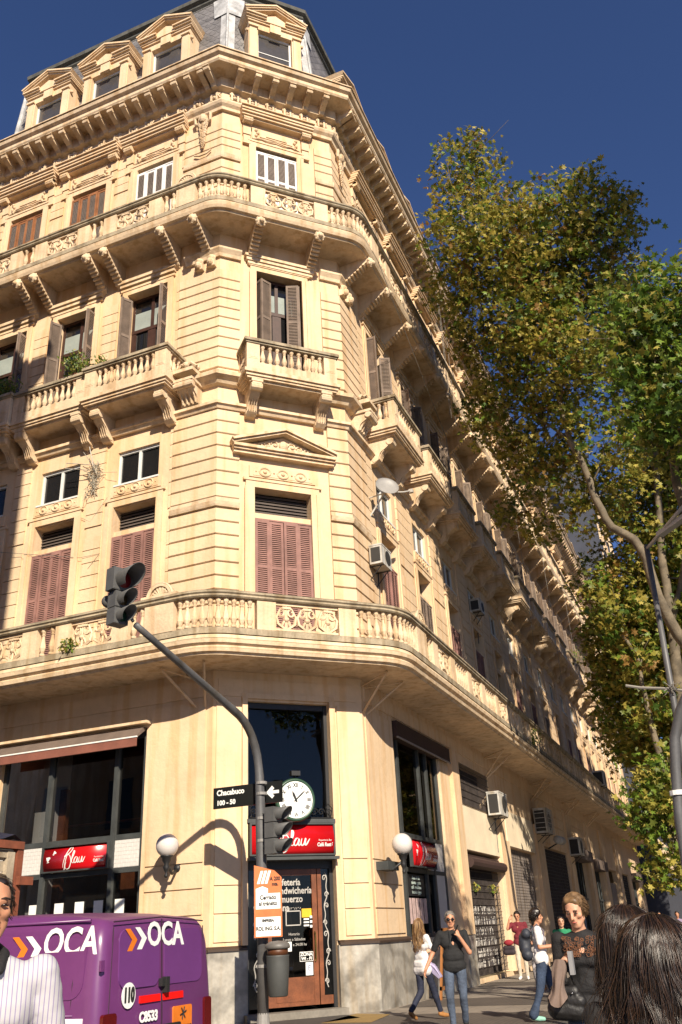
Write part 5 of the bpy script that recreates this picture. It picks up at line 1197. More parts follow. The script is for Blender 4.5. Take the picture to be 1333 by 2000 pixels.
# ------------------------------------------------------------------ globe lamps
GLB = mat('opal_globe_glass', (.62, .58, .56), .15, .08, 3)
def globe(label, c, F, a, d):
    t = thing('globe_lamp', label, 'wall lamp', c, group='globe lamps on the cafe walls')
    c = Vector(c); q = MB(); q.ball(c, .235, 24, 16); q.build('globe', GLB, t, True)
    q = MB(); q.lathe([(.03, -.62), (.045, -.58), (.02, -.54), (.05, -.48), (.075, -.42), (.05, -.36), (.09, -.3), (.1, -.24), (.13, -.22), (.13, -.19)], 12, c); 
    w_ = F.pt(a, 0, c.z-.42); q.tube([c+Vector((0, 0, -.35)), (c+Vector((0, 0, -.45))).lerp(w_, .5)+Vector((0, 0, -.1)), w_], .03, 7); q.ball(w_, .09, 8, 6); q.build('bracket', BLACKM, t, True); return t
globe('opal globe lamp on the wall beside the left shop window', (-10.8, 16.45, 3.30), FL, .78, .5)
globe('opal globe lamp on the right wall beside the small cafe sign', (-6.92, 20.1, 3.25), FR, .62, .55)
q = MB(); FR.box(q, .25, .95, .02, .32, 2.72, 2.9); q.build('awning_box', GREYM, BLD)

# ------------------------------------------------------------------ air conditioners, dish, antenna, plants
ACW = mat('aged_white_metal', (.55, .53, .49), .6, .2, 5, streak=.25)
def ac(label, F, a, z, w_, h, d, gap=.12, cage=False):
    t = thing('air_conditioner', label, 'air conditioner', group='air conditioners on the right facade'); t.matrix_world = F.P(a, z)
    q = MB(); q.box(-w_/2, w_/2, gap, gap+d, 0, h); q.box(-w_/2-.01, w_/2+.01, gap-.01, gap+d+.01, h-.03, h+.01); loc_build(q, 'case', ACW, t)
    q = MB()
    for s in (-1, 1): q.box(*sorted((s*(w_/2), s*(w_/2+.008))), gap+.05, gap+d-.05, .06, h-.08)
    q.M = Matrix(((1, 0, 0, -.1), (0, 0, 1, gap+d), (0, 1, 0, h*.5), (0, 0, 0, 1))); q.lathe([(h*.38, 0), (h*.38, .008)], 20); q.M = None; loc_build(q, 'grille', mat('dark_coil_fins', (.03, .028, .026), .7), t)
    if cage:
        q = MB(); 
        for k in range(6): q.box(-w_/2-.03, w_/2+.03, gap+d+.04, gap+d+.055, h*k/5-.01, h*k/5+.01); q.box(w_/2+.02, w_/2+.035, gap, gap+d+.05, h*k/5-.01, h*k/5+.01); q.box(-w_/2-.035, -w_/2-.02, gap, gap+d+.05, h*k/5-.01, h*k/5+.01)
        for k in range(5): q.box(-w_/2+w_*k/4-.01, -w_/2+w_*k/4+.01, gap+d+.04, gap+d+.055, 0, h)
        loc_build(q, 'cage', ACW, t)
    q = MB()
    for s in (-1, 1): q.tube([(s*w_*.35, 0, -.03), (s*w_*.35, gap+d, -.03)], .018, 5); q.tube([(s*w_*.35, 0, -.45), (s*w_*.35, gap+d*.8, -.03)], .015, 5)
    loc_build(q, 'wall_bracket', BLACKM, t)
    q = MB(); q.tube([(-w_/2+.1, gap, .1), (-w_/2, .05, -.1), (-w_/2-.05, .03, -.5), (-w_/2+.02, .03, -1.1)], .02, 5); loc_build(q, 'hose', GREYM, t); return t
ac('white air conditioner beside the first upper window right of the corner', FR, 1.35, 10.35, .75, .55, .36, gap=.1)
ac('white air conditioner at the end of the barred window above the gate', FR, 11.6, 4.85, 1.15, .75, .42)
ac('caged white air conditioner above the grey roller shutter', FR, 19.4, 4.85, 1.25, .95, .5, cage=True)
ac('small air conditioner over the dark shops far down the facade', FR, 27.3, 4.4, 1.2, .8, .5)
ac('dark old air conditioner hanging below the first balcony rail', FR, 33.5, 8.3, 1.1, .8, .6, gap=1.0)
ac('dark window air conditioner high on the shaded part of the facade', FR, 12.7, 12.5, .7, .5, .4, gap=.0)
sd = thing('satellite_dish', 'grey satellite dish on a wall arm right of the corner', 'satellite dish'); sd.matrix_world = FR.P(1.5, 12.5)
q = MB(); D = Matrix.Translation((.1, .62, .3)) @ Matrix.Rotation(math.radians(-52), 4, 'Z') @ Matrix.Rotation(math.radians(-68), 4, 'X'); q.M = D; q.lathe([(0, -.07), (.12, -.062), (.24, -.035), (.33, 0), (.34, .012)], 22, caps=False); loc_build(q, 'dish', mat('grey_dish_metal', (.28, .27, .26), .5, .15, 3), sd, True)
q = MB(); q.tube([(0, 0, -.5), (0, .3, -.1), (.08, .55, .15)], .025, 6); q.tube([(.1, .6, .1), (-.2, 1.0, .15), (-.35, 1.15, .22)], .018, 5); q.tube([(0, .02, .1), (.08, .5, .1)], .02, 5); q.box(-.44, -.34, 1.1, 1.22, .17, .27); loc_build(q, 'arm', ACW, sd)
an = thing('wall_antenna', 'tangled aerial and cable bundle between the two small white windows', 'aerial'); an.matrix_world = FL.P(3.72, 12.7)
q = MB()
for k in range(60):
    x, z = rnd.gauss(0, .08), rnd.uniform(-.3, .6); q.tube([(x, .06+rnd.random()*.12, z), (x+rnd.gauss(0, .12), .08+rnd.random()*.15, z+rnd.gauss(0, .12)), (x+rnd.gauss(0, .12), .05+rnd.random()*.1, z+rnd.gauss(0, .15))], .008, 4)
loc_build(q, 'cable_bundle', mat('pale_cable', (.42, .38, .30), .7, .4, 9), an)
q = MB(); q.tube([(.05, .1, .4), (.15, .25, 1.1)], .012, 5); q.tube([(.1, .2, .55), (.85, .3, .75), (.85, .3, .58), (.15, .2, .4)], .012, 4); q.tube([(.1, .15, .6), (.3, .3, .95)], .008, 4); q.tube([(-.1, .12, .3), (-.8, .2, .1)], .006, 4); loc_build(q, 'aerial', ACW, an)
loose_ = lambda q: q.build('loose_cable', mat('grey_cable', (.25, .23, .2), .7), BLD)
q = MB(); q.tube([FL.pt(3.3, .05, 12.2), FL.pt(3.8, .04, 11.6), FL.pt(4.3, .05, 11.9)], .008, 4); loose_(q); q = MB(); q.tube([FL.pt(8, .3, 11.6), FL.pt(5.5, .08, 11.0), FL.pt(4.0, .08, 10.6), FL.pt(3.4, .06, 10.6), FL.pt(3.75, .05, 10.25)], .007, 4); loose_(q); q = MB(); q.tube([FR.pt(.5, 1.2, 20), FR.pt(7.5, 1.0, 17.5), FR.pt(7.6, 1.0, 16)], .01, 4)
for a, b_ in ((8.6, 26), (8.8, 26), (9.4, 26), (20, 20), (27, 20), (34, 20)): loose_(q); q = MB(); q.tube([FR.pt(a, 1.0, b_), FR.pt(a+.1, 1.02, b_-3), FR.pt(a-.05, 1.0, b_-7)], .009, 4)
q.build('loose_cable', mat('grey_cable', (.25, .23, .2), .7), BLD)
def plant(label, c, r, n, seed, name='potted_plant', wts=(2, 2, 1, 0, 3, 4), pot=True):
    t = thing(name, label, 'plant', c); R = random.Random(seed); q = MB()
    for _ in range(max(6, n//20)):
        e = Vector((R.gauss(0, .5)*r, R.gauss(0, .5)*r, abs(R.gauss(.8, .4))*r)); q.tube([(0, 0, 0), e*.5+Vector((0, 0, .05)), e], .006, 4)
    loc_build(q, 'stem', mat('green_stem', (.08, .09, .03), .8), t)
    v = []; f = []; mi = []
    for _ in range(n):
        p = Vector((R.gauss(0, .45)*r, R.gauss(0, .45)*r, r*R.uniform(.1, 1.6))); s = R.uniform(.03, .07); u = Vector((R.gauss(0, 1), R.gauss(0, 1), R.gauss(0, 1))).normalized(); w_ = u.orthogonal().normalized(); o = len(v)
        v += [tuple(p-u*s), tuple(p+w_*s*.4), tuple(p+u*s), tuple(p-w_*s*.4)]; f.append((o, o+1, o+2, o+3)); mi.append(R.choices(range(6), wts)[0])
    me = bpy.data.meshes.new('foliage'); me.from_pydata(v, [], f); [me.materials.append(x) for x in LM]; me.polygons.foreach_set('material_index', mi); o = bpy.data.objects.new('foliage', me); col.objects.link(o); o.parent = t
    if pot: q = MB(); q.lathe([(.1, -.22), (.14, 0), (.15, 0)], 10); loc_build(q, 'pot', mat('terracotta', (.28, .1, .05), .8), t)
plant('green and yellow bush in a pot on the left bay balcony', FL.pt(4.15, .72, 15.95), .42, 520, 1)
plant('dark green potted plant on the leftmost bay balcony rail', FL.pt(6.7, .7, 15.95), .38, 420, 2, wts=(3, 1, 0, 0, 4, 1))
plant('spiky pale plant trailing along the left balcony rail', FL.pt(3.3, .75, 15.93), .2, 120, 3)
plant('weed growing out of the scroll panel of the first balcony', FL.pt(3.0, 1.4, 7.55), .2, 130, 4, 'weed', (1, 2, 1, 0, 3, 3), False)
plant('small weed at the far left of the first balcony', FL.pt(5.2, 1.4, 7.5), .16, 90, 5, 'weed', (1, 2, 1, 0, 3, 3), False)
plant('green weed on the first balcony edge far along the right facade', FR.pt(14, 1.4, 7.5), .35, 200, 6, 'weed', (1, 2, 1, 0, 3, 3), False)
plant('bush in a pot on a second floor balcony far along the facade', FR.pt(36, .8, 15.9), .7, 260, 7)
plant('hanging weed under the gate lamp', FR.pt(9.0, -.08, 2.45), .16, 70, 8, 'hanging_leaves', (0, 2, 4, 0, 0, 3), False)
plant('second yellow-green spray of leaves on the bottle shop gate', FR.pt(11.2, -.08, 2.45), .16, 70, 9, 'hanging_leaves', (0, 2, 4, 0, 0, 3), False)
fl = thing('flood_light', 'white cylindrical flood lamp on the pillar beyond the roller shutter', 'lamp'); fl.matrix_world = FR.P(21.3, 4.6, .1)
q = MB(); q.tube([(.45, .5, .1), (-.45, .55, .1)], .17, 12); loc_build(q, 'case', ACW, fl, True); q = MB(); q.tube([(0, 0, -.2), (0, .45, 0)], .03, 6); loc_build(q, 'arm', BLACKM, fl)
# street light and second signal pole at the right edge
sp_ = thing('street_light', 'slim grey street light pole with a flat lamp head at the right', 'street light', (-.6, 16, 0))
q = MB(); q.tube([(-.56, 16, 0), (-.50, 16, 3), (-.43, 16, 4.52), (-.32, 16, 7.68)], [.075, .065, .055, .045], 12); q.build('pole', PG, sp_, True)
q = MB(); q.tube([(-.32, 16, 7.6), (.3, 15.0, 7.75), (.5, 14.7, 7.8)], .035, 8); q.build('arm', mat('pale_lamp_arm', (.4, .39, .38), .4), sp_, True)
q = MB(); q.M = Matrix.Translation((-.05, 15.6, 7.66)) @ Matrix.Rotation(math.radians(-52), 4, 'Z'); q.box(0, 1.1, -.07, .07, -.03, .05); q.M = None; q.build('lamp_head', mat('pale_lamp_arm', (.4, .39, .38)), sp_)
q = MB(); q.tube([(-1.15, 16, 5.16), (-.92, 16, 5.09), (-.38, 15.95, 4.98), (.1, 15.9, 4.8)], .025, 6)
for k in range(14): q.tube([(-.4+rnd.gauss(0, .06), 15.92+rnd.gauss(0, .05), 4.98+rnd.gauss(0, .06)) for _ in range(3)], .008, 4)
q.build('cross_bar', mat('grey_cable', (.25, .23, .2)), sp_)
s2_ = thing('signal_pole', 'grey pole bending to the right at the right edge of the view', 'signal pole', (-.6, 13, 0), group=None)
q = MB(); q.tube([(-.66, 13, -.1), (-.63, 13, 1.5), (-.58, 13, 2.62), (-.50, 13, 3.27), (-.43, 13, 3.66), (-.28, 13, 4.02), (-.05, 12.9, 4.35), (.4, 12.6, 4.8), (1.2, 12, 5.3)], .07, 12); q.build('pole', PG, s2_, True)
q = MB(); q.lathe([(.09, 0), (.095, .0), (.095, .06), (.09, .06)], 12, (-.545, 13, 2.92)); q.build('band', WHITEP, s2_)
# ------------------------------------------------------------------ delivery van
VP_ = mat('purple_van_paint', (.128, .033, .132), .32, .08, 2, spec=.6); VW = mat('violet_film_window', (.135, .04, .17), .3, .08, 3)
van = thing('delivery_van', 'purple delivery van with orange and white arrow lettering, seen from behind', 'van', (-6.85, 7.32, -.13))
def ring(t):
    """half width, roof height, rear lean at distance t from the tail"""
    T = [(0, .84, 1.72), (.03, .865, 1.78), (.1, .875, 1.82), (.5, .875, 1.87), (1.5, .875, 1.89), (2.4, .87, 1.86), (2.75, .87, 1.80), (3.35, .86, 1.22), (3.6, .85, 1.12), (4.0, .80, .95), (4.1, .7, .8)]
    for a, b in zip(T[:-1], T[1:]):
        if a[0] <= t <= b[0]: f = (t-a[0])/(b[0]-a[0]); return a[1]+(b[1]-a[1])*f, a[2]+(b[2]-a[2])*f
    return T[-1][1:]
def section(t):
    hw, zr = ring(t); lean = .0; out = []
    zs = [.2, .35, .6, .85, 1.0, 1.15, 1.35, 1.55]
    top = zr-.12
    for z in zs:
        z_ = z*top/1.62 if zr < 1.7 else z
        k = max(0, (z-1.0)/.8); out.append((hw*(1-.10*k*k-.03*max(0, (.6-z))), z_))
    y7 = out[-1][0]; 
    for k in range(1, 7):
        a = k/6*PI/2; out.append((y7-.16*(1-math.cos(a))-(.0 if k < 6 else 0), out[7][1]+(zr-out[7][1]-.0)*math.sin(a)*.94))
    out.append((y7*.5, zr-.005)); out.append((0, zr+.0))
    half = out; return [(-y, z) for y, z in half]+[(y, z) for y, z in half[:-1][::-1]]
m = MB(); ts = [0, .015, .04, .08, .15, .4, .8, 1.2, 1.6, 2.0, 2.4, 2.6, 2.75, 2.95, 3.15, 3.35, 3.5, 3.7, 3.9, 4.05, 4.1]
rings = []
for t in ts:
    s_ = section(t); ins = {0: .93, .015: .965, .04: .985}.get(t, 1)
    rings.append([(-4.8-t-.05*max(0, z-1.0)*(1 if t < .5 else 0)-.0, 7.32+y*ins, -.13+(z if t > .05 else .2+(z-.2)*(.5+.5*ins if ins < 1 else 1))) for y, z in s_])
n_ = len(rings[0]); vs = [p for r in rings for p in r]
fs = [(i*n_+k, i*n_+k+1, (i+1)*n_+k+1, (i+1)*n_+k) for i in range(len(rings)-1) for k in range(n_-1)]
m.add(vs, fs+[tuple(range(n_)), tuple((len(rings)-1)*n_+k for k in range(n_))])
vb = m.build('body', VP_, van, True)
def rx(z): return -4.8-.05*max(0, z+.13-1.0)       # rear surface
def rear(mb, y0, y1, z0, z1, d=.004, c=.05, n=5):
    """rounded rectangle lying on the tail"""
    P_ = []
    for cx, cy, a0 in ((y1-c, z1-c, 0), (y0+c, z1-c, 90), (y0+c, z0+c, 180), (y1-c, z0+c, 270)):
        for k in range(n+1): a = math.radians(a0+90*k/n); P_.append((cx+c*math.cos(a), cy+c*math.sin(a)))
    mb.add([(rx(z)+d, y, z) for y, z in P_]+[(rx(z)-.01, y, z) for y, z in P_], [tuple(range(len(P_)))]+[(i, (i+1) % len(P_), len(P_)+(i+1) % len(P_), len(P_)+i) for i in range(len(P_))])
q = MB(); rear(q, 6.70, 7.28, 1.14, 1.58, .006, .09); q.build('rear_window', VW, van); q = MB(); rear(q, 7.36, 7.98, 1.14, 1.58, .006, .09); q.build('rear_window', VW, van)
q = MB(); q.tube([(rx(z)+.004, 7.32, z) for z in (.2, .6, .9, 1.2, 1.5, 1.66)], .006, 5); q.tube([(rx(1.6), 6.62, 1.60), (rx(.4)+.0, 6.56, .3)], .005, 5); q.tube([(rx(1.6), 8.02, 1.60), (rx(.4), 8.08, .3)], .005, 5); q.tube([(rx(1.66)+.002, 6.62, 1.64), (rx(1.68)+.002, 7.32, 1.675), (rx(1.66)+.002, 8.02, 1.64)], .006, 5)
q.tube([(-5.1, 6.55, 1.6), (-5.08, 6.455, 1.2), (-5.08, 6.445, .3)], .005, 5); q.build('door_seam', mat('seam_shadow_rubber', (.03, .008, .025), .8), van)
ORV = mat('orange_lettering', (.72, .19, .02), .4)
T_R = lambda y, z, d=.012: Matrix(((.0, 0, 1, rx(z)+d), (1, 0, 0, y), (0, 1, 0, z), (0, 0, 0, 1)))
def chev(mb, M, w_, h, mx_=0):
    sk = .12*h
    o = mb.M; mb.M = M; mb.add([(-w_*.5-sk, h*.5, 0), (-w_*.05-sk, h*.5, 0), (w_*.5, 0, 0), (-w_*.05+sk, -h*.5, 0), (-w_*.5+sk, -h*.5, 0), (w_*.02, 0, 0)], [(0, 1, 2, 5), (5, 2, 3, 4)]); mb.M = o
q = MB(); chev(q, T_R(6.86, 1.50), .16, .17); q.build('emblem', ORV, van, fix=False)
q = MB(); chev(q, T_R(7.0, 1.51), .16, .17); addtext(q, 'OCA', .265, T_R(7.38, 1.53), shear=-.10, bold=.006, sx=.98); q.build('lettering', WHITEP, van, fix=False)
# on the side: reader looks along +Y, right = +X
SYW = lambda z: 7.32-.875*(1-.10*(max(0, (z+.13-1.0)/.8))**2)
T_S = lambda x, z, d=.006: Matrix(((1, 0, 0, x), (0, 0, -1, SYW(z)-d), (0, 1, 0, z), (0, 0, 0, 1)))
q = MB(); 
def srect(mb, x0, x1, z0, z1, c, d):
    P_ = []
    for cx, cy, a0 in ((x1-c, z1-c, 0), (x0+c, z1-c, 90), (x0+c, z0+c, 180), (x1-c, z0+c, 270)):
        for k in range(6): a = math.radians(a0+90*k/5); P_.append((cx+c*math.cos(a), cy+c*math.sin(a)))
    mb.add([(x, SYW(z)-d, z) for x, z in P_]+[(x, SYW(z)+.01, z) for x, z in P_], [tuple(range(len(P_)))]+[(i, (i+1) % len(P_), len(P_)+(i+1) % len(P_), len(P_)+i) for i in range(len(P_))])
srect(q, -6.35, -4.98, 1.09, 1.6, .12, .006); q.build('side_panel', VP_, van)
q = MB(); q.tube([(-7.6, SYW(1.67), 1.67), (-5.0, SYW(1.66), 1.66)], .012, 5); q.tube([(-7.6, SYW(.98)-.0, .98), (-5.05, SYW(.98)-.0, .98)], .008, 5); q.build('body_crease', VP_, van, True)
q = MB(); chev(q, T_S(-5.66, 1.47, .01), .15, .19); q.build('emblem', ORV, van, fix=False)
q = MB(); chev(q, T_S(-5.52, 1.47, .01), .15, .19); addtext(q, 'OCA', .29, T_S(-5.17, 1.5, .01), shear=.18, bold=.006, sx=.86); srect(q, -5.12, -4.95, .91, .96, .004, .006); q.build('lettering', WHITEP, van, fix=False)
q = MB(); q.M = T_R(6.83, 1.09, .006); q.lathe([(.095, 0), (.095, .004), (0, .004)], 24); q.M = None; q.build('speed_disc', WHITEP, van, fix=False)
q = MB(); addtext(q, '110', .14, T_R(6.83, 1.09, .014), bold=.008, sx=.7); q.build('lettering', BLACK, van, fix=False)
q = MB(); addtext(q, 'C8533', .105, T_R(7.12, .915, .006), bold=.004, sx=.95); q.build('lettering', WHITEP, van, fix=False)
q = MB(); rear(q, 7.0, 7.30, 1.02, 1.075, .006, .004); rear(q, 7.34, 7.66, 1.02, 1.075, .006, .004); q.build('reflective_strip', mat('red_reflector', (.75, .01, .008), .3), van)
q = MB(); rear(q, 7.50, 7.8, .72, .96, .006, .02); q.build('hazard_label', ORV, van)
q = MB(); addtext(q, 'INFLAMABLE', .045, T_R(7.65, .79, .012), bold=.002); q.M = T_R(7.65, .9, .01); [q.tube([(0, 0, 0), (.05*math.cos(a), .05*math.sin(a), 0)], .006, 4) for a in (0.3, 1.2, 2.2, 3.4, 4.4, 5.4)]; q.M = None; addtext(q, 'Berlina', .05, T_R(7.92, 1.13, .008), shear=.3) if False else None; q.build('lettering', BLACK, van, fix=False)
q = MB(); q.box(-4.83, -4.76, 7.325, 7.37, 1.08, 1.2); q.box(-4.81, -4.77, 7.27, 7.31, 1.13, 1.19); q.build('handle', BLACK, van)
q = MB(); rear(q, 6.48, 6.66, .55, .98, .02, .03); q.build('tail_lamp', mat('dark_red_lamp', (.10, .006, .006), .15), van); q = MB(); rear(q, 8.0, 8.12, .55, 1.0, .02, .03); q.build('tail_lamp', mat('dark_red_lamp', (.1, .006, .006)), van)
q = MB(); rear(q, 7.0, 7.6, .6, .84, .02, .02); q.build('number_plate_recess', BLACK, van); q = MB(); q.box(-4.86, -4.66, 6.5, 8.14, .12, .42); q.build('bumper', mat('dark_grey_plastic', (.065, .068, .066)), van)
for x in (-5.55, -8.1):
    for y in (6.55, 8.09):
        q = MB(); q.M = Matrix.Translation((x, y, .19)) @ Matrix.Rotation(PI/2, 4, 'X'); q.lathe([(.2, -.09), (.31, -.1), (.32, -.06), (.32, .06), (.31, .1), (.2, .09)], 22); q.M = None; wh = q.build('wheel', BLACK, van, True)
        q = MB(); q.M = Matrix.Translation((x, y, .19)) @ Matrix.Rotation(PI/2, 4, 'X'); q.lathe([(0, -.095), (.2, -.092), (.2, .092), (0, .095)], 16); q.M = None; q.build('rim', ACW, wh)
q = MB(); q.add([(-7.62, 6.62, 1.6), (-8.1, 6.66, 1.1), (-8.1, 7.98, 1.1), (-7.62, 8.02, 1.6)], [(0, 1, 2, 3)]); q.build('windscreen', GLASSD, van)
q = MB(); rear(q, 6.455, 6.5, 1.28, 1.36, .01, .005); q.build('hinge', VP_, van)
# ---- wooden truck body at the left edge
tr = thing('wooden_truck', 'old truck with a slatted wooden cargo body and navy tarpaulin behind the van', 'truck', (-13.5, 11.2, -.13))
TW = mat('aged_cream_boards', (.42, .35, .26), .85, .3, 3, .3, 20, streak=.2); TR = mat('rust_red_frame', (.24, .07, .035), .8, .3, 4)
q = MB(); z = .9
while z < 2.95: q.box(-15.2, -11.1, 10.05, 10.1, z, z+.16); q.box(-11.12, -11.07, 10.1, 12.3, z, z+.16); z += .175
q.build('side_board', TW, tr)
q = MB(); q.box(-15.2, -10.98, 9.98, 10.12, 2.98, 3.1); q.box(-11.1, -10.98, 9.96, 10.1, .8, 3.1); q.box(-11.1, -10.98, 12.28, 12.42, .8, 3.1); q.box(-11.12, -10.96, 10.0, 12.4, 3.0, 3.12); q.box(-15.2, -10.98, 10.0, 12.4, .68, .82); q.box(-11.0, -10.9, 12.3, 12.62, 2.45, 2.58); q.build('frame', TR, tr)
q = MB(); q.box(-11.1, -11.0, 12.08, 12.24, .85, 2.95); q.box(-11.1, -11.02, 10.1, 12.24, 2.86, 2.95); q.build('post', TW, tr)
R = random.Random(5); q = MB(); nx_, ny_ = 22, 12; vs = []
for i in range(nx_+1):
    for j in range(ny_+1):
        x = -15.2+4.25*i/nx_; y = 9.95+2.35*j/ny_; e = min(i, nx_-i, j, ny_-j); vs.append((x+R.uniform(-.03, .03), y, 3.16+(.3*min(1, e/3.))+R.uniform(-.06, .06)+(.06*math.sin(x*5+y*3) if e else 0)))
q.add(vs, [(i*(ny_+1)+j, (i+1)*(ny_+1)+j, (i+1)*(ny_+1)+j+1, i*(ny_+1)+j+1) for i in range(nx_) for j in range(ny_)]); q.build('tarpaulin', mat('navy_tarpaulin', (.018, .022, .05), .6, .3, 3), tr, True)
for x in (-12, -14.4):
    for y in (10.2, 12.2): q = MB(); q.M = Matrix.Translation((x, y, .32)) @ Matrix.Rotation(PI/2, 4, 'X'); q.lathe([(0, -.12), (.44, -.12), (.45, 0), (.44, .12), (0, .12)], 20); q.M = None; q.build('wheel', BLACK, tr, True)
q = MB(); q.box(-17.1, -15.35, 10.2, 12.2, .4, 2.0); q.box(-16.8, -15.4, 10.3, 12.1, 2.0, 2.7); q.build('cab', mat('faded_blue_cab', (.1, .12, .18), .5), tr)

# ------------------------------------------------------------------ people
from mathutils import noise as MN
def sphere_cone(v, f, p0, r0, p1, r1, sc=(1, 1, 1), n=12):
    p0, p1 = Vector(p0), Vector(p1); d = p1-p0; L = d.length
    zx = d.normalized() if L > 1e-5 else Vector((0, 0, 1)); a = zx.orthogonal().normalized(); b = zx.cross(a); o = len(v); rings_ = []
    for i in range(5): t = -PI/2+i*PI/2/4; rings_.append((p0, r0*math.cos(t), r0*math.sin(t)))
    for i in range(5): t = i*PI/2/4; rings_.append((p1, r1*math.cos(t), r1*math.sin(t)))
    for c, rr, h in rings_:
        rr = max(rr, 1e-4)
        for k in range(n): an = 2*PI*k/n; q = c+zx*h+(a*math.cos(an)+b*math.sin(an))*rr; v.append(q)
    for i in range(9):
        for k in range(n): f.append((o+i*n+k, o+i*n+(k+1) % n, o+(i+1)*n+(k+1) % n, o+(i+1)*n+k))
    f.append(tuple(o+k for k in range(n))[::-1]); f.append(tuple(o+9*n+k for k in range(n)))
def blob(name, caps, m_, parent, vox=.014, smooth=4, wr=0, ws=9, seed=0):
    """one continuous surface grown round tapered limbs. caps: (p0,r0,p1,r1) or ('e', centre, (rx,ry,rz), yaw)"""
    v = []; f = []
    for c in caps:
        if c[0] == 'e':
            o = len(v); C_0 = Vector(c[1]); rot = Matrix.Rotation(c[3] if len(c) > 3 else 0, 3, 'Z')
            t = MB(); t.ball((0, 0, 0), 1, 16, 12)
            v += [C_0+rot @ Vector((x*c[2][0], y*c[2][1], z*c[2][2])) for x, y, z in t.v]; f += [tuple(i+o for i in q) for q in t.f]
        else: sphere_cone(v, f, *c)
    me = bpy.data.meshes.new(name); me.from_pydata([tuple(p) for p in v], [], f); fixn(me)
    o = bpy.data.objects.new(name, me); col.objects.link(o)
    r = o.modifiers.new('r', 'REMESH'); r.mode = 'VOXEL'; r.voxel_size = vox; r.use_smooth_shade = True
    s = o.modifiers.new('s', 'SMOOTH'); s.iterations = smooth; s.factor = .5
    bpy.context.view_layer.update(); dg = bpy.context.evaluated_depsgraph_get(); m2 = bpy.data.meshes.new_from_object(o.evaluated_get(dg)); bpy.data.objects.remove(o); bpy.data.meshes.remove(me)
    if wr:
        for q in m2.vertices:
            p = q.co; d_ = MN.noise(Vector((p.x*ws+seed, p.y*ws, p.z*ws*.8)))+.5*MN.noise(Vector((p.x*ws*2.3, p.y*ws*2.3+seed, p.z*ws*3.4))); q.co = p+q.normal*wr*d_
    m2.materials.clear(); m2.materials.append(m_); m2.name = name; m2.polygons.foreach_set('use_smooth', [True]*len(m2.polygons))
    x = bpy.data.objects.new(name, m2); col.objects.link(x); x.parent = parent; return x
SKIN = mat('warm_skin', (.50, .24, .14), .55, .08, 6); SKIN2 = mat('light_skin', (.58, .31, .20), .55, .08, 6)
for s__ in (SKIN, SKIN2): s__.node_tree.nodes['Principled BSDF'].inputs['Subsurface Weight'].default_value = .08
def lerp(a, b, t): return Vector(a).lerp(Vector(b), t)
def finger_caps(wr, tip, palm_n, curl=.5, s=1.0):
    """hand continuing from wrist wr towards tip; palm_n palm normal; five unequal bent fingers"""
    wr = Vector(wr); d = (Vector(tip)-wr).normalized(); n = Vector(palm_n); n = (n-d*n.dot(d)).normalized(); sd_ = d.cross(n); out = []
    for k in (-1, 0, 1): out.append((wr+sd_*.012*k*s, .017*s, wr+d*.085*s+sd_*.024*k*s, .014*s))
    for k, L in ((-1.5, .062), (-.5, .074), (.5, .080), (1.5, .072)):
        b = wr+d*.09*s+sd_*.0165*k*s; a1 = (d*math.cos(curl)+n*math.sin(curl)); a2 = (d*math.cos(curl*2)+n*math.sin(curl*2)); a3 = (d*math.cos(curl*2.8)+n*math.sin(curl*2.8))
        p1 = b+a1*L*.5*s; p2 = p1+a2*L*.3*s; p3 = p2+a3*L*.22*s; out += [(b, .0095*s, p1, .0088*s), (p1, .0088*s, p2, .008*s), (p2, .008*s, p3, .007*s)]
    b = wr+d*.02*s+sd_*.022*s; p1 = b+(d*.6+sd_*.7+n*.25).normalized()*.045*s; p2 = p1+(d*.85+sd_*.15+n*.4).normalized()*.035*s; out += [(b, .014*s, p1, .011*s), (p1, .011*s, p2, .009*s)]
    return out
def head_caps(c, fd, s=1.0):
    """c: head centre, fd: facing unit vector (may look down)"""
    c = Vector(c); f_ = Vector(fd).normalized(); r_ = f_.cross(Vector((0, 0, 1))).normalized(); u = r_.cross(f_); P_ = lambda x, y, z: c+(r_*x+f_*y+u*z)*s
    yaw = math.atan2(f_.y, f_.x)-PI/2
    cp_ = [('e', P_(0, -.01, .025), (.073*s, .092*s, .09*s), yaw), (P_(0, .02, -.06), .052*s, P_(0, .045, -.085), .034*s), (P_(-.035, .01, -.05), .035*s, P_(-.015, .05, -.09), .026*s), (P_(.035, .01, -.05), .035*s, P_(.015, .05, -.09), .026*s),
           (P_(-.03, .066, .03), .016*s, P_(.03, .066, .03), .016*s), (P_(0, .082, .02), .009*s, P_(0, .103, -.022), .012*s), (P_(-.012, .088, -.026), .008*s, P_(.012, .088, -.026), .008*s),
           (P_(-.018, .078, -.052), .008*s, P_(.018, .078, -.052), .008*s), (P_(-.015, .076, -.063), .009*s, P_(.015, .076, -.063), .009*s), (P_(0, .062, -.095), .017*s, P_(0, .062, -.097), .017*s), (P_(-.042, .045, -.015), .024*s, P_(.042, .045, -.015), .024*s),
           (P_(-.075, -.01, .015), .012*s, P_(-.078, -.012, -.02), .01*s), (P_(.075, -.01, .015), .012*s, P_(.078, -.012, -.02), .01*s)]
    return cp_, P_
EYE = mat('dark_eye', (.02, .012, .01), .2); BROW = mat('dark_brow_hair', (.03, .018, .012), .8); LIP = mat('lip', (.36, .09, .07), .5)
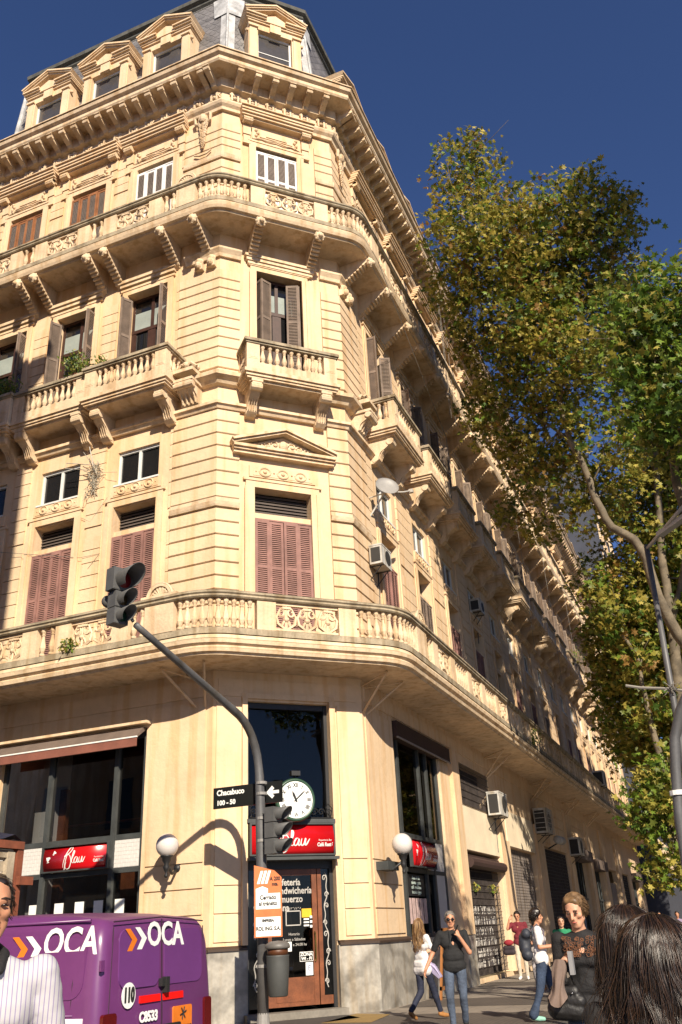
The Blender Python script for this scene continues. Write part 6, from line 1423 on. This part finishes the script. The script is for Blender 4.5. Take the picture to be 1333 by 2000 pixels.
def face(P_, t, s=1.0, brow=True, lips=True):
    q = MB()
    for x in (-.03, .03): q.tube([P_(x-.014, .0745, .008), P_(x, .0825, .012), P_(x+.014, .0745, .008)], [.003*s, .0055*s, .003*s], 6)
    loc_build(q, 'eye', EYE, t, True)
    q = MB()
    for x in (-.03, .03): q.tube([P_(x-.019, .076, .03), P_(x, .086, .036), P_(x+.019, .076, .03)], .0035*s, 5)
    loc_build(q, 'eyebrow', BROW, t, True)
    if lips: q = MB(); q.tube([P_(-.022, .078, -.057), P_(0, .0885, -.055), P_(.022, .078, -.057)], [.003, .0055*s, .003], 6); loc_build(q, 'lip', LIP, t, True)
def person(label, loc, heading, H=1.72, J=None, shirt=None, sleeve=.5, trou=None, shoe=None, skin=SKIN, fem=False, belly=0, look=None, vox=.014, hands=(None, None), flare=0, shirt_len=.0, grp=None, fat=1.0, skip_legs=False):
    t = thing('person', label, 'person', loc, math.atan2(heading[1], heading[0])-PI/2, grp); k = H/1.75
    sx = .165 if fem else .19
    D = dict(shR=(sx, 0, 1.42), shL=(-sx, 0, 1.42), elR=(sx+.05, -.02, 1.13), elL=(-sx-.05, -.02, 1.13), wrR=(sx+.06, .06, .88), wrL=(-sx-.06, .06, .88), haR=(sx+.06, .09, .75), haL=(-sx-.06, .09, .75),
             hipR=(.095, 0, .92), hipL=(-.095, 0, .92), knR=(.1, .02, .5), knL=(-.1, .02, .5), anR=(.1, 0, .09), anL=(-.1, 0, .09), toR=(.12, .17, .04), toL=(-.12, .17, .04), neck=(0, -.01, 1.47), head=(0, .02, 1.625), chest=(0, 0, 1.28), waist=(0, 0, 1.08))
    D.update(J or {}); D = {a: Vector(b)*k for a, b in D.items()}
    look = look or (0, 1, 0); hc, P_ = head_caps(D['head'], look, k)
    body = list(hc)+[(D['neck']-Vector((0, 0, .03)), .055*k, D['head']+Vector((0, -.02, -.06))*k, .05*k), (D['chest'], .09*k, D['neck'], .06*k), (D['waist'], .09*k, D['chest'], .1*k)]
    am = (.038 if fem else .046)*fat*k; 
    for s, hd in (('R', hands[0]), ('L', hands[1])):
        body += [(D['sh'+s]-Vector((0, 0, .01)), am*.92, D['el'+s], am*.86), (D['el'+s], am*.86, D['wr'+s], am*.6), (lerp(D['sh'+s], D['chest'], .25), .055*k, D['sh'+s]-Vector((0, 0, .012)), .036*k)]
        hn, cu = hd or ((0, 1, .2), .4); body += finger_caps(D['wr'+s], D['ha'+s], hn, cu, k*(.92 if fem else 1.0))
        body += [(D['hip'+s], .08*k, D['kn'+s], .055*k), (D['kn'+s], .05*k, D['an'+s], .035*k), (lerp(D['waist'], D['hip'+s], .6), .09*k, D['hip'+s], .085*k)]
    bm = blob('body', body, skin, t, {.014: .012, .03: .03}.get(vox, .009), 2); face(P_, t, k)
    tr_ = []; 
    th = (.088 if fem else .092)*fat*k
    tr_ += [(D['hipR']+Vector((-.02, 0, .02)), th*1.08, D['hipL']+Vector((.02, 0, .02)), th*1.08), (D['waist']-Vector((0, 0, .1))*k, .09*k*fat, D['waist']-Vector((0, 0, .12))*k, .09*k*fat), (lerp(D['waist'], D['hipR'], .7), .09*k*fat, lerp(D['waist'], D['hipL'], .7), .09*k*fat)]
    for s in 'RL':
        fl_ = .052*k+flare*k; tr_ += [(D['hip'+s], th, D['kn'+s], .066*k*fat), (D['kn'+s], .066*k*fat, lerp(D['kn'+s], D['an'+s], .5), .058*k), (lerp(D['kn'+s], D['an'+s], .5), .056*k, D['an'+s]+Vector((0, 0, .02)), fl_)]
    if trou: blob('trousers', tr_, trou, t, vox, 3, .010*k, 9, 1)
    sh = []
    cw = .085 if fem else .1
    c_, w0 = D['chest'], D['waist']
    sh += [(c_+Vector((-cw, 0, 0))*k, .098*k*fat, c_+Vector((cw, 0, 0))*k, .098*k*fat), (w0+Vector((-.065, belly*.6, 0))*k, (.098+belly*.5)*k*fat, w0+Vector((.065, belly*.6, 0))*k, (.098+belly*.5)*k*fat), (w0+Vector((-.075, belly*.3, -.13))*k, (.116+belly*.1)*k*fat, w0+Vector((.075, belly*.3, -.13))*k, (.116+belly*.1)*k*fat),
           (lerp(D['shR'], D['shL'], .15)-Vector((0, 0, .02)), .056*k, lerp(D['shR'], D['shL'], .5)+Vector((0, 0, .01)), .066*k), (lerp(D['shR'], D['shL'], .85)-Vector((0, 0, .02)), .056*k, lerp(D['shR'], D['shL'], .5)+Vector((0, 0, .01)), .066*k), (lerp(c_, D['neck'], .5), .085*k, D['neck']-Vector((0, 0, .04))*k, .062*k), (c_, .1*k, w0, .1*k)]
    if fem: sh += [(c_+Vector((-.07, .06, -.01))*k, .062*k, c_+Vector((.07, .06, -.01))*k, .062*k)]
    if shirt_len: sh += [(lerp(w0, D['hipR'], .75), .108*k, lerp(w0, D['hipL'], .75), .108*k), (D['hipR']-Vector((0, 0, shirt_len)), .112*k, D['hipL']-Vector((0, 0, shirt_len)), .112*k)]
    for s in 'RL':
        sh += [(lerp(c_, D['sh'+s], .6), .075*k, D['sh'+s]-Vector((0, 0, .004)), .060*k*fat)]
        e = min(1, sleeve/.5); sh += [(D['sh'+s]-Vector((0, 0, .004)), .059*k*fat, lerp(D['sh'+s], D['el'+s], e), am+.011*k)]
        if sleeve > .5: sh += [(D['el'+s], am+.012*k, lerp(D['el'+s], D['wr'+s], (sleeve-.5)*2), am*.75+.01*k)]
    if shirt: blob('shirt', sh, shirt, t, vox, 3, .009*k, 8, 2)
    if shoe:
        for s in 'RL':
            q = D['to'+s]-D['an'+s]; hh = D['an'+s]; blob('shoe', [(hh-Vector((0, 0, .03))*k-q*.15, .043*k, hh+q*.5-Vector((0, 0, .02))*k, .042*k), (hh+q*.4-Vector((0, 0, .02))*k, .042*k, D['to'+s], .034*k), (hh, .045*k, hh+Vector((0, 0, .03)), .045*k)], shoe, t, .012, 2)
    return t, D, P_, k
def hair_cap(t, P_, k, m_, back=.1, vol=0, strands=220, seed=1, top=.0, thk=.0025):
    cp_ = [(P_(0, -.03, .05), (.085+vol)*k, P_(0, -.045, .03), (.083+vol)*k), (P_(-.045, -.03, .03), (.048+vol)*k, P_(-.05, -.04, -.01), .035*k), (P_(.045, -.03, .03), (.048+vol)*k, P_(.05, -.04, -.01), .035*k), (P_(0, -.06, -.0), .065*k, P_(0, -.07, -back*.6), .045*k), (P_(-.03, .03, .085), (.03+top)*k, P_(.03, .03, .085), (.03+top)*k)]
    h = blob('hair', cp_, m_, t, .01, 2, .006, 22, seed); R = random.Random(seed); q = MB()
    for _ in range(strands):
        a = R.uniform(-2.6, 2.6); z = R.uniform(-.02, .12); rr = (.088+vol)*math.sqrt(max(.05, 1-((z-.04)/.1)**2)); x, y = rr*math.sin(a), -.03-rr*math.cos(a)
        if y > .03 and z < .06: continue
        q.tube([P_(x*.9, y*.9, z), P_(x*1.03+R.gauss(0, .006), y*1.03, z-.012), P_(x*1.02+R.gauss(0, .01), y*1.02, z-.035)], thk, 3)
    loc_build(q, 'hair_strands', m_, t, True); return h
def long_hair(t, P_, k, m1, m2, length, width=.12, strands=420, seed=2, wave=.01, thick=.0035, side=(-1.9, 1.9), depth=.0, fly=.0, lean=0, pts=14, clumps=60):
    """hair falling from the crown down the back in clumps round guide curves; m2 lighter strands"""
    R = random.Random(seed)
    cp_ = [(P_(0, -.035, .05), .078*k, P_(0, -.05, .02), .078*k), (P_(0, -.05, -.02), .07*k, P_(0, -.06, -.12), .06*k), (P_(0, -.06, -.1), width*.26*k, P_(lean*.7, -.06, -length*.8), width*.22*k), (P_(-.05, -.02, .03), .03*k, P_(-.07, -.04, -.08), .02*k), (P_(.05, -.02, .03), .03*k, P_(.07, -.04, -.08), .02*k)]
    blob('hair', cp_, mat('dark_under_hair', (.010, .007, .006), .5, .3, 30) if m1 is HB else m1, t, .012, 3, .0, 14, seed)
    def guide(a, el, ex, ph, wv):
        out = []
        for i in range(pts):
            s = i/(pts-1)
            if s < .3:
                u = s/.3; e = el*(1-u)**.8; rr = .09
                x, y, z = rr*math.sin(a)*math.cos(e), -.035-rr*1.08*math.cos(a)*math.cos(e), .045+rr*math.sin(e)
            else:
                u = (s-.3)/.7; sr = .09+(width*.5-.06)*min(1, u*1.6)
                x = sr*math.sin(a)*(1-.2*u*u)+lean*u*u; y = -.035-(.1+depth*u)*math.cos(a)-.015*u; z = .045-ex*u
                x += wv*math.sin(ph+u*8)*u; y += wv*.8*math.cos(ph*1.7+u*7)*u
            out.append(Vector((x, y, z)))
        return out
    G = []
    for _ in range(clumps): G.append((guide(R.uniform(*side), R.uniform(.05, 1.55), R.uniform(.72, 1.06)*length, R.uniform(0, 6), wave*R.uniform(.4, 1.8)), R.uniform(.006, .015)))
    qs = (MB(), MB())
    for _ in range(strands):
        g, cr = R.choice(G); q = qs[1] if R.random() < .33 else qs[0]; ox, oy = R.gauss(0, 1), R.gauss(0, 1); ph = R.uniform(0, 6); fl_ = R.gauss(0, fly) if R.random() < .04 else 0; cut = R.uniform(.8, 1.0)
        pt_ = []
        for i, p in enumerate(g):
            s = i/(pts-1)
            if s > cut: break
            c = cr*(1.4-.8*s)*(.35+.65*min(1, s*3))
            pt_.append(P_(p.x+ox*c+.002*math.sin(ph+s*9)+fl_*s*s, p.y+min(.3, oy)*c*.45*(1 if s > .3 else .3), p.z+oy*c*.5))
        if len(pt_) > 2: q.tube(pt_, [thick*k*(1-.6*i/(pts-1)) for i in range(len(pt_))], 3, False)
    for q, mm in zip(qs, (m1, m2)): loc_build(q, 'hair_strands', mm, t, True)
HB = mat('black_brown_hair', (.016, .009, .006), .36, .3, 20, spec=.6); HB2 = mat('dark_chestnut_hair', (.05, .024, .013), .36, .3, 20, spec=.6); HG_ = mat('grey_hair', (.17, .15, .13), .7, .3, 20); HL = mat('light_brown_hair', (.20, .10, .04), .5, .3, 20); HLb = mat('golden_hair', (.42, .26, .11), .45, .2, 20)
CB = mat('black_cotton', (.012, .012, .013), .85, .3, 8, .3, 60); CBn = mat('black_knit', (.010, .009, .010), .8, .2, 8, .3, 80); JE = mat('faded_blue_denim', (.075, .10, .15), .85, .45, 4, .3, 50); JD = mat('dark_blue_denim', (.035, .055, .10), .85, .4, 4, .3, 50); NV = mat('navy_leggings', (.014, .018, .04), .8, .2); CW = mat('white_cotton', (.72, .69, .68), .85, .06, 5); TANB = mat('tan_suede', (.36, .16, .045), .8, .3, 6); MR = mat('maroon_cotton', (.15, .012, .022), .85, .2); CR_ = mat('cream_trousers', (.55, .48, .38), .85, .15); MINT = mat('mint_canvas', (.25, .5, .4), .8); BLS = mat('black_leather', (.012, .011, .011), .5, .2, 8, .2, 40)
def tocam(x, y): v = Vector((-x, -y)); v.normalize(); return v
# 1 man on the phone
t, D, P_, k = person('grey-haired man in a black polo and sunglasses holding a phone to his face', (-4.5, 15.2, 0), (.22, -.97), 1.72, dict(shL=(-.2, .0, 1.42), elL=(-.27, .10, 1.13), wrL=(-.13, .2, 1.37), haL=(-.08, .19, 1.50), elR=(.34, -.02, 1.14), wrR=(.46, .08, .92), haR=(.5, .14, .8), knR=(.11, .08, .5), anR=(.1, -.02, .1), toR=(.12, .14, .05), knL=(-.1, .03, .5), anL=(-.09, -.18, .12), toL=(-.1, -.03, .05)), CB, .40, JE, BLACK, SKIN, belly=.035, look=(-.1, 1, -.12), hands=((( -1, .4, 0), .5), ((.6, -.6, .2), .7)), fat=1.02)
hair_cap(t, P_, k, HG_, .08)
q = MB(); q.tube([P_(-.07, .03, .012), P_(-.062, .07, .014), P_(-.03, .092, .012), P_(0, .094, .016), P_(.03, .092, .012), P_(.062, .07, .014), P_(.07, .03, .012)], .004, 5)
for x in (-.034, .034): q.ball(P_(x, .083, .008), .026, 10, 7, (1, .55, .8))
loc_build(q, 'sunglasses', mat('black_lens', (.006, .006, .007), .08), t, True)
q = MB(); q.tube([D['neck']+Vector((.02, .1, .0)), D['chest']+Vector((.02, .15, .03)), D['chest']+Vector((.035, .16, -.04))], .004, 4); loc_build(q, 'neck_cord', GREYM, t)
ph = thing('mobile_phone', 'dark phone in the left hand of the man in sunglasses', 'phone', (-4.36, 15.0, 1.45)); q = MB(); q.M = Matrix.Rotation(.5, 4, 'Y'); q.box(-.005, .005, -.035, .035, -.07, .07); loc_build(q, 'case', BLACK, ph)
# 2 girl walking away
t, D, P_, k = person('girl with long fair hair, white top, navy leggings and tan boots walking away', (-5.72, 17.25, 0), (.45, .9), 1.66, dict(knR=(.1, .16, .5), anR=(.13, .28, .12), toR=(.16, .43, .06), knL=(-.09, .0, .49), anL=(-.11, -.28, .16), toL=(-.12, -.15, .05), elR=(.22, .1, 1.16), wrR=(.16, .3, 1.22), haR=(.1, .38, 1.26), elL=(-.22, .08, 1.15), wrL=(-.14, .28, 1.15), haL=(-.08, .36, 1.18)), CW, .35, NV, TANB, SKIN2, True, look=(-.2, 1, 0), shirt_len=.06)
long_hair(t, P_, k, HL, HLb, .54, .22, 900, 3, .03, .004, fly=.08, clumps=50)
sw = MB(); sw.M = Matrix.Translation((.13, .06, .86)); sw.add([(0, 0, .08), (.12, .02, .04), (.26, .05, -.16), (.16, .04, -.2), (.02, .02, -.1)], [(0, 1, 2, 3, 4)]); sw.tube([(-.02, .02, .06), (.1, .04, -.02), (.22, .06, -.18)], [.03, .035, .015], 6); loc_build(sw, 'tied_cloth', mat('lilac_cloth', (.45, .4, .6), .8), t)
# 3 man in maroon
stp = flat('pillar_step', [(-7.48, 28.2), (-6.4, 28.2), (-6.4, 33), (-7.48, 33)], .012, PAVE)
t, D, P_, k = person('young man in a maroon T-shirt by the bottle shop gate, hand at his head', (-6.55, 29.3, .0), (.15, -1), 1.86, dict(elR=(.3, .1, 1.3), wrR=(.22, .12, 1.55), haR=(.14, .1, 1.64)), MR, .4, CR_, CW, SKIN, look=(.1, 1, -.35))
hair_cap(t, P_, k, HB)
hb = thing('shoulder_bag', 'red and dark bag hanging at the side of the man in maroon', 'bag', (-6.85, 29.1, .95)); blob('bag', [((-.12, 0, -.08), .07, (.1, 0, -.08), .07), ((-.12, 0, -.2), .08, (.1, 0, -.2), .08)], mat('dark_bag_cloth', (.03, .02, .025), .8), hb, .02, 2); q = MB(); q.ball((0, -.02, .06), .12, 10, 7, (1.3, .6, .7)); loc_build(q, 'folded_jacket', mat('red_cloth', (.3, .02, .03), .8), hb, True)
# 4 woman in patterned trousers
PT = mat('black_white_print', (.38, .35, .36), .85, .9, 14)
t, D, P_, k = person('blonde woman in patterned trousers and a grey cardigan walking towards the camera', (-5.02, 24.2, 0), (.1, -1), 1.66, dict(knR=(.09, .1, .5), anR=(.08, .12, .1), anL=(-.08, -.14, .12), toL=(-.1, 0, .05), wrR=(.12, .2, 1.1), haR=(.04, .24, 1.15)), mat('grey_cardigan', (.33, .30, .29), .9, .15), .95, PT, TANB, SKIN2, True)
hair_cap(t, P_, k, HL, .2, .004)
q = MB(); q.tube([P_(-.05, .04, -.12), P_(-.04, .09, -.2), P_(-.06, .12, -.5)], .035, 6); q.tube([P_(.05, .04, -.12), P_(.03, .09, -.2), P_(.05, .12, -.55)], .035, 6); loc_build(q, 'scarf', mat('teal_grey_scarf', (.07, .09, .11), .9), t, True)
# 5 woman with backpack
t, D, P_, k = person('woman in a white T-shirt and flared jeans with a dark backpack, seen from the side', (-3.42, 16.75, 0), (.93, .2), 1.7, dict(elR=(.21, .0, 1.14), wrR=(.15, .24, 1.15), haR=(.13, .36, 1.2), elL=(-.2, .03, 1.13), wrL=(-.12, .26, 1.16), haL=(-.1, .38, 1.22), knR=(.09, -.08, .5), anR=(.1, -.24, .1), toR=(.1, -.08, .05), knL=(-.09, .14, .5), anL=(-.1, .2, .09), toL=(-.11, .37, .045)), CW, .38, JD, MINT, SKIN, True, flare=.035, fat=1.15)
hair_cap(t, P_, k, HB, .16, .022, 500, 5, .02)
bp_ = thing('backpack', 'dark slate backpack on the back of the woman in the white T-shirt', 'backpack', (-3.42, 16.75, 0), math.atan2(.2, .93)-PI/2); blob('bag', [((-.08, -.2, 1.32), .085, (.08, -.2, 1.32), .085), ((-.1, -.22, 1.0), .1, (.1, -.22, 1.0), .1), ((0, -.24, 1.1), .11, (0, -.24, 1.25), .1)], mat('slate_nylon', (.035, .04, .055), .6, .3, 6), bp_, .02, 3, .008)
q = MB()
for s in (-1, 1): q.tube([(s*.1, -.12, 1.36), (s*.12, .0, 1.46), (s*.12, .1, 1.36), (s*.13, .08, 1.15), (s*.13, -.08, 1.02)], .016, 5)
loc_build(q, 'strap', mat('grey_strap', (.12, .10, .12), .8), bp_)
# 6 person in green behind
t, D, P_, k = person('person in green and white half hidden behind the woman with the backpack', (-3.85, 21.5, 0), (.3, -1), 1.6, {}, mat('green_cotton', (.02, .22, .10), .85), .4, CR_, BLACK, SKIN2, True); hair_cap(t, P_, k, HB)
# 7 blonde woman looking down
t, D, P_, k = person('fair-haired woman in a black lace top looking down, jacket over her arm', (-1.19, 7.35, 0), (-.02, -1), 1.66, dict(head=(0, .05, 1.615), elR=(.2, .02, 1.13), wrR=(.13, .2, 1.22), haR=(.10, .25, 1.32), elL=(-.2, -.02, 1.14), wrL=(-.18, .12, .96), haL=(-.15, .2, .9), knR=(.09, .06, .5), anR=(.09, .08, .1)), CBn, .6, JD, BLACK, SKIN2, True, look=(.18, 1, -.42), vox=.01, hands=(((-1, .3, 0), 1.0), None))
hair_cap(t, P_, k, mat('dark_blonde_hair', (.19, .11, .05), .5, .5, 25), .12, .0, 1800, 7, .0, .0016)
q = MB(); R = random.Random(9)
for _ in range(90):
    a = R.uniform(-1.2, 1.2); z = R.uniform(.02, .14); c = D['chest']+Vector((math.sin(a)*.12, .03+math.cos(a)*.105, z)); r = R.uniform(.008, .016)
    q.tube([c+Vector((r*math.cos(u), .004, r*math.sin(u))) for u in (0, 1.3, 2.6, 3.9, 5.2, 6.3)], .0022, 4, False)
loc_build(q, 'lace', mat('tan_skin_through_lace', (.20, .085, .04), .7), t)
q = MB(); q.tube([P_(0, -.09, .03), P_(.02, -.12, .0), P_(.0, -.11, -.04)], [.03, .045, .03], 8); loc_build(q, 'hair_bun', MATS['dark_blonde_hair'], t, True)
bg_ = thing('handbag', 'black leather shoulder bag on the forearm of the woman in lace', 'bag', (-1.32, 7.2, .98)); blob('bag', [((-.12, 0, -.1), .09, (.1, .02, -.12), .09), ((-.1, 0, .04), .06, (.08, 0, .04), .06), ((-.14, 0, -.02), .06, (.12, 0, -.04), .07)], BLS, bg_, .010, 8, .005, 10)
q = MB(); q.tube([(-.1, 0, .08), (-.06, -.02, .24), (.03, -.02, .27), (.1, 0, .08)], .011, 6); loc_build(q, 'handle', BLS, bg_, True); q = MB(); q.ball((.0, -.095, 0), .012); q.ball((-.05, -.09, .04), .008); q.ball((.07, -.08, .03), .009); loc_build(q, 'buckle', mat('polished_steel', (.6, .6, .6), .2, metal=1), bg_, True)
bg_.scale = (.72, .72, .78)
jk = thing('jacket', 'taupe jacket draped over the hand of the woman in lace', 'jacket', (-1.30, 7.12, 1.1))
q = MB(); nu, nv = 20, 24; vs = []
for i in range(nu+1):
    for j in range(nv+1):
        u = i/nu; v = j/nv; wd = .045+.03*v; a = u*2*PI; fold = .018*math.sin(u*5*PI*2+v*3)*(.3+v)
        vs.append((-.02-.05*v+wd*math.cos(a)*(.8+.2*math.sin(v*7)), (.035+.03*v)*math.sin(a)+fold, .12-.27*v+.03*math.cos(a*2)*v))
q.add(vs, [(i*(nv+1)+j, (i+1)*(nv+1)+j, (i+1)*(nv+1)+j+1, i*(nv+1)+j+1) for i in range(nu) for j in range(nv)]); loc_build(q, 'cloth', mat('taupe_cloth', (.19, .135, .11), .9, .15, 6), jk, True)
q = MB(); q.box(.045, .075, -.03, .03, .02, .17); loc_build(q, 'grey_booklet', mat('grey_booklet', (.25, .25, .26), .6), jk)
# 8, 9 dark-haired women in the foreground
t, D, P_, k = person('woman with long straight black hair in a black top, back to the camera', (-.40, 3.5, 0), (-.1, 1), 1.485, dict(shR=(.17, 0, 1.37), shL=(-.17, 0, 1.37)), CBn, .95, JD, BLACK, SKIN, True, vox=.012)
long_hair(t, P_, k, HB, HB2, .30, .19, 8000, 8, .006, .0016, (-2.0, 2.0), .01, lean=-.03, fly=.05, clumps=110)
q = MB(); q.tube([D['neck']+Vector((-.09, -.075, .0)), D['neck']+Vector((-.03, -.1, -.01)), D['neck']+Vector((.05, -.1, -.01)), D['neck']+Vector((.1, -.06, .0))], .006, 6); loc_build(q, 'necklace', mat('copper_chain', (.5, .2, .1), .4, metal=1), t)
t, D, P_, k = person('woman with wavy dark brown hair at the lower right corner', (-.235, 2.6, 0), (-.25, 1), 1.45, dict(shR=(.17, 0, 1.36), shL=(-.17, 0, 1.36)), mat('charcoal_jersey', (.022, .02, .022), .85, .2), .95, JD, BLACK, SKIN, True, vox=.012)
long_hair(t, P_, k, HB, HB2, .36, .27, 9000, 9, .022, .0016, (-2.1, 2.1), .01, fly=.08, clumps=90)
# 10 the man at the left edge
SHM = mat('white_pinstripe_shirt', (.46, .45, .47), .8, .03, 5)
_t = SHM.node_tree; _g = _t.nodes.new('ShaderNodeNewGeometry'); _w = _t.nodes.new('ShaderNodeTexWave'); _w.inputs['Scale'].default_value = 19; _w.inputs['Distortion'].default_value = .15; _w.inputs['Detail Scale'].default_value = .6; _w.bands_direction = 'X'; _mp = _t.nodes.new('ShaderNodeMapping'); _mp.inputs['Rotation'].default_value = (0, 0, -.75)
_t.links.new(_g.outputs['Position'], _mp.inputs[0]); _t.links.new(_mp.outputs[0], _w.inputs['Vector']); _r = _t.nodes.new('ShaderNodeMapRange'); _r.inputs[1].default_value = .82; _r.inputs[2].default_value = .95; _t.links.new(_w.outputs['Fac'], _r.inputs[0])
_b = _t.nodes['Principled BSDF']; _old = _b.inputs['Base Color'].links[0].from_socket; _x = _t.nodes.new('ShaderNodeMix'); _x.data_type = 'RGBA'; _t.links.new(_r.outputs[0], _x.inputs[0]); _t.links.new(_old, _x.inputs[6]); _x.inputs[7].default_value = (.26, .22, .36, 1); _t.links.new(_x.outputs[2], _b.inputs['Base Color'])
t, D, P_, k = person('man in a white pinstripe shirt cut by the left edge of the view', (-2.615, 2.80, 0), (.78, -.62), 1.72, dict(head=(0, .04, 1.63), shL=(-.215, 0, 1.41), elL=(-.29, -.03, 1.12), shR=(.2, 0, 1.42)), SHM, .98, CR_, BLACK, SKIN, look=(-.1, 1, -.05), vox=.012, fat=1.12, belly=.02)
hair_cap(t, P_, k, HB, .08, -.004, 900, 4, -.006, .0012)
blob('collar', [(D['neck']+Vector((-.07, .03, .0)), .022, D['neck']+Vector((-.05, .09, -.05)), .018), (D['neck']+Vector((.07, .03, .0)), .022, D['neck']+Vector((.05, .09, -.05)), .018), (D['neck']+Vector((-.07, .03, .0)), .022, D['neck']+Vector((-.05, -.06, .03)), .02), (D['neck']+Vector((.07, .03, .0)), .022, D['neck']+Vector((.05, -.06, .03)), .02), (D['neck']+Vector((-.05, -.06, .03)), .02, D['neck']+Vector((.05, -.06, .03)), .02)], CBn, t, .008, 2)
# distant passers-by
for i, (x, y, c_, hh) in enumerate(((-5.2, 62, (.5, .45, .4), 1.75), (-4.3, 50, (.35, .3, .45), 1.7), (-3.6, 44, (.3, .06, .05), 1.72), (-4.6, 55, (.04, .04, .05), 1.7), (-2.6, 40, (.25, .2, .3), 1.68), (-6.2, 47, (.1, .1, .12), 1.74))):
    t, D, P_, k = person(('distant walker in a pale top by the far shops', 'distant walker in a lilac top under the trees', 'distant walker in a red top under the trees', 'distant walker in a black top by the far shops', 'distant walker in a grey-violet top at the right', 'distant walker in dark grey near the dark shop fronts')[i], (x, y, 0), (.1, -1), hh, {}, mat('walker_cloth_%s' % 'abcdef'[i], c_, .9), .4, JD, BLACK, SKIN, vox=.03); hair_cap(t, P_, k, HB, strands=0)
# sandwich board and chair by the cafe wall
wb = thing('sandwich_board', 'wooden framed menu board standing against the wall behind the girl', 'menu board', (-7.0, 22.3, 0)); q = MB(); q.M = Matrix.Translation((.1, 0, 0)) @ Matrix.Rotation(.12, 4, 'Y')
q.box(-.03, .02, -.35, -.28, 0, 1.5); q.box(-.03, .02, .28, .35, 0, 1.5); q.box(-.03, .02, -.35, .35, 1.42, 1.5); q.box(-.03, .02, -.35, .35, .2, .28); loc_build(q, 'frame', mat('orange_pine', (.35, .14, .04), .6), wb); q = MB(); q.M = Matrix.Translation((.1, 0, 0)) @ Matrix.Rotation(.12, 4, 'Y'); q.box(-.02, .01, -.28, .28, .28, 1.42); loc_build(q, 'board', BLACKM, wb)
